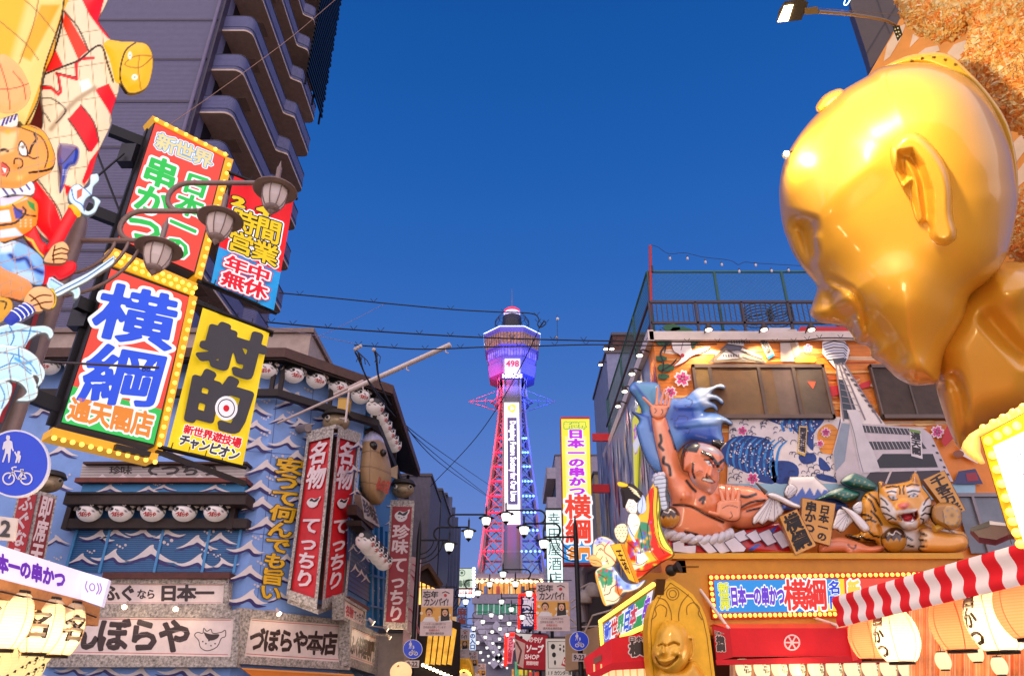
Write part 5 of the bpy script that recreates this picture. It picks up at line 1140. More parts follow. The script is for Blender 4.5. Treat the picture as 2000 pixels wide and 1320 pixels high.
# low shops receding on both sides of the far street
pal = [('#e8a04a', 'amber'), ('#d84a3a', 'red'), ('#f0e0c0', 'cream'), ('#3a7ac8', 'blue'), ('#e8c83a', 'yellow'), ('#5aa87a', 'green')]; FAR = mat('far_shop_glow', .5, glow=.55, dirt=.6, scale=1.5)
for sd, Ys in ((-1, (58, 70, 84, 100, 120)), (1, (62, 76, 92, 112))):
    for k, Y in enumerate(Ys):
        c, nm = pal[(k * 2 + (sd > 0)) % 6]; t = thing('storefront', 'far low shop with a glowing %s fascia on the %s side, %s along' % (nm, 'dark building' if sd < 0 else 'yellow sign', ORD[k]), 'storefront', 'low shops along the far street'); x = (-4.3 if sd < 0 else 3.0) - .02 * (Y - 25); d = 11
        m = M(); m.box((x, Y, 0), (x + sd * 7, Y + d, 6.5 + 1.3 * (k % 3)), ('#5a4c48', '#4a4650', '#6a5a50')[k % 3]); obj('wall', m, MATTE, t); m = M(); m.box((x - sd * .9, Y + .3, 2.9), (x + sd * .02, Y + d - .4, 3.9), c); m.box((x - sd * .02, Y + .5, .2), (x + sd * .02, Y + d - .5, 2.7), '#f0c078'); obj('lit_fascia', m, FAR, t); m = M(); m.box((x - sd * 1.3, Y + 2, 4.2), (x - sd * .05, Y + 2.3, 6.2), pal[(k + 3) % 6][0]); obj('hanging_sign', m, FAR, t)
# ================================================================ the mural house
RF = Pl(1300, 880, 17, 0); RS = Pl(1300, 880, 17, -88.8)
cR = lambda y: 1000 + 320 * (y + 2000) / 3090
mh = thing('mural_house', 'corner house with an orange painted mural, two wide windows and a rooftop terrace', 'building')
zr_ = RF.at(1300, 668)[2]; XC = RF.at(1320, 1090)[0]; zb_ = RF.at(1320, 1085)[2]
m = M(); m.box((XC, 17, 0), (XC + 16, 27.5, zr_), '#f08a24'); obj('wall', m, PAINT, mh)
m = M(); m.box((XC - .12, 16.86, zr_), (XC + 16, 17.3, zr_ + .26), '#e4d3c6'); m.box((XC - .16, 16.86, zr_ - .02), (XC - .004, 27.5, zr_ + .3), '#e0cfc6'); obj('coping', m, PAINT, mh)
W0 = '#ece2de'
def petals(m, x, y, s, rot=0, h=.02, pl=None):
    pl = pl or RF
    for k in range(5):
        a = R(72 * k + rot - 90); c, sn = math.cos(a), math.sin(a)
        P = np.array([(0, 0), (.45, .34), (.95, .3), (.85, .02), (.98, -.26), (.45, -.34)]); q = np.stack([x + s * 1.15 * (P[:, 0] * c - P[:, 1] * sn), y + s * 1.15 * (P[:, 0] * sn + P[:, 1] * c)], 1); m.poly(pl, spl(q, 3), '#f7e4ea', h)
        P = P * .78 + (.12, 0); q = np.stack([x + s * (P[:, 0] * c - P[:, 1] * sn), y + s * (P[:, 0] * sn + P[:, 1] * c)], 1); m.poly(pl, q, '#e0408a', h + .004)
m = M(); rng = random.Random(11)
# orange sky with brushed bands
for k in range(110):
    y = 676 + rng.random() * 165; x = 1280 + rng.random() * 620; L = 30 + rng.random() * 120; c = rng.choice(['#fbdcae', '#f2a94e', '#cf5f14', '#fce6c8', '#d96a18', '#f8c878'])
    if y < 705: c = rng.choice(['#f8d6a8', '#fae6cc', '#f4b056', '#e9742a'])
    w_ = 2 + rng.random() * 7; q = [(x, y)] + [(x + L * t, y - w_ * .5 + rng.uniform(-1, 1)) for t in (.15, .4, .7, .9)] + [(x + L, y)] + [(x + L * t, y + w_ * .5 + rng.uniform(-1, 1)) for t in (.85, .5, .2)]
    q = [(max(a, cR(b) + 2), b) for a, b in q]; m.poly(RF, spl(q, 3), c, .004 + .0003 * k)
for k in range(24): y = 678 + k * 7; m.line(RF, [(cR(y) + 2, y), (1920, y)], .8, '#c96a22', .044)
obj('mural_sky', m, PAINT, mh)
m = M()
m.poly(RF, [(cR(640) + 290, 638), (1920, 638), (1920, 668), (1745, 662), (1556, 651)], '#c8141c', .05); m.poly(RF, [(1620, 755), (1640, 752), (1640, 765), (1700, 742), (1700, 755), (1622, 775)], '#c8141c', .05)
# pine branches
for x, y, s in ((1330, 648, 22), (1352, 662, 20), (1312, 640, 16), (1296, 668, 14), (1300, 718, 16), (1295, 735, 12), (1290, 700, 12), (1345, 676, 12)):
    q = [(x + s * (1 + .18 * (k % 2)) * math.cos(a), y + s * .42 * (1 + .2 * (k % 2)) * math.sin(a)) for k, a in enumerate(np.linspace(0, 2 * math.pi, 15)[:-1])]; q = [(max(a, cR(b) + 2), b) for a, b in q]; m.poly(RF, q, '#1c5a34', .052); m.line(RF, [(max(a, cR(b) + 3), b) for a, b in q[2:8]], 1.3, '#12261a', .058)
for q in ([(1292, 735), (1296, 710), (1290, 690), (1305, 670), (1330, 655)], [(1288, 640), (1300, 665), (1298, 690)], [(1290, 725), (1312, 712), (1322, 700)]): m.line(RF, spl([(max(a, cR(b) + 3), b) for a, b in q], 4, False), 3.5, '#17130f', .056, taper=True)
# flying crane
CR = [(1311, 660), (1318, 655), (1332, 652), (1347, 650), (1349, 668), (1353, 684), (1366, 680), (1388, 676), (1376, 686), (1352, 695), (1338, 706), (1322, 714), (1316, 714), (1330, 700), (1326, 692), (1316, 686), (1312, 674)]
m.poly(RF, spl(CR, 3), W0, .06); m.line(RF, spl(CR, 3), 1.2, '#7a1f2c', .064, True); m.line(RF, [(1330, 684), (1334, 668), (1346, 654)], 1.2, '#7a1f2c', .064); m.poly(RF, circ(1333, 694, 4, n=8), '#b8182c', .066)
# castle
for n_, (q, c) in enumerate((([(1392, 706), (1398, 690), (1440, 684), (1478, 690), (1498, 708)], '#d8cdc8'), ([(1420, 672), (1424, 662), (1450, 662), (1454, 676)], '#d8cdc8'), ([(1406, 684), (1420, 671), (1444, 675), (1466, 687), (1440, 684), (1416, 684)], '#5d5a68'), ([(1412, 658), (1430, 641), (1466, 659), (1440, 657)], '#45424c'), ([(1424, 656), (1433, 648), (1446, 656)], '#a08a64'), ([(1384, 708), (1416, 678), (1452, 703), (1494, 704), (1494, 709), (1440, 706), (1400, 709)], '#8d7a62'), ([(1398, 703), (1418, 683), (1444, 700)], '#e6dedb'), ([(1454, 690), (1490, 702), (1488, 707), (1450, 697)], '#b9a183'), ([(1450, 678), (1490, 695), (1488, 700), (1446, 684)], '#dcd0c4'))): m.poly(RF, q, c, .06 + .003 * n_); m.line(RF, q, .8, '#4a4244', .09, True)
for k in range(7): m.poly(RF, vq(1412 + k * 5, 1414 + k * 5, 692, 697), '#4b4550', .095)
for k in range(8): m.poly(RF, vq(1428 + k * 5, 1430 + k * 5, 665, 671), '#4b4550', .095)
# prayer slip, folded paper, gilded coins
m.poly(RF, [(1478, 654), (1491, 649), (1513, 694), (1500, 702)], '#f2e3ca', .064); m.poly(RF, [(1498, 697), (1511, 690), (1513, 694), (1500, 702)], '#2b9acb', .068); m.text(RF, '千客万来', [(1480, 656), (1491, 651), (1509, 689), (1498, 695)], '#33261e', .04, .07, vert=True)
m.poly(RF, [(1489, 640), (1545, 640), (1524, 662)], '#d9cfcb', .06); m.poly(RF, [(1540, 643), (1556, 643), (1562, 690), (1552, 706), (1525, 706), (1524, 668)], '#cbb9aa', .062); m.poly(RF, [(1540, 660), (1548, 655), (1562, 690), (1552, 704)], '#a98a70', .066)
for k in range(4): m.poly(RF, circ(1559 + k * 9, 702, 8, 6, 12), '#f2c81c', .066 + .002 * k)
for x, y, s, r_ in ((1333, 739, 15, 10), (1310, 766, 11, 30), (1578, 680, 8, 0), (1831, 843, 12, 15)): petals(m, x, y, s, r_, .07)
obj('mural_picture', m, PAINT, mh)
# mural: wave sea
m = M()
m.poly(RF, [(1425, 814), (1650, 814), (1660, 945), (1420, 946)], W0, .06)
for q, c in (([(1408, 880), (1425, 858), (1450, 850), (1478, 852), (1505, 862), (1512, 900), (1516, 942), (1482, 940), (1462, 925), (1420, 904)], '#163f8c'), ([(1502, 817), (1600, 817), (1606, 826), (1590, 846), (1588, 880), (1570, 860), (1548, 838), (1520, 828)], '#163f8c'), ([(1500, 905), (1540, 900), (1560, 915), (1552, 940), (1512, 942)], '#163f8c'), ([(1640, 820), (1650, 818), (1646, 860), (1634, 880)], '#163f8c'), ([(1560, 890), (1588, 884), (1594, 900), (1570, 906)], '#163f8c'), ([(1596, 925), (1626, 930), (1634, 942), (1600, 936)], '#163f8c'), ([(1600, 892), (1616, 905), (1622, 918), (1602, 916)], '#163f8c')): m.poly(RF, spl(q, 3), c, .064)
for k in range(9):
    x = 1420 + k * 12; m.line(RF, spl([(x + 22, 852 + k), (x + 6, 868 + k), (x, 895 + k * 2), (x + 4, 912 + k * 3)], 5, False), 5, '#2f86d0', .0665 + .0005 * k, taper=True)
for k in range(5): x = 1530 + k * 14; m.line(RF, spl([(x, 818), (x - 3, 830), (x + 2, 842)], 4, False), 5, '#2f86d0', .0665 + .0005 * k)
rng = random.Random(4)
for k in range(150):
    a, b = rng.random(), rng.random(); x, y = (1425 + 85 * a, 862 + 74 * b * (.4 + .6 * a)) if k < 100 else (1515 + 85 * a, 818 + 40 * b * a + 4); m.poly(RF, circ(x, y, .7 + 1.1 * rng.random(), n=6), W0, .072)
m.poly(RF, spl([(1596, 850), (1602, 836), (1616, 828), (1630, 832), (1640, 850), (1634, 884), (1606, 884), (1600, 870)], 4), '#f09a2e', .066)
for k in range(5): m.line(RF, [(1600, 840 + 9 * k), (1634, 840 + 9 * k)], 1, '#d9781c', .07)
for k in range(150):
    x, y = (1425 + 230 * rng.random(), 820 + 122 * rng.random()); 
    if 1595 < x < 1640 and 826 < y < 886: continue
    s = 2.5 + 4 * rng.random(); m.line(RF, circ(x, y, s, s, 9, 150, 150 + 190), 1.2, '#22336c', .076)
for x, y, s, r_ in ((1450, 841, 10, 12), (1470, 934, 12, 40), (1613, 844, 9, 0), (1602, 866, 7, 20)): petals(m, x, y, s, r_, .08)
m.poly(RF, [(1561, 831), (1577, 832), (1574, 884), (1572, 891), (1557, 884)], '#e0b848', .08); m.poly(RF, [(1563, 833), (1575, 834), (1572, 886), (1559, 881)], '#e8dcd6', .084); m.text(RF, '開運招福', [(1563, 834), (1575, 835), (1572, 884), (1560, 880)], '#2a1f2c', .05, .086, vert=True)
m.poly(RF, [(1300, 944), (1905, 944), (1905, 975), (1300, 980)], '#9cc4d6', .064)
obj('mural_wave', m, PAINT, mh)
# mural: painted tower and its base
m = M(); wht = '#d9d0d4'
T0 = [(1606, 668), (1622, 660), (1650, 666), (1660, 684), (1656, 700), (1650, 710), (1662, 730), (1700, 790), (1730, 830), (1642, 824), (1640, 760), (1632, 720), (1618, 704), (1606, 690)]
m.poly(RF, T0, W0, .085)
for k in range(7): y = 668 + 5 * k; m.line(RF, [(1607 + k * 1.5, y + 5), (1628, y - 2 + k), (1648, y + 1), (1657 - k, y + 8)], 2.2, ('#3a3f5a', '#8a9ac0')[k % 2], .09)
m.poly(RF, [(1626, 700), (1654, 700), (1648, 712), (1630, 712)], '#3a3c4a', .094)
for a, b in (((1632, 710), (1648, 822)), ((1638, 710), (1672, 822)), ((1642, 708), (1690, 820)), ((1648, 708), (1722, 826))): m.line(RF, [a, b], 3, '#8c8088', .095)
m.poly(RF, [(1636, 740), (1650, 742), (1672, 800), (1660, 818), (1648, 818)], '#33404e', .092)
for k in range(9): t = k / 9; x, y = 1646 + 62 * t, 718 + 92 * t; m.poly(RF, [(x, y), (x + 6 + 3 * t, y + 1), (x + 8 + 3 * t, y + 6), (x + 3, y + 5)], '#4a4048' if k % 2 else '#6b5f66', .1)
for k in range(7): t = k / 7; m.line(RF, [(1638 + 10 * t, 722 + 90 * t), (1654 + 34 * t, 730 + 86 * t)], 1.2, '#9c9098', .1)
m.poly(RF, [(1642, 824), (1802, 836), (1818, 848), (1862, 940), (1636, 946), (1626, 884)], '#cfc4c8', .1)
m.poly(RF, [(1644, 826), (1660, 828), (1650, 900), (1632, 920), (1628, 884)], '#8e9cae', .104)
for (a, b, c, d), n in (([(1682, 830), (1786, 838), (1794, 850), (1686, 844)], 14), ([(1696, 862), (1800, 862), (1810, 876), (1702, 878)], 14)):
    m.poly(RF, [a, b, c, d], '#3c4046', .104)
    for k in range(n): t = k / n; m.line(RF, [tuple(bil([a, b, c, d], t, 0)), tuple(bil([a, b, c, d], t, 1))], 1.4, '#b9b0b4', .108)
m.poly(RF, [(1724, 886), (1822, 886), (1832, 912), (1700, 914)], '#2b2c34', .104); m.poly(RF, [(1700, 922), (1836, 918), (1842, 944), (1680, 946)], '#3a3038', .104)
for x in (1742, 1790): m.line(RF, [(x, 916), (x - 12, 944)], 4, '#cdbfbd', .108)
for k in range(5): m.poly(RF, [(1820 + 7 * k, 868 + 14 * k), (1825 + 7 * k, 868 + 14 * k), (1827 + 7 * k, 872 + 14 * k), (1822 + 7 * k, 872 + 14 * k)], '#3a3840', .106)
m.poly(RF, [(1654, 800), (1676, 800), (1690, 850), (1706, 880), (1720, 920), (1682, 924), (1672, 880), (1664, 840)], '#d6d0d4', .112); m.line(RF, spl([(1656, 806), (1668, 845), (1676, 885), (1686, 922)], 4, False), 1.4, '#8d8790', .116)
m.poly(RF, [(1776, 836), (1799, 840), (1802, 896), (1780, 890)], '#e8dfe0', .112); m.poly(RF, [(1777, 837), (1798, 841), (1798.5, 846), (1777, 843)], '#7aa04a', .116); m.text(RF, '通天閣', [(1779, 843), (1797, 846), (1799, 890), (1782, 886)], '#221d22', .05, .116, vert=True)
m.poly(RF, [(1850, 830), (1862, 856), (1846, 872), (1838, 862)], '#c81a24', .106); m.poly(RF, [(1870, 864), (1900, 880), (1910, 905), (1880, 890)], W0, .1); m.poly(RF, circ(1872, 886, 11, 7, 12), '#8a4a2c', .106); m.poly(RF, [(1872, 920), (1905, 915), (1920, 945), (1862, 945)], '#3a3c6c', .1); m.poly(RF, [(1886, 924), (1906, 922), (1912, 938), (1890, 940)], '#a02438', .106)
obj('mural_tower', m, PAINT, mh)
# windows with bamboo blinds
BLIND = mat('bamboo_blind', .6, dirt=.35, bump=.6, bscale=14, stripes='Z')
for x0, x1, cuts, tri_ in ((1358, 1621, (.13, .5, .76), 1), (1712, 1860, (.46,), 0)):
    q = vq(x0, x1, 711, 816); wf = M(); n = len(cuts)
    for s in ((0, 0, .02, 1), (.98, 0, 1, 1), (0, 0, 1, .06), (0, .93, 1, 1)): wf.poly(RF, sub(q, *s), '#6b5a52', .16, .14)
    for c in cuts: wf.poly(RF, sub(q, c - .012, .06, c + .012, .93), '#5f5049', .155, .12)
    f = obj('window', wf, DARK, mh); m = M(); m.poly(RF, sub(q, .02, .06, .98, .93), '#6b4526', .128)
    if tri_: m.poly(RF, sub(q, .02, .06, .118, .93), '#8a6428', .131); m.poly(RF, sub(q, .60, .06, .748, .93), '#6a5150', .131); m.poly(RF, sub(q, .785, .06, .97, .93), '#5b4842', .131)
    else: m.poly(RF, sub(q, .02, .06, .98, .93), '#5b4a40', .131)
    obj('blind', m, BLIND, f)
    if tri_: m = M(); m.poly(RF, [(1577, 745), (1593, 745), (1588, 759)], '#ff5a34', .138); obj('triangle_sticker', m, mat('sticker', .4, glow=.4, dirt=0), f)
q = vq(1880, 1990, 962, 1080); m = M()
for s in ((0, 0, 1, .06), (.30, .06, .35, 1)): m.poly(RF, sub(q, *s), '#8d8488', .16, .14)
m.poly(RF, q, '#7b8088', .1); f = obj('window', m, DARK, mh)
# painted street side wall
m = M(); rng = random.Random(9); L = 10.4
m.add([RS.P(u, v, .006) for u, v in ((-10.4, zb_ - RS.O[2]), (0, zb_ - RS.O[2]), (0, zr_ - RS.O[2]), (-10.4, zr_ - RS.O[2]))], [(0, 1, 2, 3)], '#8d96b8')
for k in range(90):
    u = -10.3 + 10.2 * rng.random(); v0 = zb_ + (zr_ - zb_) * rng.random() * .9; hh = .5 + 1.4 * rng.random(); c = rng.choice(['#d9d4dc', '#5f74b4', '#8a6fa8', '#b9c0d8', '#3c5aa0', '#c89ab0', '#e8c8a8', '#a83c50'])
    P = [(u, v0), (u + .12 + .1 * rng.random(), v0 + hh * .4), (u + .05, min(v0 + hh, zr_)), (u - .14, v0 + hh * .5)]; m.add([RS.P(a, min(b, zr_ - .05) - RS.O[2], .008 + .0007 * k) for a, b in P], [(0, 1, 2, 3)], c)
obj('side_mural', m, PAINT, mh)
m = M()
for y0, y1, x0, x1, c in ((820, 960, 1232, 1248, '#c8c02c'),): m.poly(RS, [(x0 + 3, y0), (x1, y0 - 30), (x1 - 6, y1), (x0 + 6, y1 - 20)], c, .12, .05)
m.text(RS, 'かつ', [(1237, 830), (1247, 824), (1246, 890), (1238, 892)], '#a83ad0', .05, .13, vert=True); m.poly(RS, [(1236, 868), (1262, 812), (1266, 824), (1240, 884)], '#c9c4d8', .2, .04)
obj('side_panel', m, SIGN, mh)
# ---------------------------------------------------------------- terrace fence, railing, string lights
r = thing('terrace_railing', 'dark metal balustrade along the roof edge of the mural house', 'railing'); m = M(); zt0, zt1 = RF.at(1400, 632)[2], RF.at(1400, 588)[2]; RL = 9.0
for z in (zt0 + .05, zt1): m.bar((XC, 17.06, z), (XC + RL, 17.06, z), .06, .07, '#4c4044'); m.bar((XC, 17.06, z), (XC, 27, z), .06, .07, '#4c4044')
for k in range(8): m.bar((XC + k * RL / 7, 17.06, zr_ + .2), (XC + k * RL / 7, 17.06, zt1), .06, .06, '#4c4044')
obj('rail', m, DARK, r); m = M()
m.bar((0, 0, zt0), (0, 0, zt1), .022, .022, '#4a3f46'); o = obj('baluster', m, DARK, r); spread_copies(o, [(XC + .05 + k * RL / 62, 17.06, 0) for k in range(62)], r)
r = thing('chain_link_fence', 'tall green chain link fence standing behind the roof balustrade', 'fence'); zf = RF.at(1400, 521)[2] + .05; m = M(); gy = 17.35
for x in (0.12, 2.05, 4.0, 5.9, 8.5): m.tube([(XC + x, gy, zr_), (XC + x, gy, zf)], .045, '#2f5d54', 8)
m.tube([(XC + .1, gy, zf), (XC + 8.5, gy, zf)], .035, '#3a6f64', 8); m.tube([(XC + .1, gy, zf), (XC + .1, 27, zf)], .035, '#3a6f64', 8)
for y in (20, 23, 27): m.tube([(XC + .1, y, zr_), (XC + .1, y, zf)], .04, '#2f5d54', 8)
m.tube([(XC + .1, gy, zr_ + 1.5), (XC + 8.5, gy, zr_ + 1.5)], .006, '#33584f', 4)
obj('fence_frame', m, DARK, r); m = M(); s = .13
def mesh_wire(o, ux, Lx, z0, z1):
    H = z1 - z0; N = int((Lx + H) / s)
    for k in range(N):
        c = k * s
        for sg in (1, -1):
            a0, a1 = max(0, c - H), min(Lx, c)
            if a1 - a0 < .02: continue
            za, zb2 = (z0 + c - a0, z0 + c - a1) if sg > 0 else (z1 - (c - a0), z1 - (c - a1))
            m.bar(o + ux * a0 + np.array((0, 0, za)), o + ux * a1 + np.array((0, 0, zb2)), .007, .007, '#48766e')
mesh_wire(np.array((XC + .12, gy, 0)), np.array((1., 0, 0)), 8.3, zr_ + .2, zf); mesh_wire(np.array((XC + .1, gy, 0)), np.array((0, 1., 0)), 9.6, zr_ + .2, zf); obj('chain_mesh', m, DARK, r)
r = thing('red_pole', 'slim red pole at the terrace corner holding the light string', 'pole'); m = M(); m.tube([(XC - .02, 17.2, zr_), RF.at(1270, 480, -.2)], .045, '#b01c24', 8); m.tube([RF.at(1272, 520, -.2), RF.at(1273, 532, -.2)], .05, '#2a2426', 8); obj('pole', m, PAINT, r)
r = thing('string_lights', 'drooping string of small unlit bulbs above the chain link fence', 'string lights'); P = spl([(1270, 479), (1284, 482), (1300, 493), (1312, 496), (1338, 494), (1372, 502), (1408, 506), (1430, 510), (1442, 517), (1454, 512), (1476, 514), (1510, 516), (1560, 519), (1600, 522)], 4, False); m = M(); m.tube([RF.at(x, y, -.3) for x, y in P], .009, '#2f2a3a', 4); obj('strand', m, WIRE, r)
b0 = M(); b0.lathe([(0, 0), (.022, -.01), (.022, -.06), (.0, -.06)], '#2a2630', 8); b0.lathe([(.02, -.06), (.036, -.1), (.03, -.15), (0, -.165)], '#d9cdd2', 8); o = obj('bulb', b0, GLOSS, r); spread_copies(o, [tuple(RF.at(x, y, -.3)) for x, y in ((1308, 499), (1342, 499), (1377, 506), (1409, 511), (1443, 524), (1475, 512), (1506, 523), (1539, 522))], r)
for (x, lb) in ((1483, 'larger dark wire coil on the roof seen through the balustrade'), (1527, 'smaller dark wire coil on the roof behind the balustrade')):
    r = thing('wire_coil', lb, 'coil', 'coils on the roof'); m = M(); c = at(x, 628, 18.6)
    for k in range(5): m.tube([c + np.array((.42 * math.cos(a) * (1 if x < 1500 else .8), .42 * math.sin(a), .02 + .1 * k)) for a in np.linspace(0, 2 * math.pi, 18)], .018, '#3a3f48', 5)
    obj('loop', m, WIRE, r)
# ---------------------------------------------------------------- spotlights
def bell_lamp(label, p, d, aim, energy, group):
    r = thing('spotlight', label, 'spotlight', group); p = np.asarray(p, float); d = np.asarray(d, float); e = p + d; m = M(); m.tube([p, p + d * .6 + (0, 0, .1), e + (0, 0, .08)], .022, '#3a2f2c', 6); m.tube([e + (0, 0, .1), e + (0, 0, .03), e - (0, 0, .06)], [.05, .08, .125], '#3a2f2c', 12); obj('lamp_body', m, DARK, r)
    m = M(); m.lathe([(0, -.072), (.085, -.068), (.088, -.06), (0, -.055)], '#fff0d0', 12, e); obj('lamp_face', m, mat('lamp_face', .4, glow=5, dirt=0), r)
    lamp('spot_glow', e - np.array((0, 0, .12)), energy, (1, .76, .45), .06, 'SPOT', aim, 105)
for k, x in enumerate((1375, 1481, 1571)):
    p = RF.at(x, 664, .02); q = RF.at(x, 664); bell_lamp('%s mural spotlight under the white coping' % ('castle side', 'middle', 'red band')[k] if k else 'mural spotlight above the flying crane', p + (0, -.15, .14), (0, -.38, -.05), (q[0], 17.0, q[2] - 1.2), 110, 'spotlights above the mural')
SL = [(1248, 695), (1233, 731), (1219, 765), (1206, 794), (1194, 682), (1182, 682), (1172, 713)]
for k, (x, y) in enumerate(SL):
    pl_ = RS if k < 4 else Pl(1180, 800, 28.6, -88.8); p = pl_.at(x, y, .35); bell_lamp('spotlight on the street side wall, %s down from the terrace corner' % ORD[k] if k < 4 else 'spotlight on the streaked wall of the farther house, %s' % ('beside the brick edge', 'paired at its top', 'lowest')[k - 4], p + pl_.n * -.3 + (0, 0, .12), pl_.n * .28 + np.array((0, 0, -.05)), p - pl_.n * .4 - np.array((0, 0, 1.2)), 16, 'spotlights on the side walls')
# farther house with streaked painted wall and brick edge
FH = Pl(1180, 800, 29, -88.8)
def streaks(t, a, b):
    m = M(); rng = random.Random(2)
    for k in range(60):
        u = -5.5 + 5.5 * rng.random(); v = 2 + 9 * rng.random(); hh = .5 + 1.8 * rng.random(); m.add([(a[0] - .01 - .0008 * k, 29.0 - u + c, v + d) for c, d in ((0, 0), (.15, hh * .5), (.02, hh), (-.12, hh * .5))], [(0, 1, 2, 3)], rng.choice(['#c9c6d6', '#8a90b8', '#6f7fb4', '#b0a0b8', '#e0d0c8', '#a05a78']))
    obj('painted_streak', m, PAINT, t)
block('painted_house', 'narrow farther house with a blue and white streaked side wall', 28.9, 1184, 1290, 690, 5.5, '#7f86a8', extra=streaks)
block('brick_house', 'brown brick block rising behind the terrace corner', 31, 1196, 1300, 655, 6, '#5a3a34', mt=mat('brick', .8, dirt=.4, scale=9))
# ---------------------------------------------------------------- mustard shop front
sf = thing('storefront', 'mustard yellow projecting shop fascia carrying the sculptures', 'storefront'); FB = RF.off(.9); m = M()
zf1 = FB.at(1330, 1092)[2]; xa, xb = FB.at(1322, 1100)[0], FB.at(1872, 1100)[0]
m.box((xa, 16.1, 2.9), (xb, 17, zf1), '#d08c14'); m.box((xa - .1, 16.0, zf1), (xb + .1, 17, zf1 + .12), '#e0a020'); m.box((XC - .55, 16.1, 2.6), (XC + .0, 26, zf1 - .02), '#d07818'); m.box((xa - .9, 16.0, 0), (xa + .45, 17, zf1 - .3), '#c98a14'); obj('fascia', m, PAINT, sf)
m = M(); m.box((xa + .45, 16.99, 0), (XC + 15, 17.0 + .2, zf1), '#5a3020'); obj('back_wall', m, MATTE, sf)
m = M(); c = RS.at(1305, 1118, .62); m.ball(c + (0, -.3, 0), .12, '#2a241c', 12, 8); m.tube([c + (0, -.3, 0), c + (.15, -.42, .05)], [.05, .12], '#1d1712', 10); m.tube([FB.at(1326, 1106, .03), FB.at(1365, 1106, .03)], .01, '#6b4a10', 4); obj('camera_lamp', m, DARK, sf)
# ---------------------------------------------------------------- relief sculptures on the ledge
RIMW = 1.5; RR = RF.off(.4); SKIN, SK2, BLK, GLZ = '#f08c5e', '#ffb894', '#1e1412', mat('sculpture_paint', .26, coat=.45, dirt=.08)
Z = lambda pts, ox, oy, s: [(ox + x / s, oy + y / s) for x, y in pts]
z2 = lambda pts: Z(pts, 1200, 720, 3.475)
r = thing('wave_sculpture', 'curling blue painted wave behind the wrestler', 'sculpture', None); m = M()
m.puff(RF.off(.1), z2([(130, 90), (200, 85), (300, 100), (330, 200), (400, 200), (480, 190), (560, 130), (640, 125), (720, 100), (755, 120), (745, 142), (700, 135), (660, 165), (700, 180), (740, 215), (735, 248), (690, 215), (650, 215), (695, 245), (700, 290), (660, 265), (610, 290), (700, 300), (800, 360), (790, 385), (740, 370), (730, 420), (740, 500), (640, 520), (520, 500), (440, 560), (420, 660), (330, 720), (230, 640), (150, 420), (170, 350), (120, 290), (190, 300), (150, 210), (100, 140)]), .28, '#6a9ade', rad=26, step=2.2,
       paint=[('poly', z2([(540, 150), (720, 95), (760, 120), (660, 165), (740, 220), (700, 215), (640, 215), (700, 290), (620, 270)]), 0, '#cfe0f0', 10), ('poly', z2([(560, 330), (760, 330), (800, 370), (720, 380), (600, 370)]), 0, '#a9c8ee', 8), ('poly', z2([(400, 240), (540, 240), (560, 340), (430, 420), (360, 340)]), 0, '#2a56b8', 14), ('poly', z2([(440, 400), (700, 400), (700, 500), (480, 500)]), 0, '#3a62c0', 12), ('poly', z2([(130, 95), (290, 105), (310, 260), (180, 300)]), 0, '#5f9ec4', 8), ('line', z2([(140, 110), (210, 200), (250, 260)]), 5, '#1f4fb0', 4), ('line', z2([(150, 300), (230, 330), (250, 420)]), 5, '#1f4fb0', 4), ('line', spl(z2([(380, 340), (420, 350), (440, 320), (490, 325), (500, 350)]), 4, False), 1.6, '#1d2d66', .8), ('line', spl(z2([(470, 400), (510, 410), (500, 440), (480, 430)]), 4, False), 1.6, '#1d2d66', .8), ('line', spl(z2([(490, 200), (530, 220), (510, 260), (480, 250)]), 4, False), 1.6, '#1d2d66', .8)],
       relief=[('line', z2([(430, 250), (560, 250), (680, 200)]), 14, .05, 8), ('line', z2([(430, 380), (600, 360), (740, 350)]), 14, .05, 8)])
obj('wave', m, GLZ, r)
r = thing('wrestler_sculpture', 'painted relief of a scowling bare chested wrestler thrusting one open palm high', 'sculpture'); m = M()
BODY = z2([(300, 330), (345, 320), (375, 400), (415, 520), (445, 620), (475, 690), (560, 720), (700, 770), (800, 785), (930, 800), (1030, 845), (1085, 900), (1100, 990), (1060, 1060), (980, 1085), (860, 1090), (800, 1075), (785, 1130), (700, 1155), (500, 1160), (350, 1115), (375, 1000), (380, 880), (345, 770), (310, 640), (275, 500), (250, 330)])
sc = lambda pts, wd=3.2: ('line', spl(z2(pts), 4, False), wd * 1.5, BLK, 2)
m.puff(RR, BODY, .34, SKIN, rad=30, step=2, paint=[('line', spl(z2([(300, 380), (330, 560), (390, 720)]), 4, False), 10, SK2, 10), ('dot', z2([(450, 840)])[0], 9, SK2, 0), ('poly', z2([(420, 830), (560, 800), (700, 860), (700, 1000), (560, 960), (430, 900)]), 0, '#ee8a5c', 10), sc([(312, 450), (318, 490), (306, 520), (330, 550)], 4), sc([(335, 600), (335, 640), (370, 660), (380, 720)], 4), sc([(375, 420), (395, 470), (415, 540)], 4), sc([(400, 925), (520, 935), (620, 990), (740, 1040)], 3), sc([(490, 760), (520, 800), (550, 830)], 4), sc([(580, 890), (610, 870), (600, 910)], 4), sc([(850, 860), (900, 870), (960, 850)], 4), sc([(860, 940), (930, 905), (1020, 890)], 3), sc([(900, 965), (960, 950), (1020, 945)], 3), sc([(480, 1105), (520, 1115), (560, 1125)], 3.5), ('dot', z2([(452, 888)])[0], 1.6, '#8a2c1c', 0)],
       relief=[('dot', z2([(470, 850)])[0], 16, .12, 0), ('dot', z2([(640, 900)])[0], 20, .1, 0), ('line', z2([(800, 1000), (860, 960), (1030, 900)]), 3, -.1, 4), ('line', spl(z2([(400, 925), (520, 935), (740, 1040)]), 4, False), 3, -.07, 4)])
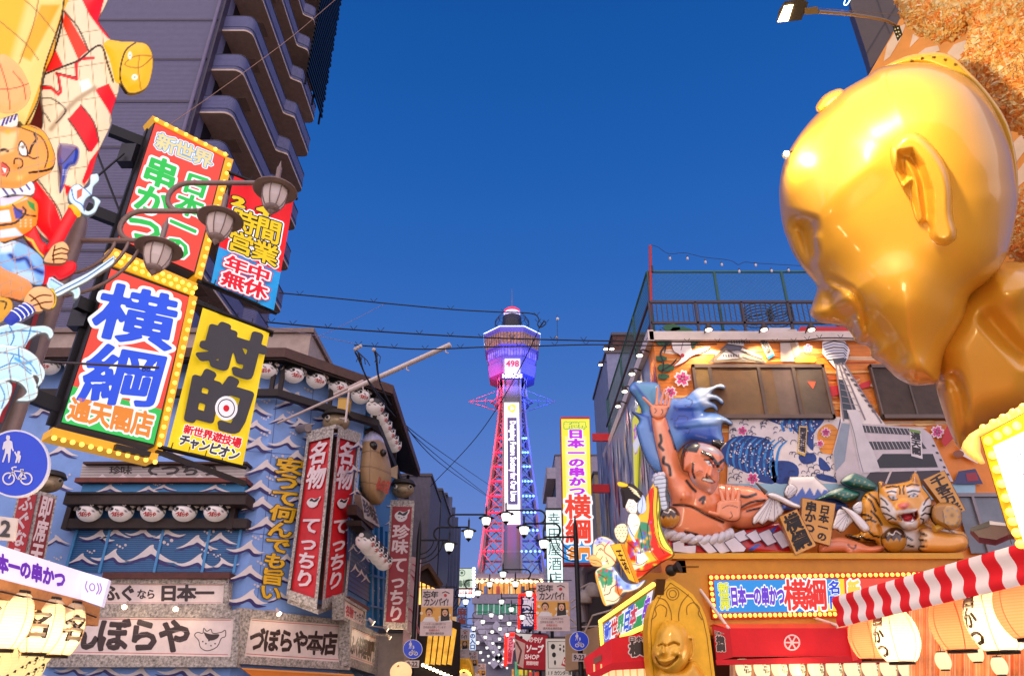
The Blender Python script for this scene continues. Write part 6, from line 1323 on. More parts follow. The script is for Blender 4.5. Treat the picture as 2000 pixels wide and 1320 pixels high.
obj('body', m, GLZ, r)
def hand(parent, pl, palm, fingers, h, wd=5.2, lines=()):
    m = M(); m.puff(pl, z2(palm), .12, '#f49a70', rad=9, step=1.7, h=h, sm=4, paint=[('line', spl(z2(l), 4, False), 1.5, BLK, .8) for l in lines])
    for f in fingers:
        P = spl(np.array(z2(f)), 5, False); n = len(P); W_ = [pl.at(x, y, h + .06) for x, y in P]; s = .5 * wd * 17 / F
        rr = [s * (1 - .28 * (i / (n - 1))) for i in range(n)] + [s * .35]; W_.append(W_[-1] + (W_[-1] - W_[-2]) * .5); m.tube(W_, rr, '#f49a70', 10)
    obj('hand', m, GLZ, parent)
hand(r, RR, [(245, 250), (275, 240), (375, 245), (365, 280), (345, 325), (300, 345), (258, 330), (240, 280)], [[(268, 270), (235, 235), (195, 195)], [(285, 250), (290, 200), (293, 130)], [(312, 245), (325, 190), (338, 142)], [(340, 250), (355, 200), (365, 165)], [(362, 262), (372, 230), (378, 200)]], .12, 7, [[(280, 225), (320, 235), (365, 245)], [(275, 270), (285, 285), (275, 300)], [(320, 275), (330, 290), (318, 310)]])
hand(r, RR, [(715, 890), (850, 880), (860, 960), (850, 1020), (790, 1035), (700, 1000), (690, 940)], [[(740, 900), (725, 850), (712, 810)], [(770, 895), (766, 840), (762, 795)], [(803, 893), (804, 845), (803, 800)], [(835, 900), (842, 860), (846, 820)], [(730, 990), (690, 985), (640, 972)]], .36, 8, [[(735, 945), (780, 925), (835, 940)], [(790, 970), (800, 1000), (780, 1015)], [(720, 880), (760, 890), (840, 885)]])
m = M()
HEAD = z2([(455, 650), (455, 590), (480, 520), (540, 497), (620, 505), (700, 535), (740, 580), (748, 640), (742, 680), (715, 700), (712, 750), (690, 820), (660, 860), (600, 835), (540, 790), (510, 740), (500, 700), (470, 690)])
m.puff(RR, HEAD, .34, '#f09066', rad=26, step=1.5, h=.22, sm=5, paint=[('poly', z2([(580, 500), (700, 535), (745, 600), (700, 580), (620, 560), (570, 540)]), 0, '#b8a8b0', 5), ('poly', z2([(545, 790), (660, 870), (700, 810), (690, 760), (640, 800), (580, 770), (530, 700), (505, 740)]), 0, '#d0907c', 6), ('line', spl(z2([(520, 745), (560, 805), (620, 845), (675, 850), (700, 800)]), 4, False), 6, '#aeb4c4', 4), ('poly', z2([(440, 640), (455, 560), (480, 510), (560, 490), (585, 520), (560, 570), (500, 560), (475, 600), (470, 690)]), 0, BLK, 2), ('poly', z2([(620, 625), (650, 600), (690, 650), (670, 665)]), 0, '#e8491c', 4),
    ('line', z2([(600, 566), (650, 588), (692, 642)]), 8, BLK, 1.2), ('line', z2([(742, 618), (715, 638), (700, 662)]), 6, BLK, 1.2), ('poly', z2([(612, 620), (640, 622), (668, 660), (640, 655)]), 0, '#f0ece8', 1), ('dot', z2([(645, 642)])[0], 2.4, '#101010', 0), ('line', z2([(612, 616), (645, 620), (674, 664)]), 3.2, BLK, .8), ('poly', z2([(695, 690), (715, 672), (722, 690), (708, 700)]), 0, '#f0ece8', 1), ('dot', z2([(708, 688)])[0], 1.8, '#101010', 0),
    ('poly', z2([(588, 755), (600, 735), (650, 735), (690, 770), (660, 780), (620, 768)]), 0, '#7a2418', 1), ('poly', z2([(596, 752), (606, 742), (650, 745), (675, 768), (640, 766)]), 0, '#f2e6da', 1), ('line', spl(z2([(628, 712), (624, 742), (645, 732)]), 3, False), 3, BLK, .8), ('line', z2([(535, 640), (530, 700), (545, 740)]), 4, BLK, 1), ('line', z2([(560, 700), (580, 690), (600, 700)]), 1.5, '#8a3420', 1)],
    relief=[('line', z2([(668, 650), (650, 720)]), 9, .12, 8), ('dot', z2([(645, 718)])[0], 6, .12, 0), ('line', z2([(600, 575), (660, 600)]), 7, .05, 6), ('dot', z2([(640, 850)])[0], 8, .08, 0), ('dot', z2([(560, 690)])[0], 10, .06, 0)])
obj('head', m, GLZ, r)
m = M(); EAR = z2([(480, 565), (505, 552), (535, 575), (540, 630), (520, 670), (490, 665), (475, 620)]); m.puff(RR, EAR, .08, '#d8653c', rad=4, step=1.2, h=.4, relief=[('line', spl(z2([(490, 600), (510, 585), (520, 620), (505, 650)]), 4, False), 3, -.05, 2)], paint=[('line', spl(z2([(490, 600), (510, 585), (520, 620), (505, 650)]), 4, False), 1.5, '#7a2c18', 1)]); obj('ear', m, GLZ, r)
m = M(); m.tube([RR.at(*p, .25) for p in z2([(665, 500), (700, 505), (735, 525)])], [.06, .1, .1], '#201715', 10); m.tube([RR.at(*p, .36) for p in z2([(735, 522), (742, 528)])], [.1, .11], '#9a8f86', 12); obj('topknot', m, GLZ, r)
# foot of the wrestler reaching to the tiger
z3 = lambda pts: Z(pts, 1500, 880, 4.762)
m = M(); m.puff(RR, z3([(480, 860), (560, 810), (700, 800), (850, 845), (900, 865), (960, 880), (1100, 865), (1140, 870), (1130, 900), (1040, 950), (880, 965), (790, 990), (730, 985), (710, 950), (600, 950), (480, 960)]), .25, '#f09066', rad=14, step=2, h=.15, paint=[('line', spl(z3([(745, 870), (770, 900), (810, 905), (815, 875)]), 4, False), 2.5, BLK, 1), ('line', z3([(1060, 900), (1110, 890)]), 1.5, '#8a3420', 1), ('line', z3([(480, 950), (600, 945), (700, 955)]), 3, BLK, 2)], relief=[('dot', z3([(770, 940)])[0], 7, .1, 0)]); obj('leg', m, GLZ, r)
# twisted rope with folded paper streamers
r = thing('rope_sculpture', 'white twisted straw rope with folded paper zigzags on red cloth', 'sculpture'); m = M()
m.puff(RR, z2([(350, 1150), (420, 1160), (600, 1180), (800, 1110), (1000, 1070), (1120, 1040), (1220, 1180), (1215, 1250), (1100, 1265), (900, 1240), (700, 1270), (500, 1265), (350, 1260)]), .16, '#c8232c', rad=9, step=2, h=.1, sm=2, paint=[('poly', z2([(900, 1230), (960, 1190), (1000, 1190), (930, 1240)]), 0, '#2f5fd0', 1), ('poly', z2([(1060, 1090), (1110, 1060), (1080, 1110), (1040, 1130)]), 0, '#2f5fd0', 1), ('line', z2([(350, 1262), (700, 1272), (900, 1245), (1215, 1255)]), 4, '#1f1412', 1), ('line', z2([(500, 1250), (700, 1262), (900, 1238), (1215, 1246)]), 2, '#e89a34', 1)]); obj('cloth', m, GLZ, r)
m = M()
for pts in ([(355, 1120), (480, 1150), (620, 1165), (740, 1140), (800, 1115)], [(330, 735), (290, 745), (300, 800), (320, 860), (335, 925)]):
    P = spl(np.array(z2(pts)), 8, False); W_ = np.array([RR.at(x, y, .3) for x, y in P])
    for ph in (0, math.pi):
        q = []
        for i in range(len(W_)):
            t = W_[min(i + 1, len(W_) - 1)] - W_[max(i - 1, 0)]; t /= np.linalg.norm(t); a = np.cross(t, RR.n); q.append(W_[i] + (a * math.cos(i * .9 + ph) + RR.n * math.sin(i * .9 + ph)) * .06)
        m.tube(q, .075, '#cfcbd6', 8)
obj('rope', m, GLZ, r)
m = M()
for k, q in enumerate(([(395, 1180), (470, 1150), (475, 1200), (555, 1195), (550, 1255), (400, 1240)], [(560, 1170), (620, 1150), (700, 1240), (640, 1255)], [(650, 1175), (740, 1140), (810, 1230), (720, 1255)], [(745, 1175), (815, 1140), (895, 1215), (880, 1240), (800, 1245)], [(800, 1120), (880, 1090), (920, 1150), (850, 1175)], [(890, 1125), (960, 1090), (1000, 1160), (950, 1180)], [(970, 1120), (1050, 1085), (1110, 1170), (1040, 1200)], [(1070, 1120), (1130, 1095), (1215, 1185), (1140, 1220)])):
    m = M(); m.poly(RR, z2(q), '#d9d2de', .34 + .03 * (k % 2), .06, side='#7a70a8'); m.line(RR, z2(q), 1.2, '#3a3050', .344 + .03 * (k % 2), True); obj('paper_streamer', m, PAINT, r)
def dumpling(label, x, y, rad, h, Y=None):
    r = thing('dumpling_sculpture', label, 'sculpture', 'octopus dumplings among the sculptures'); pl = RR; P = circ(x, y, rad, n=18); m = M()
    sauce = [(x - rad * 1.1, y - rad * .1), (x - rad * .7, y - rad * .1), (x - rad * .5, y + rad * .15), (x - rad * .3, y - rad * .15), (x - rad * .05, y + rad * .1), (x + rad * .15, y - rad * .2), (x + rad * .4, y + rad * .12), (x + rad * .6, y - rad * .2), (x + rad * 1.1, y - rad * .1), (x + rad * .8, y - rad * 1.1), (x - rad * .8, y - rad * 1.1)]
    m.puff(pl, P, rad * 17 / F * 1.0, '#c98a2c', rad=rad, step=1.4, h=h, sm=3, paint=[('poly', sauce, 0, '#3a2018', 1), ('line', spl([(x - rad * .5, y - rad * .55), (x - .1 * rad, y - rad * .4), (x + rad * .1, y - rad * .7), (x + rad * .5, y - rad * .45)], 4, False), 1.6, '#e8dcd0', .8)]); obj('ball', m, GLZ, r)
dumpling('octopus dumpling with dark sauce beside the wrestler waist', 1307, 1010, 22, .35); dumpling('octopus dumpling with dark sauce held under the tiger chin', 1747, 1054, 25, .35)
# tiger
r = thing('tiger_sculpture', 'snarling painted tiger relief crouched along the ledge', 'sculpture'); OR = '#f4a834'; m = M()
st = lambda pts, wd=3: ('line', z3(pts), wd * 1.45, BLK, 1)
m.puff(RR, z3([(720, 780), (850, 760), (870, 600), (860, 500), (900, 400), (1030, 375), (1300, 500), (1500, 640), (1700, 720), (1830, 760), (1870, 850), (1840, 920), (1750, 945), (1450, 955), (1240, 945), (1050, 960), (1000, 860), (850, 850)]), .34, OR, rad=24, step=2, paint=[('poly', z3([(1080, 720), (1300, 740), (1430, 760), (1440, 920), (1060, 930)]), 0, '#efe0d2', 10), ('poly', z3([(1560, 700), (1700, 720), (1760, 760), (1640, 780)]), 0, '#efe0d2', 8), st([(900, 420), (960, 470), (1000, 560)]), st([(940, 400), (1000, 450), (1040, 520)]), st([(860, 590), (930, 600), (960, 620)]), st([(880, 650), (950, 640), (1000, 660)]), st([(960, 560), (1020, 620), (1060, 690)]), st([(860, 790), (900, 820), (990, 840)], 4), st([(940, 750), (980, 790), (1030, 800)]), st([(730, 760), (780, 800), (850, 820)], 4), st([(1290, 800), (1340, 830)]), st([(1300, 880), (1350, 890)]), st([(1680, 740), (1740, 770), (1800, 830)], 2)],
       relief=[('line', z3([(1030, 700), (1080, 860)]), 4, -.1, 5)])
obj('body', m, GLZ, r)
m = M(); m.puff(RR, z3([(1410, 730), (1470, 710), (1560, 730), (1700, 760), (1820, 780), (1868, 850), (1830, 920), (1720, 950), (1560, 950), (1440, 940), (1400, 900), (1420, 860), (1395, 820), (1415, 790)]), .3, '#f8aa44', rad=16, step=2, h=.3, paint=[('poly', z3([(1410, 740), (1520, 740), (1530, 800), (1440, 860)]), 0, '#f2cfa4', 10), st([(1415, 765), (1450, 775)]), st([(1395, 825), (1440, 830)]), st([(1405, 890), (1450, 890)])], relief=[('line', z3([(1400, 775), (1470, 790)]), 3, -.1, 3), ('line', z3([(1390, 830), (1470, 840)]), 3, -.1, 3), ('line', z3([(1400, 895), (1470, 895)]), 3, -.1, 3)]); obj('paw', m, GLZ, r)
m = M(); TH = z3([(1030, 330), (1025, 290), (1062, 282), (1110, 312), (1230, 296), (1315, 272), (1340, 225), (1370, 197), (1405, 235), (1430, 310), (1445, 350), (1500, 420), (1530, 500), (1515, 600), (1500, 650), (1420, 695), (1390, 725), (1330, 742), (1260, 735), (1215, 700), (1120, 665), (1065, 590), (1040, 520), (1032, 420)])
pw = lambda pts, c='#f0e8e0', s=4: ('poly', z3(pts), 0, c, s)
m.puff(RR, TH, .36, OR, rad=22, step=1.5, h=.34, sm=3, paint=[pw([(1040, 400), (1130, 470), (1190, 560), (1200, 660), (1100, 640), (1050, 560)]), pw([(1520, 440), (1440, 480), (1400, 560), (1420, 680), (1500, 640)]), pw([(1090, 370), (1200, 345), (1190, 420), (1130, 400)]), pw([(1280, 340), (1420, 330), (1400, 400), (1300, 410)]), pw([(1180, 560), (1290, 540), (1390, 540), (1350, 590), (1210, 600)], '#f4ece4', 3), pw([(1200, 660), (1400, 650), (1380, 720), (1260, 730)], '#f4ece4', 3),
    pw([(1062, 292), (1100, 320), (1050, 345)], '#7a3a24', 2), pw([(1365, 215), (1400, 300), (1340, 290)], '#b8763c', 2), st([(1120, 420), (1160, 455), (1200, 450)], 2.4), st([(1310, 425), (1360, 400), (1390, 420)], 2.4), pw([(1125, 418), (1180, 420), (1200, 448), (1150, 452)], '#d9dfe4', 1), ('dot', z3([(1165, 435)])[0], 2.6, '#111', 0), pw([(1315, 422), (1345, 400), (1390, 412), (1350, 440)], '#d9dfe4', 1), ('dot', z3([(1352, 418)])[0], 2.6, '#111', 0),
    pw([(1200, 500), (1250, 480), (1310, 485), (1320, 510), (1270, 545), (1220, 535)], '#ee7a68', 1.5), pw([(1205, 605), (1260, 585), (1330, 575), (1395, 550), (1385, 640), (1340, 665), (1260, 655), (1235, 640)], '#7a1218', 1.5), pw([(1260, 610), (1340, 600), (1340, 640), (1270, 650)], '#d8242c', 2), pw([(1220, 605), (1236, 600), (1240, 640)], '#f6efe4', .8), pw([(1345, 575), (1365, 570), (1362, 610)], '#f6efe4', .8), pw([(1245, 665), (1250, 625), (1266, 655)], '#f6efe4', .8), pw([(1330, 660), (1345, 620), (1356, 650)], '#f6efe4', .8),
    *[st(p, 2.2) for p in ([(1100, 340), (1150, 330), (1200, 335)], [(1110, 385), (1150, 375), (1190, 385)], [(1290, 330), (1340, 310), (1400, 320)], [(1300, 385), (1350, 370), (1410, 380)], [(1215, 330), (1230, 360), (1225, 400)], [(1265, 325), (1255, 360), (1265, 400)], [(1050, 440), (1090, 470), (1110, 500)], [(1055, 520), (1100, 530), (1130, 560)], [(1070, 580), (1110, 590), (1150, 610)], [(1500, 430), (1470, 460), (1450, 500)], [(1515, 510), (1470, 520), (1440, 560)], [(1505, 590), (1460, 580), (1430, 600)], [(1120, 640), (1160, 620), (1190, 640)], [(1440, 670), (1450, 640), (1420, 630)])]],
    relief=[('dot', z3([(1265, 540)])[0], 17, .16, 0), ('dot', z3([(1262, 505)])[0], 8, .07, 0), ('line', z3([(1230, 620), (1370, 605)]), 10, -.14, 6), ('dot', z3([(1320, 700)])[0], 10, .08, 0), ('dot', z3([(1150, 420)])[0], 9, .03, 0)])
obj('head', m, GLZ, r)
# lotus root skewer, plaques, pine, peak, herons
r = thing('lotus_root_sculpture', 'brown sliced lotus root on a skewer in the tiger paw', 'sculpture'); m = M(); c = [(1520, 560), (1545, 500), (1620, 478), (1720, 490), (1790, 540), (1805, 640), (1780, 710), (1720, 735), (1640, 720), (1560, 680), (1520, 620)]
m.puff(RR, z3(c), .26, '#b07824', rad=10, step=1.6, h=.5, paint=[('poly', z3([(1625, 560), (1660, 510), (1730, 500), (1795, 550), (1800, 650), (1760, 720), (1690, 722), (1640, 670)]), 0, '#d09a44', 1), *[('dot', z3([(1715 + 62 * math.cos(a), 612 + 80 * math.sin(a))])[0], 2.6, '#8f8478', 0) for a in np.linspace(0, 2 * math.pi, 9)[:-1]], ('line', z3([(1625, 560), (1640, 670), (1690, 722)]), 1.5, BLK, .8), ('dot', z3([(1712, 600)])[0], 4, '#8a6428', 0)]); obj('root_slice', m, GLZ, r)
m = M(); m.tube([RR.at(*z3([(1640, 690)])[0], .58), RR.at(*z3([(1545, 730)])[0], .62)], .07, '#d8a020', 8); obj('skewer', m, GLZ, r)
def plaque(label, q, txt, h, cols=None):
    r = thing('wooden_plaque', label, 'plaque', 'lettered wooden plaques among the sculptures'); m = M(); m.poly(RR, q, '#e09a24', h, .14, side='#a86a14'); m.line(RR, q, 1, '#6b3f0c', h + .004, True); obj('board', m, GLZ, r); m = M()
    for t, s in txt: m.text(RR, t, sub(q, *s), '#1f1712', .045, h + .006, vert=True, wob=.02)
    obj('lettering', m, PAINT, r)
plaque('tilted orange plaque with two large characters in front of the other plaque', z3([(105, 610), (270, 540), (450, 880), (255, 970)]), [('横綱', (.12, .05, .88, .95))], .62)
plaque('upright orange plaque with two columns of characters', z3([(315, 435), (630, 490), (580, 880), (440, 840), (310, 600)])[:0] or z3([(318, 435), (630, 490), (578, 882), (300, 800)]), [('日本一の', (.55, .08, .85, .95)), ('串かつ', (.12, .06, .45, .85))], .5)
plaque('leaning orange plaque with four characters behind the tiger', z3([(1442, 262), (1640, 178), (1838, 550), (1790, 578), (1640, 600)])[:0] or z3([(1442, 268), (1640, 180), (1838, 550), (1700, 610)]), [('千客万来', (.2, .04, .85, .98))], .3)
r = thing('pine_sculpture', 'dark green painted pine boughs behind the tiger', 'sculpture'); m = M(); dots = lambda l: [('dot', z3([p])[0], 1.3, '#d8c878', 0) for p in l]
m.puff(RF.off(.2), z3([(680, 290), (720, 235), (800, 205), (900, 240), (1000, 300), (1020, 350), (960, 385), (860, 360), (760, 340)]), .28, '#1f6a5c', rad=12, step=1.8, paint=[('poly', z3([(680, 290), (720, 235), (800, 205), (760, 260)]), 0, '#cfe0c8', 6)] + dots([(770, 250), (810, 270), (850, 280), (900, 290), (940, 320), (800, 310), (870, 330)]))
m.puff(RF.off(.2), z3([(540, 395), (600, 360), (700, 340), (800, 370), (860, 400), (820, 460), (720, 490), (640, 460), (560, 450), (470, 470), (450, 440)]), .28, '#1f6a5c', rad=12, step=1.8, h=.08, paint=[('poly', z3([(540, 395), (620, 355), (700, 350), (620, 390)]), 0, '#cfe0c8', 5)] + dots([(620, 420), (660, 400), (700, 410), (740, 400), (780, 410), (680, 440), (750, 450)])); obj('bough', m, GLZ, r)
r = thing('mountain_sculpture', 'snow capped blue peak relief behind the plaques', 'sculpture'); m = M(); m.puff(RF.off(.12), z3([(120, 560), (200, 240), (430, 235), (560, 360), (760, 520), (640, 560)]), .12, '#3a62b8', rad=12, step=2, sm=0, paint=[('poly', z3([(150, 400), (200, 235), (435, 230), (600, 380), (520, 360), (500, 400), (460, 350), (430, 420), (390, 340), (350, 400), (320, 340), (260, 420), (240, 360), (180, 470)]), 0, '#efe4dc', 1)]); obj('peak', m, GLZ, r)
def heron(label, wing, body, wing2, h):
    r = thing('heron_sculpture', label, 'sculpture', 'white herons among the sculptures'); m = M(); mk = lambda P, hh, n: m.puff(RR, z3(P), .09, '#ece4e0', rad=6, step=1.6, h=hh, sm=2, paint=[('line', z3([P[0], P[i]]), 1.0, '#8f8894', .8) for i in range(2, len(P) - 1)])
    mk(wing, h, 5); mk(wing2, h + .02, 5); obj('wing', m, GLZ, r); m = M(); m.puff(RR, z3(body), .16, '#f0e9e6', rad=7, step=1.5, h=h + .05, sm=4); obj('body', m, GLZ, r)
heron('white heron with spread wings beside the wrestler elbow', [(60, 400), (-60, 520), (-140, 620), (-135, 690), (-90, 665), (-50, 690), (0, 650), (60, 665), (100, 620), (150, 560)], [(-10, 400), (60, 390), (170, 440), (240, 480), (300, 505), (290, 540), (200, 520), (100, 470), (20, 440)], [(170, 430), (150, 380), (200, 300), (260, 330), (275, 360), (260, 400), (200, 450)], .45)
heron('white heron with folded tail between the plaques and tiger', [(760, 560), (660, 540), (630, 600), (595, 720), (640, 730), (680, 760), (720, 740), (760, 690), (800, 650)], [(680, 520), (740, 530), (830, 580), (920, 670), (950, 730), (900, 760), (830, 700), (760, 610)], [(780, 540), (810, 490), (870, 465), (885, 520), (870, 580), (830, 590)], .5)
m = M(); m.tube([RR.at(*p, .5) for p in z3([(-15, 395), (-70, 340), (-110, 300)])], [.06, .035, .02], '#5a4638', 8); obj('beak', m, GLZ, [o for o in bpy.data.objects if o.name == 'heron_sculpture'][0])
# ---------------------------------------------------------------- lit corner figures on the street side
z7 = lambda pts: Z(pts, 1120, 1000, 4.127); zc = lambda pts: Z(pts, 1140, 900, 2.985); NB = mat('nebuta_lit', .6, glow=1.1, dirt=.1, base=.35); CF = Pl(1240, 1060, 15.9, -52)
ln = lambda pts, wd=1.6, c='#2a1712': ('line', spl(zc(pts), 4, False), wd, c, .8)
ps = lambda pts, c, s=1.2: ('poly', zc(pts), 0, c, s)
def ornate(x0, y0, x1, y1, n, cols, sd, s=2.2):
    q = random.Random(sd); return [('dot', zc([(x0 + (x1 - x0) * q.random(), y0 + (y1 - y0) * q.random())])[0], s * (.6 + q.random()), q.choice(cols), 0) for _ in range(n)]
FEST = ['#2f7a5c', '#d82a1c', '#f6e6c0', '#f0a020', '#3a5ac0', '#fff4e4', '#8a2a1c']
r = thing('lantern_figures', 'glowing painted corner figures of a dancer and a laughing old man with gold tablet', 'sculpture'); m = M()
m.puff(CF, zc([(412, 128), (430, 170), (440, 260), (436, 330), (450, 400), (480, 470), (522, 545), (450, 590), (380, 640), (310, 690), (262, 640), (240, 560), (240, 470), (260, 380), (300, 330), (340, 290), (360, 220), (385, 165)]), .25, '#f2a42c', rad=10, step=1.5, paint=[ps([(430, 140), (500, 140), (500, 440), (520, 545), (480, 520), (440, 480), (420, 400), (425, 250)], '#f2e84c', 1.5), ps([(375, 170), (410, 150), (405, 260), (415, 400), (440, 500), (520, 545), (440, 585), (390, 520), (372, 400), (385, 260)], '#d8281c', 2), ps([(405, 180), (428, 180), (424, 300), (432, 420), (470, 510), (440, 500), (412, 420), (404, 300)], '#f0a428', 1.5), ps([(300, 690), (310, 620), (380, 590), (460, 570), (500, 560), (400, 640)], '#d8301c', 3), ps([(330, 350), (380, 360), (395, 440), (380, 520), (330, 540), (310, 440)], '#3a7a5c', 3), ps([(255, 470), (320, 450), (340, 560), (290, 590), (250, 560)], '#b8241c', 3)] + ornate(300, 350, 400, 540, 34, FEST, 1) + ornate(240, 460, 330, 620, 26, FEST, 2) + ornate(330, 560, 500, 640, 16, ['#f0a428', '#f6d040', '#8a1a14'], 3) + [ps([(305, 545), (350, 535), (375, 570), (340, 600), (310, 585)], '#fdf4ff', 4), ps([(255, 590), (320, 600), (370, 580), (350, 610), (290, 635)], '#f4dcb0', 1.2), ln([(430, 180), (428, 330), (450, 480), (510, 530)], 2), ln([(408, 170), (404, 300), (420, 440), (470, 540)], 1.5), ln([(380, 180), (384, 300), (372, 400), (390, 520), (430, 580)], 1.5), ln([(250, 470), (300, 520), (310, 590)], 1.5), ln([(280, 600), (330, 605), (370, 580)]), ln([(320, 360), (340, 450), (330, 540)]), ln([(300, 640), (360, 640), (420, 610)])]); obj('robe', m, NB, r)
m = M(); m.puff(CF, zc([(258, 330), (275, 300), (300, 300), (330, 340), (328, 380), (300, 440), (310, 470), (285, 470), (255, 400)]), .14, '#fbe8d0', rad=6, step=1.3, h=.16, paint=[ps([(255, 360), (275, 400), (300, 450), (320, 470), (290, 470), (262, 430)], '#b8c4ea', 1), ln([(258, 370), (280, 420), (310, 455)]), ln([(290, 380), (320, 370)], 1.2, '#c84a2c')])
m.puff(CF, zc([(214, 165), (240, 150), (270, 128), (310, 160), (342, 196), (335, 225), (314, 250), (312, 290), (296, 312), (270, 305), (248, 285), (240, 262), (228, 270), (222, 210)]), .16, '#fbe8d4', rad=7, step=1.1, h=.22, sm=3, paint=[ps([(205, 160), (270, 120), (350, 190), (335, 230), (308, 246), (290, 226), (262, 222), (250, 250), (240, 275), (222, 270)], '#1f1614', 1), *[ln([(262 + 10 * k, 150 + 12 * k), (285 + 8 * k, 160 + 12 * k), (310 + 7 * k, 178 + 12 * k)], 1.4, '#f2dcb0') for k in range(4)], ln([(262, 250), (278, 244)], 1.2), ln([(290, 262), (304, 258)], 1.2), ('dot', zc([(280, 288)])[0], 1.3, '#d01c1c', 0), ln([(250, 280), (268, 262), (300, 280)], 1, '#c84040'), ln([(255, 280), (275, 305), (300, 305)], 1.2)]); m.puff(CF, zc([(195, 125), (215, 120), (258, 135), (255, 150), (225, 152), (200, 145)]), .06, '#f2b428', rad=4, step=1.2, h=.3); obj('dancer_head', m, NB, r)
m = M(); m.puff(CF, zc([(312, 270), (325, 215), (345, 195), (362, 230), (368, 280), (345, 308), (320, 300)]), .12, '#b4bce0', rad=6, step=1.3, h=.2, paint=[ln([(345, 200), (342, 260), (335, 300)], 1.2, '#5a5a8a')]); m.puff(CF, zc([(410, 100), (440, 82), (475, 90), (482, 130), (478, 200), (490, 270), (455, 280), (440, 200), (430, 150), (412, 150)]), .12, '#a8a4b0', rad=6, step=1.3, h=.25, paint=[ln([(412 + 4 * (k > 3), 110 + 26 * k), (485, 100 + 26 * k)], 1.4, '#3a3440') for k in range(7)]); obj('sleeve', m, NB, r)
m = M(); m.puff(CF, zc([(178, 400), (200, 370), (240, 365), (258, 400), (250, 450), (225, 475), (190, 450)]), .18, '#f4e0b4', rad=7, step=1.1, h=.22, paint=[('dot', zc([(190 + 18 * (k % 4) + 8 * ((k // 4) % 2), 385 + 18 * (k // 4))])[0], 1.7, '#9a6a2c', 0) for k in range(18)]); obj('scarf_bundle', m, NB, r)
m = M(); m.puff(CF, zc([(58, 470), (75, 450), (110, 438), (150, 450), (182, 480), (195, 540), (180, 600), (140, 622), (100, 622), (75, 600), (58, 570), (52, 520)]), .2, '#f6cf98', rad=11, step=1.1, h=.16, paint=[ps([(55, 480), (90, 440), (180, 470), (160, 490), (110, 470), (75, 490)], '#a8a8dc', 1.5), ps([(110, 425), (185, 410), (190, 455), (150, 452)], '#5a78d0', 1.5), ln([(75, 495), (100, 482), (120, 496)], 1.5), ln([(85, 520), (100, 508), (112, 522)], 1.5), ('dot', zc([(98, 518)])[0], 1.3, '#1a100c', 0), ln([(150, 470), (125, 500), (122, 530), (160, 560), (185, 590)], 2, '#c81e1e'), ln([(80, 530), (70, 560), (95, 575), (110, 555)], 1.3), ln([(70, 585), (100, 600), (140, 580)], 1.5), ps([(85, 590), (125, 585), (130, 600), (100, 606)], '#fff4e4', .8), ln([(130, 560), (145, 600)], 1.2)] + ornate(60, 450, 110, 480, 5, ['#5a3a8a'], 5, 1.5), relief=[('dot', zc([(85, 548)])[0], 5, .08, 0)])
m.puff(CF, zc([(28, 560), (60, 545), (100, 570), (110, 610), (70, 615), (40, 600)]), .1, '#f2a860', rad=5, step=1.2, h=.3, paint=[ln([(40, 575), (80, 580), (105, 600)], 1.2), ln([(40, 590), (75, 600)], 1.2)]); obj('old_man_head', m, NB, r)
m = M(); m.puff(CF, zc([(65, 655), (100, 615), (160, 600), (190, 640), (240, 700), (300, 715), (360, 690), (330, 735), (270, 760), (225, 770), (200, 820), (150, 838), (118, 838), (90, 760)]), .2, '#f4d4ac', rad=9, step=1.3, paint=[ps([(160, 600), (190, 640), (240, 700), (360, 690), (300, 750), (230, 750), (180, 690)], '#8aa4e8', 2), ps([(75, 640), (120, 620), (170, 640), (165, 720), (110, 740)], '#3a8a60', 2), ps([(185, 690), (230, 750), (210, 790), (180, 760)], '#e87030', 2), ('line', zc([(66, 655), (125, 840)]), 4, '#f0a020', 1)] + ornate(80, 630, 170, 740, 20, FEST, 7) + ornate(180, 620, 340, 740, 14, ['#fdfdff', '#5a6ac8'], 8, 3) + [ln([(120, 780), (150, 770), (160, 740), (190, 720)], 1.8), ln([(190, 660), (200, 760), (220, 790)], 1.6), ln([(90, 660), (130, 690), (120, 760)], 1.4), ln([(130, 810), (180, 815), (210, 790)], 1.3)]); obj('old_man_robe', m, NB, r)
m = M(); q = zc([(155, 490), (215, 478), (302, 708), (262, 690)]); m.poly(CF, q, '#f0a428', .5, .12, side='#c87a14'); m.line(CF, q, 1.2, '#7a4a10', .504, True); m.text(CF, '王将', sub(q, .2, .15, .8, .8), '#3a2410', .04, .506, vert=True); obj('gold_tablet', m, NB, r)
RIMW = 0
# ---------------------------------------------------------------- bulb framed signs
GB = mat('warm_bulb', .4, glow=1.5, dirt=0)
SB = RF.off(1.0); q = [(1394, 1133), (1848, 1127), (1850, 1190), (1400, 1196)]
TX = [('新世界', (.018, .08, .06, .92), '#e8e83c', dict(off=.04, vert=True, ol=[(.13, '#fff'), (.075, '#3a8a5c')])), ('日本一の串かつ', (.065, .2, .30, .82), '#6a38d0', dict(off=.06, ol=[(.14, '#fff')], fill=.92)), ('横綱', (.30, .02, .48, .98), '#e8281c', dict(off=.03, ol=[(.09, '#fff')], fill=.97)), ('名門', (.49, .04, .545, .96), '#1c4ad8', dict(off=.04, vert=True, ol=[(.1, '#fff')], fill=.85)), ('新', (.575, .06, .625, .7), '#f2d84c', dict(off=.05, ol=[(.15, '#fff')])), ('つ', (.63, .25, .69, .8), '#2aa07c', dict(off=.06, ol=[(.14, '#fff')]))]
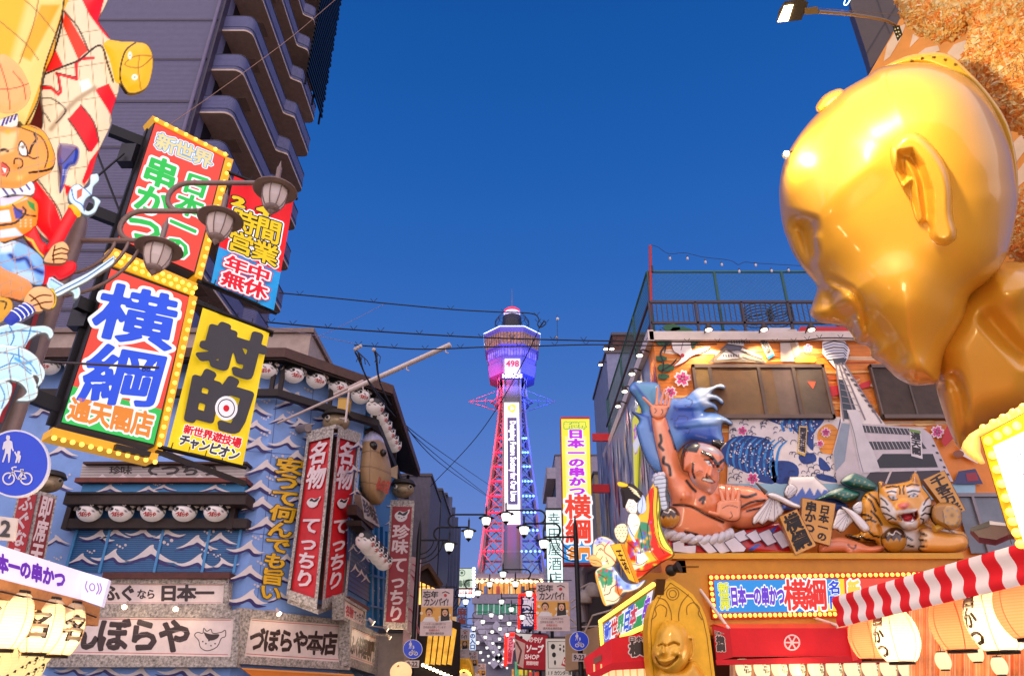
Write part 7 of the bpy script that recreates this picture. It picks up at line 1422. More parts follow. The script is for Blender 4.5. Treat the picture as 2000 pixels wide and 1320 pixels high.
r = thing('bulb_sign', 'long blue sign framed with yellow bulbs on the mustard fascia', 'sign', 'bulb framed signs of the mural house'); m = M(); qo = [(1384, 1121), (1860, 1114), (1862, 1201), (1391, 1208)]; m.poly(SB, qo, '#b8200f', -.01, .25); obj('frame', m, PAINT, r); m = M(); m.poly(SB, sub(q, 0, 0, .535, 1), '#1f8ee0', .01); m.poly(SB, sub(q, .535, 0, .56, 1), '#f6dc2c', .01); m.poly(SB, sub(q, .56, 0, 1, 1), '#ee4a34', .01); m.poly(SB, sub(q, .44, .75, .535, 1), '#f6dc2c', .014); obj('face_panel', m, SIGN, r); m = M()
for t, s, c, kw in TX: m.text(SB, t, sub(q, *s), c, h=.02, **kw)
obj('lettering', m, SIGN, r)
bulbs(r, SB, [((1389, 1127), (1850, 1120), 44), ((1397, 1202), (1660, 1198), 28), ((1388.5, 1138), (1395, 1192), 6)], .042, .05, GB)
SC = Pl(1230, 1180, 16.6, -80); q = [(1178, 1219), (1276, 1151), (1264, 1216), (1180, 1254)]
r = thing('bulb_sign', 'slanting multicoloured sign framed with yellow bulbs along the street side', 'sign', 'bulb framed signs of the mural house'); m = M(); m.poly(SC, [(1169, 1208), (1282, 1130), (1270, 1222), (1172, 1268)], '#5a3a1c', -.02, .2); obj('frame', m, PAINT, r); m = M()
for k, c in enumerate(('#2a6ae0', '#f4f0f4', '#e83a2c', '#f4f0f4', '#3a6ad0', '#1f9a5c', '#1f9a5c', '#e8e4f0')): m.poly(SC, sub(q, k / 8, 0, (k + 1) / 8, 1), c, .01)
obj('face_panel', m, SIGN, r); m = M(); m.text(SC, '新世界日本一串', sub(q, .02, .12, .98, .9), '#d8e8f8', .05, .014, ol=[(.12, '#ffffff')], fill=.9)
for k, (ch, c) in enumerate(zip('新世界日本一串', ('#2a5ad8', '#d83a3c', '#3aa06a', '#2a5ad8', '#d83a5c', '#e8e4f0', '#7a3ad0'))): m.text(SC, ch, sub(q, .02 + .137 * k, .12, .157 + .137 * k, .9), c, .05, .026)
obj('lettering', m, SIGN, r); bulbs(r, SC, [((1172, 1213), (1276, 1141), 30), ((1214, 1243), (1266, 1220), 15), ((1173, 1218), (1176, 1258), 9)], .05, .03, GB)
# ---------------------------------------------------------------- golden smiling statue in an arched niche
AR = Pl(1325, 1240, 15.2, 10); GOLD = mat('gold_paint', .38, metal=.2, coat=.3, dirt=.12, scale=4); r = thing('golden_statue', 'small smiling golden statue in a pointed arch niche', 'statue')
ARCH = [(1308, 1128), (1290, 1150), (1275, 1177), (1267, 1206), (1265, 1233), (1268, 1286), (1273, 1330), (1398, 1330), (1387, 1242), (1379, 1206), (1370, 1184), (1353, 1160), (1331, 1143)]
m = M(); m.poly(AR, ARCH, '#f0b420', 0, .3); inn = [((x - 1325) * .9 + 1325, (y - 1250) * .92 + 1250) for x, y in ARCH]; m.line(AR, inn, 1.4, '#8a5c08', .006, True)
for c, rr in (((1314, 1159), 12), ((1314, 1159), 7)): m.line(AR, circ(*c, rr, n=24), 1.4, '#8a5c08', .008, True)
for p in ([(1284, 1166), (1300, 1172), (1310, 1192), (1312, 1212)], [(1345, 1160), (1332, 1176), (1326, 1196), (1326, 1212)], [(1272, 1210), (1282, 1200), (1280, 1188), (1290, 1180), (1302, 1188), (1300, 1204)], [(1372, 1210), (1364, 1198), (1366, 1186), (1354, 1176), (1342, 1184), (1342, 1200)]): m.line(AR, spl(p, 4, False), 1.6, '#8a5c08', .01)
obj('niche', m, mat('gilt_panel', .45, metal=.25, dirt=.2), r)
z7h = z7([(735, 880), (700, 925), (678, 965), (665, 1030), (640, 1100), (640, 1160), (660, 1220), (720, 1285), (790, 1315), (860, 1290), (920, 1220), (945, 1120), (940, 1010), (905, 930), (850, 885), (790, 868)])
m = M(); d7 = lambda p: z7([p])[0]
m.puff(AR, z7h, .42, '#eab034', rad=30, step=1.4, h=.12, relief=[('line', spl(z7([(680, 1080), (710, 1062), (740, 1075)]), 4, False), 3, -.07, 3), ('line', spl(z7([(765, 1070), (810, 1050), (850, 1068)]), 4, False), 3, -.07, 3), ('dot', d7((722, 1130)), 6, .13, 0), ('line', z7([(730, 1050), (722, 1130)]), 5, .06, 5), ('line', spl(z7([(660, 1160), (700, 1225), (760, 1235), (820, 1185), (835, 1165)]), 5, False), 4, -.12, 4), ('dot', d7((665, 1150)), 7, .07, 0), ('dot', d7((835, 1130)), 9, .08, 0), ('line', spl(z7([(690, 1195), (750, 1200), (810, 1175)]), 5, False), 4, .06, 3), ('dot', d7((740, 1270)), 8, .07, 0)], paint=[('line', spl(z7([(660, 1162), (700, 1225), (760, 1235), (835, 1167)]), 5, False), 1.6, '#7a4808', 1), ('line', spl(z7([(682, 1080), (710, 1064), (740, 1077)]), 4, False), 1.2, '#7a4808', 1), ('line', spl(z7([(767, 1070), (810, 1052), (848, 1068)]), 4, False), 1.2, '#7a4808', 1)]); obj('head', m, GOLD, r)
m = M(); m.puff(AR, z7([(910, 1000), (950, 990), (975, 1030), (975, 1120), (955, 1185), (930, 1190), (925, 1110)]), .1, '#eab034', rad=6, step=1.4, h=.2, relief=[('line', z7([(945, 1030), (950, 1120), (940, 1160)]), 5, -.07, 4)]); obj('ear', m, GOLD, r)
m = M(); m.puff(AR, [(1282, 1340), (1284, 1310), (1300, 1302), (1330, 1306), (1350, 1290), (1366, 1300), (1378, 1340)], .34, '#dca028', rad=16, step=2, h=.05); obj('shoulder', m, GOLD, r)
# ---------------------------------------------------------------- red awnings and small lanterns
r = thing('red_awning', 'red fabric awning with a white wheel crest beneath the long bulb sign', 'awning', 'red awnings of the mural house'); RA = RF.off(1.5); CL = mat('awning_cloth', .75, dirt=.12, glow=.10); RED = '#d2101c'
m = M(); m.poly(RA, [(1425, 1226), (1664, 1226), (1672, 1280), (1431, 1282)], RED, 0, .05); m.poly(RA, [(1392, 1222), (1425, 1227), (1431, 1283), (1400, 1290)], '#b90d18', .02, .05); m.poly(RA, [(1394, 1218), (1664, 1216), (1664, 1227), (1424, 1228)], '#e8502c', -.02, .4); m.poly(RA, [(1398, 1288), (1790, 1276), (1792, 1292), (1400, 1298)], '#c40f1a', .05, .04); m.poly(RA, [(1654, 1222), (1663, 1222), (1676, 1288), (1667, 1290)], '#e03a30', .08, .04); obj('cloth', m, CL, r)
m = M(); m.line(RA, circ(1547, 1254, 14.5, n=28), 3, '#f2c8c4', .012, True)
for k in range(6): a = k * math.pi / 3; m.line(RA, [(1547 + 3 * math.cos(a), 1254 + 3 * math.sin(a)), (1547 + 13 * math.cos(a + .0), 1254 + 13 * math.sin(a))], 3, '#f2c8c4', .012)
m.poly(RA, circ(1547, 1254, 4, n=10), '#f2c8c4', .014); m.text(RA, '横綱', [(1398, 1240), (1414, 1243), (1417, 1272), (1401, 1272)], '#33201c', .06, .03, vert=True, ol=[(.14, '#e8c8b8')]); m.text(RA, '日本一', [(1395, 1231), (1413, 1234), (1414, 1240), (1396, 1238)], '#33201c', .05, .03, ol=[(.14, '#e8c8b8')]); obj('crest', m, PAINT, r)
m = M(); m.tube([RF.at(1360, 1141, .9), RA.at(1424, 1228, 0)], .035, '#e0cfc4', 8); m.tube([RF.at(1590, 1206, .9), RA.at(1640, 1222, .2)], .03, '#e0cfc4', 8); m.ball(RF.at(1360, 1141, .9), .09, '#d8c8c0', 10, 8); obj('stay', m, PAINT, r)
r = thing('red_awning', 'red fabric awning turning the corner beside the golden statue', 'awning', 'red awnings of the mural house'); RB = Pl(1230, 1260, 15.6, 0); RC = Pl(1193, 1260, 15.6, -60)
m = M(); m.poly(RB, [(1193, 1247), (1270, 1232), (1275, 1288), (1195, 1295)], RED, 0, .05); m.poly(RC, [(1140, 1285), (1193, 1247), (1195, 1295), (1146, 1318)], '#e0202a', 0, .05); m.poly(RB, [(1150, 1316), (1195, 1294), (1275, 1288), (1275, 1304), (1196, 1308), (1160, 1326)], '#c40f1a', .04, .04); obj('cloth', m, CL, r)
m = M(); m.text(RB, '横綱', [(1229, 1254), (1285, 1250), (1286, 1278), (1231, 1282)], '#33201c', .06, .012, ol=[(.14, '#ecd8cc')]); m.text(RB, '日本一の', [(1228, 1243), (1280, 1240), (1280, 1250), (1228, 1253)], '#33201c', .04, .012, ol=[(.14, '#ecd8cc')]); m.text(RC, '横綱', [(1158, 1286), (1174, 1277), (1175, 1290), (1160, 1298)], '#8a5a48', .05, .012); obj('lettering', m, PAINT, r)
r = thing('lit_shop_opening', 'glowing timber shop opening under the corner awning', 'shop front'); m = M(); m.poly(RB, [(1150, 1316), (1275, 1296), (1278, 1345), (1140, 1345)], '#f4cf9c', -.2, .1)
for k in range(9): m.poly(RB, vq(1160 + k * 14, 1163 + k * 14, 1296, 1345), '#d8a468', -.15, .03)
obj('panel', m, mat('lit_timber', .6, glow=.75, dirt=.3), r)
sl = paper_lantern('paper_lantern', 'x', .155, .34, '#fff0c8', '横', 'row of small lanterns under the red awning', tcol='#6a5a3c'); G3 = 'row of small lanterns under the red awning'
for k, x in enumerate((1452, 1488, 1522, 1557, 1593, 1629, 1664, 1699, 1735, 1771)):
    p = RF.at(x, 1304, 1.25); lb = '%s small white lantern from the statue in the row under the wheel crest awning' % ORD[k]
    if k == 0: sl.location = p; sl['label'] = lb; sl.rotation_euler.z = .5
    else: dup(sl, p, lb, .5 + .1 * k, G3)
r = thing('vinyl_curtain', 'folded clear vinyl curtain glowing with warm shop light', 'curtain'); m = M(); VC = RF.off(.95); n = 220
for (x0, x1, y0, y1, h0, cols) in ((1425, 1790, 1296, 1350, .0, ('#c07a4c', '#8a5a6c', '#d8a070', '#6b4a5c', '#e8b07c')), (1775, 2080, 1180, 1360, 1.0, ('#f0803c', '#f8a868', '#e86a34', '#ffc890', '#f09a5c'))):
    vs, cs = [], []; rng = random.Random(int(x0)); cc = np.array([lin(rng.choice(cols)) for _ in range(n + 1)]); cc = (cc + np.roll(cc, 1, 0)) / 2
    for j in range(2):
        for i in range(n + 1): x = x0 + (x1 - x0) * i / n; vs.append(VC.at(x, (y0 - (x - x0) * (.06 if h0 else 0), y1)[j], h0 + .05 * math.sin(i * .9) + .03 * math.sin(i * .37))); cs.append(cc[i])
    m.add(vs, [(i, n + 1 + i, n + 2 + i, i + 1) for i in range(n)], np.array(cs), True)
obj('sheet', m, mat('lit_vinyl', .25, glow=.42, dirt=.5, scale=2.2, coat=.3), r)  # shop light behind is put into the sheet's own glow and mixed hues
# ---------------------------------------------------------------- striped awning and big lanterns near the camera
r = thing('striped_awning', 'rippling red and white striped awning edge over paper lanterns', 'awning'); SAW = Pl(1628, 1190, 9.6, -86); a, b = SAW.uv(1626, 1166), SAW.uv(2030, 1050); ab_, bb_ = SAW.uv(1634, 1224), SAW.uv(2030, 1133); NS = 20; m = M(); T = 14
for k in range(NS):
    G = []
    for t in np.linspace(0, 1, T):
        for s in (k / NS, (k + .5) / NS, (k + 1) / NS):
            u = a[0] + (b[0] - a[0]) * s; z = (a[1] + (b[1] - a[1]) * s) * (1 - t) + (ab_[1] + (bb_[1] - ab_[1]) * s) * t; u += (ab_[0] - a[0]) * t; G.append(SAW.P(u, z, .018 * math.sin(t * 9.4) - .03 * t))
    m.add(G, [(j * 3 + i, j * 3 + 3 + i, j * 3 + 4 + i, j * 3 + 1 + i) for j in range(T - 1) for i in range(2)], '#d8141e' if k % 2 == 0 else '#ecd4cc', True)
obj('cloth', m, mat('striped_cloth', .8, dirt=.08, glow=.25), r)  # faint emission stands in for lantern light shining through the cloth
m = M(); m.add([SAW.P(a[0], a[1], 0), SAW.P(b[0], b[1], 0), SAW.P(b[0], b[1] + .35, -2.2), SAW.P(a[0], a[1] + .35, -2.2)], [(0, 1, 2, 3)], '#c8626a'); m.tube([SAW.at(1634, 1224, -.1), SAW.at(1700, 1208, -.6)], .02, '#d8b8a8', 6); obj('canopy', m, CL, r)
PKL = '#f6a07c'; BL = paper_lantern('paper_lantern', 'glowing white paper lantern hanging at the far end of the striped awning', .25, .56, '#fff6e6', '串かつ', 'big lanterns under the striped awning', tcol='#5a4428', bulb=11); G4 = 'big lanterns under the striped awning'
lp = lambda x, y, d=.35: SAW.at(x, y, -d); BL.location = lp(1750, 1242); BL.rotation_euler.z = -1.35
dup(BL, lp(1941, 1210), 'largest glowing white paper lantern with writing down one side', -1.5, G4)
PL_ = paper_lantern('paper_lantern', 'peach paper lantern beside the farther white one, overlapping it', .25, .5, PKL, '', G4, bulb=7, bcol=(1, .62, .36)); PL_.location = lp(1697, 1246, .55)
dup(PL_, lp(1866, 1220, .5), 'peach paper lantern hanging between the two big white ones', 0, G4); dup(PL_, lp(2004, 1188, .3), 'peach paper lantern cut by the frame edge', 0, G4)
PB2 = paper_lantern('paper_lantern', 'x', .14, .3, '#fff0c0', '', 'small glowing lanterns inside the vinyl curtain'); PB2.location = VC.at(1842, 1290, 1.2); PB2['label'] = 'small glowing lantern behind the vinyl curtain, below the middle peach one'
dup(PB2, VC.at(1905, 1275, 1.2), 'small bright lantern behind the vinyl curtain, below the largest white one', 0); dup(PB2, VC.at(1952, 1300, 1.2), 'lowest small lantern behind the vinyl curtain near the frame corner', 0)
lamp('lantern_light', tuple(lp(1850, 1235, 1.0)), 45, (1, .66, .34), .25); lamp('lantern_light', tuple(RF.at(1560, 1318, 1.6)), 30, (1, .72, .42), .3)
# ================================================================ giant golden head and its shop
GH = Pl(1750, 460, 8.0, face=True); g5 = lambda p: Z(p, 1480, 0, 2.869); g6 = lambda p: Z(p, 1500, 420, 2.75)
GLD = mat('golden_lacquer', .4, metal=.10, coat=.6, dirt=.05, scale=1.2); GC = '#dc9e2c'
r = thing('golden_head_statue', 'giant glossy golden head looking down over the street from the shop wall', 'statue')
HEADP = g5([(700, 375), (610, 430), (480, 505), (400, 575), (330, 640), (230, 760), (150, 900), (120, 1050), (128, 1200), (150, 1310)]) + g6([(95, 110), (130, 200), (190, 290), (250, 360)]) + g6([(262, 400), (240, 470), (225, 520), (240, 550), (290, 580), (350, 590), (410, 602), (445, 635), (478, 688), (530, 702), (548, 725), (560, 765), (620, 805), (690, 872), (770, 912), (850, 912), (915, 893), (935, 790), (960, 715), (1050, 560), (1090, 430), (1200, 340), (1290, 200)]) + g5([(1455, 1150), (1445, 1000), (1420, 850), (1360, 690), (1290, 560), (1190, 450), (1060, 380), (900, 350)])
L6 = lambda p: spl(g6(p), 5, False); L5 = lambda p: spl(g5(p), 5, False)
far_face = g5([(100, 1100), (300, 1230), (420, 1130), (340, 1180)])[:0] + g6([(60, 0), (235, 40), (245, 150), (258, 270), (300, 360), (400, 460), (440, 540), (470, 640), (520, 690), (520, 760), (400, 660), (200, 620), (60, 300)])
m = M(); m.puff(GH, HEADP, 1.15, GC, rad=150, step=4, double=True, sm=4, power=2.2, relief=[('poly', far_face, 0, -.32, 44), ('line', L5([(620, 940), (520, 1020), (420, 1110), (330, 1200)]), 50, .06, 60), ('line', L6([(190, 60), (215, 130), (235, 200)]), 22, -.10, 26), ('line', L6([(330, 345), (440, 400), (500, 480), (520, 600), (530, 690)]), 8, -.14, 18), ('dot', g6([(400, 480)])[0], 20, .14, 0), ('line', L6([(250, 130), (270, 290), (330, 380)]), 18, .12, 26), ('dot', g6([(720, 420)])[0], 75, .16, 0), ('dot', g6([(790, 860)])[0], 34, .12, 0), ('line', L6([(560, 560), (640, 660), (700, 760)]), 26, -.10, 30), ('line', L6([(480, 560), (520, 650)]), 10, .12, 10), ('dot', g6([(310, 530)])[0], 22, .10, 0), ('line', L6([(340, 560), (370, 580), (395, 575)]), 6, -.08, 6)])
obj('head', m, GLD, r)
m = M(); EP = g5([(740, 830), (760, 790), (800, 752), (850, 735), (920, 760), (1000, 840), (1065, 950), (1090, 1060), (1095, 1200)]) + g6([(1015, 80), (1008, 130), (975, 158), (945, 166), (900, 155), (868, 120), (850, 70)]) + g5([(890, 1240), (850, 1130), (800, 1040), (752, 930)])
CON = g5([(800, 860), (860, 850), (920, 930), (965, 1060), (975, 1200), (960, 1320), (930, 1330), (890, 1230), (840, 1090), (790, 960)])
m.puff(GH, EP, .26, GC, rad=18, step=1.5, h=1.13, back=.5, sm=4, relief=[('poly', CON, 0, -.22, 22), ('line', L5([(830, 900), (880, 1000), (900, 1130), (915, 1240)]), 12, .10, 16), ('line', L5([(850, 1010), (820, 1040)]), 8, .08, 8)]); obj('ear', m, GLD, r)
m = M(); m.puff(GH, g5([(480, 505), (430, 503), (365, 540), (325, 598), (338, 632), (400, 634), (430, 660), (500, 580)]), .2, GC, rad=14, step=2.2, double=True, h=.05); obj('tuft', m, GLD, r)
m = M(); NK = g6([(915, 890), (905, 930), (925, 1010), (980, 1170), (1035, 1260), (1075, 1210), (1200, 1130), (1480, 980), (1500, 300), (1400, 262), (1290, 255), (1190, 270), (1130, 330), (1060, 400), (960, 540), (880, 690), (890, 790)])
m.puff(GH, NK, .75, GC, rad=70, step=4, h=-.55, back=.6, sm=4, relief=[('line', L6([(1190, 560), (1260, 640), (1375, 760)]), 30, -.22, 34), ('line', L6([(1000, 880), (1040, 1000), (1060, 1200)]), 20, -.18, 26), ('dot', g6([(1300, 380)])[0], 50, .2, 0)]); obj('shoulder', m, GLD, r)
# bolted collar where the head meets the wall
m = M(); m.puff(GH, g5([(700, 385), (820, 320), (960, 296), (1080, 310), (1180, 400), (1290, 520), (1400, 690), (1450, 900), (1460, 1120), (1430, 1290), (1400, 1290), (1420, 1100), (1400, 900), (1340, 720), (1240, 570), (1150, 460), (1040, 390), (900, 350)]), .06, '#d9a21c', rad=6, step=3, h=-.25, back=.3, sm=3); obj('collar', m, GLD, r)
m = M()
for x, y in g5([(860, 342), (920, 328), (985, 322), (1048, 336), (1105, 362), (1370, 800), (1402, 935), (1418, 1045)]): m.ball(GH.at(x, y, -.16), .018, '#7a5a10', 6, 5)
obj('rivet', m, DARK, r)
# shop wall, overhang, fried skewers
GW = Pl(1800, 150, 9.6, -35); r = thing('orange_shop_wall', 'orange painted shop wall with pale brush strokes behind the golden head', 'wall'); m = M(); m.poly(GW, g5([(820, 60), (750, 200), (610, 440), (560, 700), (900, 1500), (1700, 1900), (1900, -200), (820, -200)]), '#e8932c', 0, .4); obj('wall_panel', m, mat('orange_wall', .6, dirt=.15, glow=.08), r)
m = M()
for q in ([(725, 250), (790, 150), (830, 135), (800, 220), (740, 320), (705, 345)], [(850, 270), (870, 190), (905, 215)], [(860, 330), (940, 270), (1010, 255), (1020, 285), (930, 320)], [(1060, 300), (1100, 250), (1170, 225), (1180, 300), (1120, 340)], [(1400, 840), (1450, 780), (1500, 740), (1500, 840), (1420, 950)], [(1440, 980), (1500, 900), (1500, 1010), (1445, 1060)]): m.poly(GW, g5(q), '#f6d3a0', .008)
obj('brush_stroke', m, PAINT, r)
r = thing('canopy_soffit', 'dark brown panelled soffit jutting out above the golden head', 'canopy'); SO = Pl(1700, 60, 11.5, -20); m = M(); m.poly(SO, g5([(515, -60), (520, 30), (610, 300), (632, 385), (700, 290), (810, 90), (900, -60)]), '#4a3a34', 0, .4)
obj('panel', m, PAINT, r); m = M()
for p in ([(655, -40), (700, 90), (740, 190)], [(610, 300), (700, 150), (800, 0)]): m.line(SO, g5(p), 3, '#2a1f1c', .006)
obj('seam', m, PAINT, r)
r = thing('neon_tube', 'short bent pale blue neon tube at the top edge of the sky', 'neon'); m = M(); m.tube(spl([SO.at(*p, .1) for p in g5([(520, -5), (500, 28), (484, 26), (490, 0)])], 4, False), .012, '#bfe4ff', 6); obj('tube', m, mat('neon', .3, glow=3, dirt=0), r)
CRM = mat('fried_crumbs', .75, dirt=.2, scale=22, bump=.8, bscale=30)
def skewer(label, outline, h, H):
    r = thing('fried_skewer_sculpture', label, 'sculpture', 'giant fried skewers above the golden head'); m = M(); pl = Pl(1850, 120, 7.6, face=True); P = g5(outline)
    m.puff(pl, P, H, '#ffca70', rad=40, step=3.2, h=h, sm=4, noise=.03); obj('batter', m, CRM, r); m = M(); rng = np.random.RandomState(len(outline)); Q = spl(P, 4); a, b = Q.min(0), Q.max(0)
    n = int((b[0] - a[0]) * (min(b[1], 560) - a[1]) / 16); x, y = a[0] + (b[0] - a[0]) * rng.rand(n), a[1] + (min(b[1], 560) - a[1]) * rng.rand(n); D, ins = pdist(x, y, Q); pal = ['#ffdc92', '#ffc868', '#ffe8b0', '#ffb050', '#ffd080', '#f89a44']
    tet = np.array([(1, 1, 1), (1, -1, -1), (-1, 1, -1), (-1, -1, 1), (0, 1.3, .4), (.9, -.3, 1.2)]); fs = [(0, 4, 5), (0, 5, 1), (0, 1, 4), (4, 2, 3), (4, 3, 5), (1, 2, 4), (1, 3, 2), (1, 5, 3)]
    for i in np.nonzero(ins)[0]:
        k = min(D[i] / 40, 1); c = pl.at(x[i], y[i], h + H * math.sqrt(1 - (1 - k) ** 2) + .012); s = .017 + .02 * rng.rand(); A = rng.randn(3, 3); A, _ = np.linalg.qr(A); m.add(c + (tet * (s, s * .7, s * (1 + rng.rand()))) @ A, fs, pal[rng.randint(6)])
    o = obj('crumb_coating', m, CRM, r); o['kind'] = 'stuff'; return r
skewer('golden fried crumb ball hanging topmost beside the lamp bracket', [(800, -40), (800, 60), (850, 150), (950, 212), (1040, 235), (1130, 205), (1190, 120), (1215, -40)], .0, .4)
skewer('tall fried crumb slab hanging beside the golden collar', [(1220, -60), (1190, 150), (1150, 330), (1180, 420), (1260, 520), (1330, 650), (1420, 720), (1500, 765), (1620, 780), (1640, -60)], .12, .42)
skewer('fried crumb piece behind the golden ear at the frame edge', [(1500, 1050), (1430, 1130), (1400, 1220), (1388, 1310), (1412, 1420), (1440, 1450), (1520, 1500), (1640, 1480), (1640, 1040)], .1, .35)
# floodlights
r = thing('floodlight', 'glaring square floodlight on a long arm reaching over the sky', 'floodlight'); fl = Pl(1540, 25, 5.5, face=True); m = M(); P = lambda x, y, h=0: fl.at(*g5([(x, y)])[0], h)
m.tube(spl([P(780, 150, -3.2), P(745, 130, -2.8), P(700, 112, -2.2), P(540, 85, -.8), P(340, 68, .1)], 4, False), .02, '#8a7048', 8); m.tube([P(780, 85, -3), P(340, 48, .1)], .006, '#7a6a50', 4); obj('arm', m, DARK, r)
m = M(); q = g5([(150, 10), (250, -5), (285, 15), (245, 115), (105, 130), (118, 60)]); m.poly(fl, q, '#5a4a34', .08, .16); m.poly(fl, g5([(262, 45), (335, 38), (340, 80), (262, 85)]), '#a8844c', .1, .1); obj('case', m, DARK, r)
m = M(); m.poly(fl, g5([(150, 35), (198, 28), (170, 118), (112, 125)]), '#fff0c8', .09); obj('glass', m, mat('flood_glass', .3, glow=14, dirt=0), r)
m = M(); m.poly(fl, g5([(755, 150), (795, 143), (812, 195), (785, 232)]), '#2a2620', -3.1, .05)
for x, y in g5([(770, 165), (785, 160), (790, 180), (776, 182), (796, 195), (784, 205)]): m.poly(fl, circ(x, y, 1.8, n=8), '#e8d8a0', -3.09)
obj('bracket', m, DARK, r)
lamp('flood_glow', tuple(P(400, 150, .5)), 420, (1, .84, .56), .12, 'SPOT', tuple(GH.at(1780, 420, 0)), 120)
r = thing('small_spotlight', 'small glaring spotlight clipped beside the golden brow', 'spotlight'); m = M(); c = GH.at(1536, 300, .7); m.ball(c, .035, '#fff2d0', 10, 8); obj('glass', m, mat('flood_glass', .3, glow=14, dirt=0), r); m = M(); m.tube([c + (0, .03, .0), c + (.05, .12, .1)], [.05, .03], '#2a2420', 10); m.tube([c + (.05, .12, .1), GH.at(1575, 285, -.1)], .012, '#2a2420', 6); obj('case', m, DARK, r)
lamp('spot_glow', tuple(c + (0, -.1, -.05)), 45, (1, .85, .6), .05)
# white lightbox with bulb border at the frame edge
LB = Pl(1918, 858, 5.2, -85); r = thing('bulb_sign', 'blank white lit sign in a yellow bulb border at the frame edge', 'sign'); e3 = lambda p: Z(p, 1840, 780, 4.713); m = M()
m.poly(LB, e3([(350, 345), (800, 100), (1000, 1330), (700, 1330), (590, 1150)]), '#e8a010', 0, .25); m.line(LB, e3([(800, 100), (350, 345), (590, 1150), (640, 1330)]), 1.6, '#3a2410', .004); obj('border', m, mat('yellow_trim2', .5, glow=.45, dirt=.1), r)
m = M(); m.poly(LB, e3([(470, 430), (850, 250), (1000, 1330), (760, 1330), (700, 1150)]), '#f4f4ff', .02, .02); obj('face_panel', m, mat('white_screen', .4, glow=1.0, dirt=0), r)
m = M(); m.line(LB, e3([(830, 460), (700, 510), (692, 525), (760, 720), (840, 950)]), 2.2, '#2b3a7a', .026); obj('lettering', m, PAINT, r)
bulbs(r, LB, [(*[tuple(p) for p in e3([(425, 380), (690, 242)])], 4), (*[tuple(p) for p in e3([(425, 380), (628, 1035)])], 6), (*[tuple(p) for p in e3([(650, 1120), (720, 1330)])], 3)], .032, .03, GB)
m = M(); m.puff(Pl(1905, 880, 5.6, face=True), e3([(175, 450), (235, 340), (300, 290), (700, 70), (800, 40), (800, 200), (350, 350), (400, 590), (290, 560)]), .12, '#f0c060', rad=14, step=3, sm=2); obj('hood', m, mat('lit_hood', .5, glow=.55, dirt=.1), r)
bulbs(r, Pl(1905, 880, 5.6, face=True), [(*[tuple(p) for p in e3([(380, 262), (745, 70)])], 5)], .03, .12, GB, name='hood_bulb')
r = thing('awning_arm_box', 'dark brown boxed awning arm jutting out under the bulb bordered sign', 'box'); AB = Pl(1920, 1035, 6.5, -30); m = M(); m.poly(AB, e3([(258, 1180), (435, 1115), (760, 1160), (760, 1230), (640, 1230), (500, 1290), (340, 1265)]), '#4a2c26', 0, .3); m.poly(AB, e3([(435, 1115), (760, 1160), (760, 1178), (440, 1150)]), '#a8a0a4', .006); m.poly(AB, e3([(258, 1180), (435, 1118), (440, 1165), (262, 1215)]), '#24181a', .006); obj('case', m, PAINT, r)
lamp('bulb_border_fill', tuple(LB.at(1930, 830, .5)), 80, (1, .80, .46), .25)
lamp('bulb_border_fill', tuple(Pl(1860, 700, 5.6, face=True).at(1960, 640, .2)), 95, (1, .82, .5), .35)  # fill lamp above the border, added to brighten the golden neck
# ================================================================ glowing festival figures on the near shop
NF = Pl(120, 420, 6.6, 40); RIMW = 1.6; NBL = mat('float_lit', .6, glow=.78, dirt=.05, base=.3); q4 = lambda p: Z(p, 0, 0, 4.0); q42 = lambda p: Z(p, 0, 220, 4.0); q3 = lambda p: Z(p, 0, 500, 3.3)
K = '#2a140e'; pp = lambda pts, c, s=1.2: ('poly', pts, 0, c, s); li = lambda pts, wd=2, c=K, s=.8: ('line', spl(pts, 4, False), wd * 1.5, c, s)
grid = lambda x0, x1, y0, y1, n, sl=.5: [('line', [(x0 + (x1 - x0) * k / n - sl * 40, y0), (x0 + (x1 - x0) * k / n + sl * 40, y1)], .9 + .7, '#b08a68', 1.2) for k in range(n + 1)] + [('line', [(x0, y0 + (y1 - y0) * k / n + 14), (x1, y0 + (y1 - y0) * k / n - 14)], .9 + .7, '#b08a68', 1.2) for k in range(n + 1)]
r = thing('lantern_figure', 'glowing red and white striped robe with yellow mantle and barrel, highest on the near shop', 'sculpture', 'glowing festival figures of the near shop')
m = M(); RB_ = [(122, -20), (210, -20), (205, 15), (193, 42), (216, 77), (224, 120), (234, 165), (226, 198), (218, 222), (217, 244), (200, 280), (190, 305), (178, 345), (164, 366), (140, 395), (124, 432), (118, 460), (104, 475), (70, 445), (60, 380), (58, 330), (84, 240), (80, 170), (108, 70)]
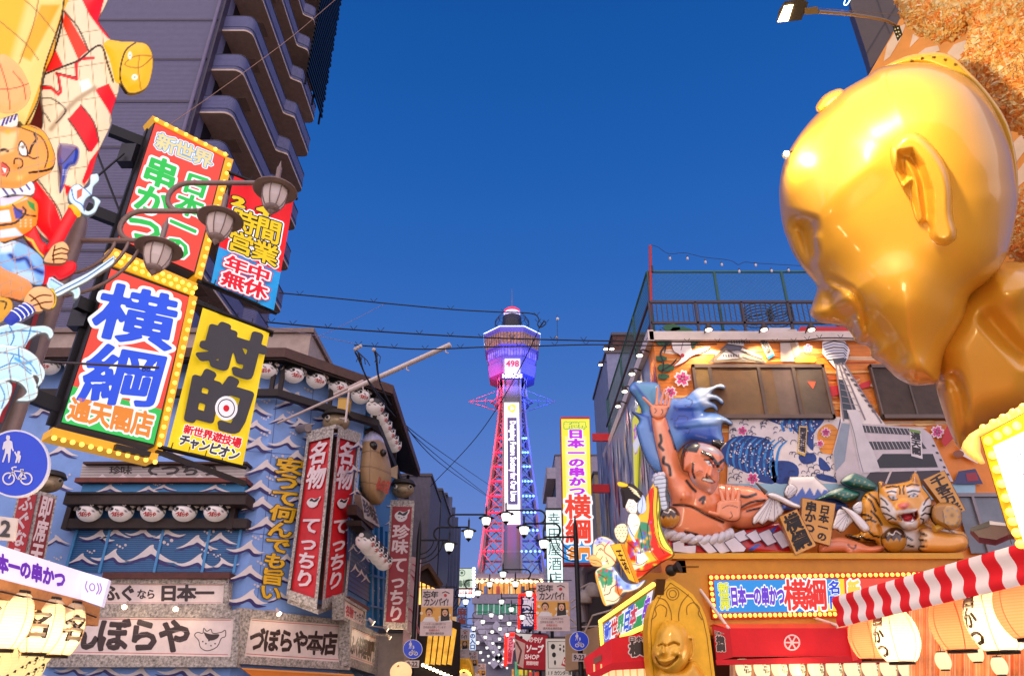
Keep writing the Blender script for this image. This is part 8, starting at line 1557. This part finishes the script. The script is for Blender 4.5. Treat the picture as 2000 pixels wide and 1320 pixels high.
m.puff(NF, RB_, .35, '#efd2ae', rad=40, step=2.2, sm=3, paint=grid(60, 240, 0, 460, 7) + [pp(q4([(610, -60), (830, -60), (775, 140), (865, 310), (840, 300), (790, 240), (700, 120)]), '#e8121c'), pp(q4([(505, 80), (690, 395), (610, 465), (490, 200)]), '#f0381c'), pp(q4([(430, 380), (495, 520), (350, 570)]), '#e8121c'), pp(q4([(740, 700), (850, 655), (915, 780), (870, 910), (830, 840)]), '#e8121c'), pp(q4([(535, 930), (630, 820), (740, 960), (770, 1110), (715, 1190), (690, 1180)]), '#e8121c'), pp(q42([(250, 490), (430, 720), (480, 850), (440, 930), (390, 1010), (280, 880), (240, 700)]), '#e8121c'), pp(q42([(790, 260), (720, 480), (655, 570), (640, 540), (700, 380)]), '#e8121c'), pp(q42([(500, 560), (560, 580), (520, 660)]), '#e8121c'),
    ('line', q4([(330, 690), (400, 690), (455, 740), (475, 720), (455, 590), (440, 575), (600, 620), (595, 490), (640, 460), (730, 455)]), 6, '#e8121c', 1), ('line', q4([(330, 672), (400, 675), (447, 720), (465, 700), (445, 570), (600, 605)]), 1.6, K, .8), pp(q4([(350, 575), (600, 480), (780, 355), (885, 640), (740, 700), (510, 870), (440, 1030), (240, 970), (330, 700)]), '#efd2b4', 30)[:0] or pp(q4([(620, 640), (690, 620), (720, 690), (640, 720)]), '#fff6ea', 5), ('line', q4([(740, 690), (600, 780), (500, 880), (400, 1010)]), 9, '#b89878', 6), li(q4([(330, 590), (500, 520), (620, 470), (780, 355), (840, 500), (885, 640)]), 2.6), li(q4([(490, 80), (480, 190), (430, 380), (350, 570), (310, 760), (230, 980)]), 3), li(q4([(500, 90), (610, 220), (690, 395)])), li(q4([(330, 770), (400, 770), (490, 830), (510, 880), (440, 960)]), 1.8), li(q4([(290, 850), (350, 890), (390, 950)]), 1.6), li(q4([(530, 930), (600, 1030), (690, 1180)]), 1.8), li(q4([(630, 820), (730, 950), (775, 1110)]), 1.6), li(q42([(260, 480), (430, 710), (490, 840)]), 2)])
obj('striped_robe', m, NBL, r)
m = M(); m.puff(NF, [(-40, -20), (130, -20), (124, 26), (112, 66), (104, 106), (86, 146), (82, 172), (77, 196), (60, 240), (46, 246), (30, 236), (-40, 240)], .3, '#f6cf7a', rad=36, step=2.2, h=.18, sm=3, paint=[pp([(-40, -20), (60, -20), (20, 120), (-40, 200)], '#f4b42c', 14), pp([(80, 10), (118, 10), (60, 120), (40, 110)], '#f0a828', 6), ('line', q4([(520, 0), (495, 100), (440, 280), (380, 480), (320, 680), (210, 970)]), 8, '#eaa01e', 1), li(q4([(500, 0), (470, 170), (350, 520), (300, 780), (200, 980)]), 2.2), li(q4([(300, 0), (260, 200), (150, 500)]), 1.5, '#a86a2c'), li(q4([(0, 170), (200, 340), (300, 470)]), 1.2, '#8a5a2c'), li(q4([(190, 0), (300, 100), (440, 270)]), 1.2, '#8a5a2c')])
obj('yellow_mantle', m, NBL, r)
m = M(); m.puff(NF, q4([(0, 420), (80, 440), (180, 540), (240, 680), (235, 780), (160, 870), (0, 890), (-120, 800), (-120, 500)]), .3, '#f6b070', rad=24, step=2.2, h=.36, paint=[li(q4([(0, 500), (60, 700), (80, 860)]), 1.5, '#c0502c'), li(q4([(100, 560), (180, 660), (200, 780)]), 1.5, '#c0502c'), li(q4([(0, 700), (120, 690), (235, 650)]), 1.3, '#c0502c')]); obj('peach_ball', m, NBL, r)
m = M(); m.puff(NF, q4([(785, 350), (850, 312), (960, 325), (1060, 328), (1150, 350), (1195, 440), (1190, 560), (1150, 680), (1060, 728), (990, 720), (945, 660), (890, 640), (850, 480)]), .28, '#f4b41c', rad=22, step=1.8, h=.1, paint=[li(q4([(1060, 335), (980, 400), (940, 540), (945, 640), (990, 720)]), 2), li(q4([(1195, 440), (1060, 440), (975, 505), (1090, 530), (1190, 450)]), 1.4, '#a8681c'), li(q4([(1090, 440), (1080, 540), (1100, 700)]), 1.2, '#a8681c'), pp(circ(*q4([(1015, 435)])[0], 4, 8, 12), '#e4ecd8', 1), pp(circ(*q4([(1052, 605)])[0], 6, 6, 12), '#e4ecd8', 1), ('dot', q4([(1015, 435)])[0], 1.8, '#8a9a8c', 0), ('dot', q4([(1052, 605)])[0], 2, '#8a9a8c', 0)]); obj('barrel', m, NBL, r)
# warrior
r = thing('lantern_figure', 'glowing scowling warrior gripping a trident and sword among blue sleeves', 'sculpture', 'glowing festival figures of the near shop')
m = M(); m.puff(NF, [(-40, 240), (30, 246), (60, 244), (84, 255), (100, 280), (109, 310), (100, 336), (70, 352), (40, 372), (0, 372), (-40, 368)], .3, '#ee9646', rad=24, step=1.6, h=.3, sm=3, paint=[pp(q42([(0, 160), (140, 150), (100, 300), (0, 330)]), '#f8c48a', 8), li(q42([(135, 110), (280, 130), (390, 240), (440, 350), (400, 440), (230, 470)]), 3), ('line', spl(q42([(180, 110), (330, 170), (400, 300), (380, 420)]), 4, False), 7, '#f0a020', 1), li(q42([(170, 120), (320, 190), (375, 320), (350, 430)]), 1.6), pp(q42([(140, 270), (170, 225), (200, 260), (210, 335), (170, 335)]), '#fff8f0', 1), ('dot', q42([(178, 270)])[0], 4, '#101010', 0), li(q42([(140, 280), (165, 225), (205, 270), (212, 340), (160, 330), (140, 280)]), 2), ('line', spl(q42([(230, 320), (250, 260), (285, 210), (270, 170)]), 4, False), 5, K, 1), li(q42([(110, 400), (120, 360), (170, 370), (175, 420), (140, 435)]), 2), li(q42([(220, 340), (260, 360), (300, 350)]), 2), ('line', spl(q42([(0, 300), (30, 290), (60, 300)]), 3, False), 6, K, 2), pp(q42([(0, 390), (50, 395), (75, 440), (40, 500), (0, 490)]), '#e84a3c', 2), pp(q42([(15, 430), (50, 440), (40, 480)]), '#fff4ec', 1), li(q42([(20, 390), (75, 440), (50, 500)]), 1.6), ('dot', q42([(60, 150)])[0], 5, '#f0a828', 0), ('dot', q42([(155, 510)])[0], 5, '#f0c060', 0)] + grid(0, 110, 240, 370, 3, .1), relief=[('dot', q42([(140, 400)])[0], 7, .1, 0)]); obj('face', m, NBL, r)
m = M(); stripe = lambda x, y, n, dx, dy, L: [('line', [(x + dx * k, y + dy * k), (x + dx * k + L[0], y + dy * k + L[1])], 4, '#2a2f8a', 1) for k in range(n)]
m.puff(NF, q42([(-40, 560), (0, 570), (100, 540), (240, 510), (275, 600), (240, 650), (100, 640), (0, 670), (-40, 680)]), .14, '#f0e8e4', rad=8, step=1.6, h=.34, sm=2, paint=stripe(4, 366, 5, 14, -4, (12, 16))); m.puff(NF, q42([(-40, 70), (100, 20), (140, 10), (135, 110), (20, 130), (-40, 140)]), .12, '#f0e0d8', rad=8, step=1.6, h=.4, sm=2, paint=stripe(4, 246, 4, 8, -4, (8, -22))); obj('striped_band', m, NBL, r)
m = M(); m.puff(NF, q42([(-40, 660), (60, 660), (200, 640), (290, 700), (300, 800), (270, 920), (190, 960), (-40, 1000)]), .25, '#ee8a2c', rad=18, step=2, h=.2, paint=[pp(q42([(0, 660), (180, 650), (220, 670), (100, 720), (0, 740)]), '#e8d0f0', 3), ('line', spl(q42([(0, 740), (90, 720), (200, 660)]), 3, False), 4, '#f0b428', 1), pp(q42([(205, 680), (270, 710), (280, 780), (230, 740)]), '#2f8a3c', 2), pp(q42([(0, 770), (70, 760), (90, 850), (0, 860)]), '#e4ecf4', 2), pp(q42([(100, 740), (180, 760), (170, 830), (120, 830)]), '#3a3ca0', 2), pp(q42([(0, 920), (120, 900), (180, 960), (0, 980)]), '#d8e4f4', 3), li(q42([(0, 880), (120, 860), (200, 780), (180, 740)]), 3), li(q42([(100, 720), (180, 790), (280, 810)]), 2)] + [('dot', q42([(160 + 40 * (k % 3), 840 + 24 * (k // 3))])[0], 1.4, '#f8e8c8', 0) for k in range(9)]); obj('armour', m, NBL, r)
m = M(); m.puff(NF, q42([(440, 310), (455, 250), (480, 235), (605, 260), (625, 330), (600, 410), (545, 440), (510, 560), (468, 638), (450, 560), (445, 430)]), .2, '#2a3a9a', rad=12, step=1.6, h=.3, paint=[pp(q42([(440, 300), (480, 235), (600, 265), (500, 390)]), '#5a4a7a', 5), li(q42([(605, 265), (500, 390), (470, 400)]), 1.6), pp(q42([(445, 420), (490, 410), (470, 620), (450, 560)]), '#4a3a58', 2)] + [('dot', q42([(495 + 14 * (k % 3), 450 + 18 * (k // 3))])[0], 1.0, '#d8dcf0', 0) for k in range(9)]); obj('pouch', m, mat('pouch', .3, glow=.35, dirt=.05, coat=.5), r)
m = M(); m.puff(NF, q42([(705, 490), (740, 478), (765, 480), (775, 530), (730, 580), (720, 640), (690, 660), (665, 690), (655, 740), (690, 770), (730, 740), (735, 690), (715, 665), (740, 655), (788, 690), (770, 730), (745, 780), (690, 805), (640, 790), (590, 740), (540, 690), (538, 620), (570, 570), (620, 560), (660, 590), (700, 560)]), .12, '#cfe6f6', rad=7, step=1.5, h=.34, sm=3, paint=[li(q42([(560, 600), (580, 680), (640, 720), (660, 770)]), 1.6, '#2a5aa8'), li(q42([(620, 560), (690, 620), (715, 650)]), 1.4, '#2a5aa8'), pp(q42([(600, 610), (645, 590), (640, 650), (600, 680)]), '#c8583c', 1)]); obj('trident', m, NBL, r)
m = M(); m.tube([NF.at(*p, .34) for p in q42([(580, 760), (500, 900), (400, 1090)])], .06, '#e01420', 10); m.tube([NF.at(*p, .35) for p in q42([(555, 775), (605, 765)])], .075, '#f0b020', 10); m.puff(NF, q42([(270, 880), (330, 1000), (370, 1030), (350, 1120), (330, 1130), (190, 970), (200, 940)]), .1, '#e01a20', rad=8, step=1.8, h=.3, paint=[('line', q42([(190, 975), (250, 1000), (300, 1090), (340, 1130)]), 5, '#f0c040', 1)]); m.puff(NF, q42([(340, 1170), (430, 1170), (580, 1160), (590, 1240), (470, 1310), (420, 1280), (380, 1330), (330, 1340)]), .12, '#e01420', rad=8, step=2, h=.2); obj('red_shaft', m, NBL, r)
def fist(name, outline, lines, h): m = M(); m.puff(NF, outline, .18, '#f4b078', rad=12, step=1.4, h=h, sm=4, paint=[li(l, 1.8, '#4a1c0c') for l in lines], relief=[('line', l, 2, -.04, 2) for l in lines]); obj(name, m, NBL, r)
fist('fist', q42([(340, 1160), (380, 1080), (420, 1030), (490, 1005), (530, 1035), (545, 1080), (525, 1100), (530, 1140), (500, 1175), (420, 1180)]), [q42([(420, 1080), (480, 1060), (540, 1080)]), q42([(410, 1120), (470, 1100), (530, 1105)]), q42([(410, 1150), (460, 1140), (520, 1150)]), q42([(430, 1040), (415, 1110), (420, 1170)])], .42)
m = M(); m.puff(NF, q42([(-40, 980), (30, 1020), (90, 1000), (140, 1005), (250, 1060), (345, 1160), (335, 1340), (200, 1330), (60, 1290), (-40, 1190)]), .28, '#7fb0ec', rad=20, step=2, h=.22, paint=[('line', spl(q42([(80, 1110), (130, 1150), (200, 1140), (250, 1210), (330, 1250)]), 4, False), 10, '#1f4ab0', 6), li(q42([(80, 1110), (130, 1150), (200, 1140), (250, 1210), (330, 1250)]), 1.8, '#0f1f5a'), pp(q42([(0, 1000), (120, 1010), (90, 1090), (0, 1100)]), '#cfe4fa', 8), pp(q42([(100, 1230), (250, 1250), (300, 1330), (150, 1320)]), '#bcd8f6', 8)] + grid(0, 90, 470, 560, 3, .2)); obj('blue_sleeve', m, NBL, r)
m = M(); m.puff(NF, q3([(-40, 60), (40, 80), (130, 120), (200, 170), (215, 240), (160, 290), (60, 270), (-40, 260)]), .3, '#f08a4a', rad=18, step=2, h=.32, paint=grid(0, 62, 520, 590, 3, .1)); obj('arm', m, NBL, r)
fist('second_fist', q3([(150, 290), (200, 210), (280, 195), (340, 230), (352, 300), (320, 345), (260, 330), (280, 350), (240, 362), (200, 340)]), [q3([(200, 290), (260, 255), (330, 255)]), q3([(215, 320), (280, 300), (335, 295)]), q3([(190, 250), (240, 290), (270, 340)])], .5)
m = M(); m.puff(NF, q3([(320, 215), (345, 212), (365, 260), (362, 310), (345, 335), (325, 335), (350, 300), (350, 250)]), .1, '#f2c02c', rad=5, step=1.4, h=.5); m.puff(NF, q3([(-40, 270), (50, 270), (85, 310), (70, 370), (20, 420), (-40, 430)]), .16, '#d89a2c', rad=8, step=2, h=.5, paint=[li(q3([(0, 290), (40, 300), (30, 340)]), 2)]); m.tube([NF.at(*p, .6) for p in q3([(50, 425), (100, 385), (205, 320)])], [.05, .06, .06], '#2a3aa8', 10)
for k in range(4): m.tube([NF.at(*p, .6) for p in q3([(98 + 26 * k, 386 - 16 * k), (104 + 26 * k, 382 - 16 * k)])], .066, '#e8ecf8', 10)
obj('sword_hilt', m, NBL, r)
m = M(); m.puff(NF, q3([(345, 225), (420, 180), (560, 110), (640, 60), (720, 5), (738, -8), (742, 25), (720, 60), (640, 110), (560, 165), (460, 215), (368, 262)]), .08, '#cfe8fa', rad=6, step=1.5, h=.48, sm=3, paint=[li(q3([(360, 240), (560, 135), (730, 15)]), 1.6, '#1f3a7a'), ('line', q3([(365, 258), (560, 160), (735, 35)]), 3, '#f4f8ec', 1)]); obj('sword_blade', m, NBL, r)
# waves
r = thing('lantern_figure', 'glowing pale blue curling waves below the sword, lowest on the near shop', 'sculpture', 'glowing festival figures of the near shop')
bl = lambda l, wd=1.6: li(q3(l), wd, '#2a6aa8')
for P, h, pt in ((([(-40, 480), (40, 440), (120, 430), (200, 450), (290, 448), (335, 470), (345, 510), (320, 535), (300, 500), (250, 500), (190, 540), (150, 600), (60, 600), (-40, 590)]), .25, [bl([(60, 450), (90, 520), (60, 590)]), bl([(200, 455), (180, 530), (150, 590)]), bl([(0, 500), (120, 480), (260, 490)])]), (([(-40, 590), (80, 575), (170, 600), (240, 650), (262, 690), (290, 740), (280, 800), (235, 850), (250, 790), (215, 770), (245, 850), (235, 910), (180, 935), (105, 930), (150, 900), (170, 870), (130, 820), (60, 800), (-40, 810)]), .4, [bl([(0, 620), (120, 640), (200, 700), (240, 760)]), bl([(120, 590), (130, 680), (200, 740)]), bl([(0, 720), (100, 690), (200, 760)]), bl([(70, 800), (60, 700), (90, 640)]), ('line', spl(q3([(100, 660), (150, 690), (200, 680)]), 3, False), 6, '#3f9ad8', 4)]), (([(-40, 790), (40, 800), (80, 840), (60, 930), (20, 990), (-10, 1060), (-40, 1080)]), .3, [bl([(0, 830), (30, 900), (10, 980)])]), (([(310, 120), (380, 160), (440, 190), (500, 190), (520, 230), (505, 270), (475, 275), (470, 240), (420, 220), (340, 230), (300, 190)]), .15, [bl([(330, 150), (420, 200), (490, 210)])])):
    m = M(); m.puff(NF, q3(P), .22, '#bfe4f8', rad=14, step=1.8, h=h, sm=4, paint=[('line', spl(q3(P), 3), 7, '#eef8fc', 6)] + pt + grid(-10, 80, 500 + P[0][1] / 3.3, 600 + P[0][1] / 3.3, 3, .2)); obj('wave', m, NBL, r)
# the dark steel board they are mounted on
r = thing('mounting_board', 'dark red edged steel board the glowing festival figures are mounted on', 'panel'); m = M(); m.poly(NF, q3([(-60, 560), (300, 330), (240, 600), (0, 1130), (-60, 1130)]), '#4a4450', -.1, .15); m.line(NF, q3([(250, 330), (140, 690), (0, 1070)]), 9, '#a81426', -.08); m.poly(NF, [(-60, -20), (150, -20), (110, 330), (-60, 560)], '#8a1a1c', -.2, .2); obj('board', m, PAINT, r)
lamp('float_glow', tuple(NF.at(150, 300, 1.2)), 18, (1, .78, .55), .5)
settle()
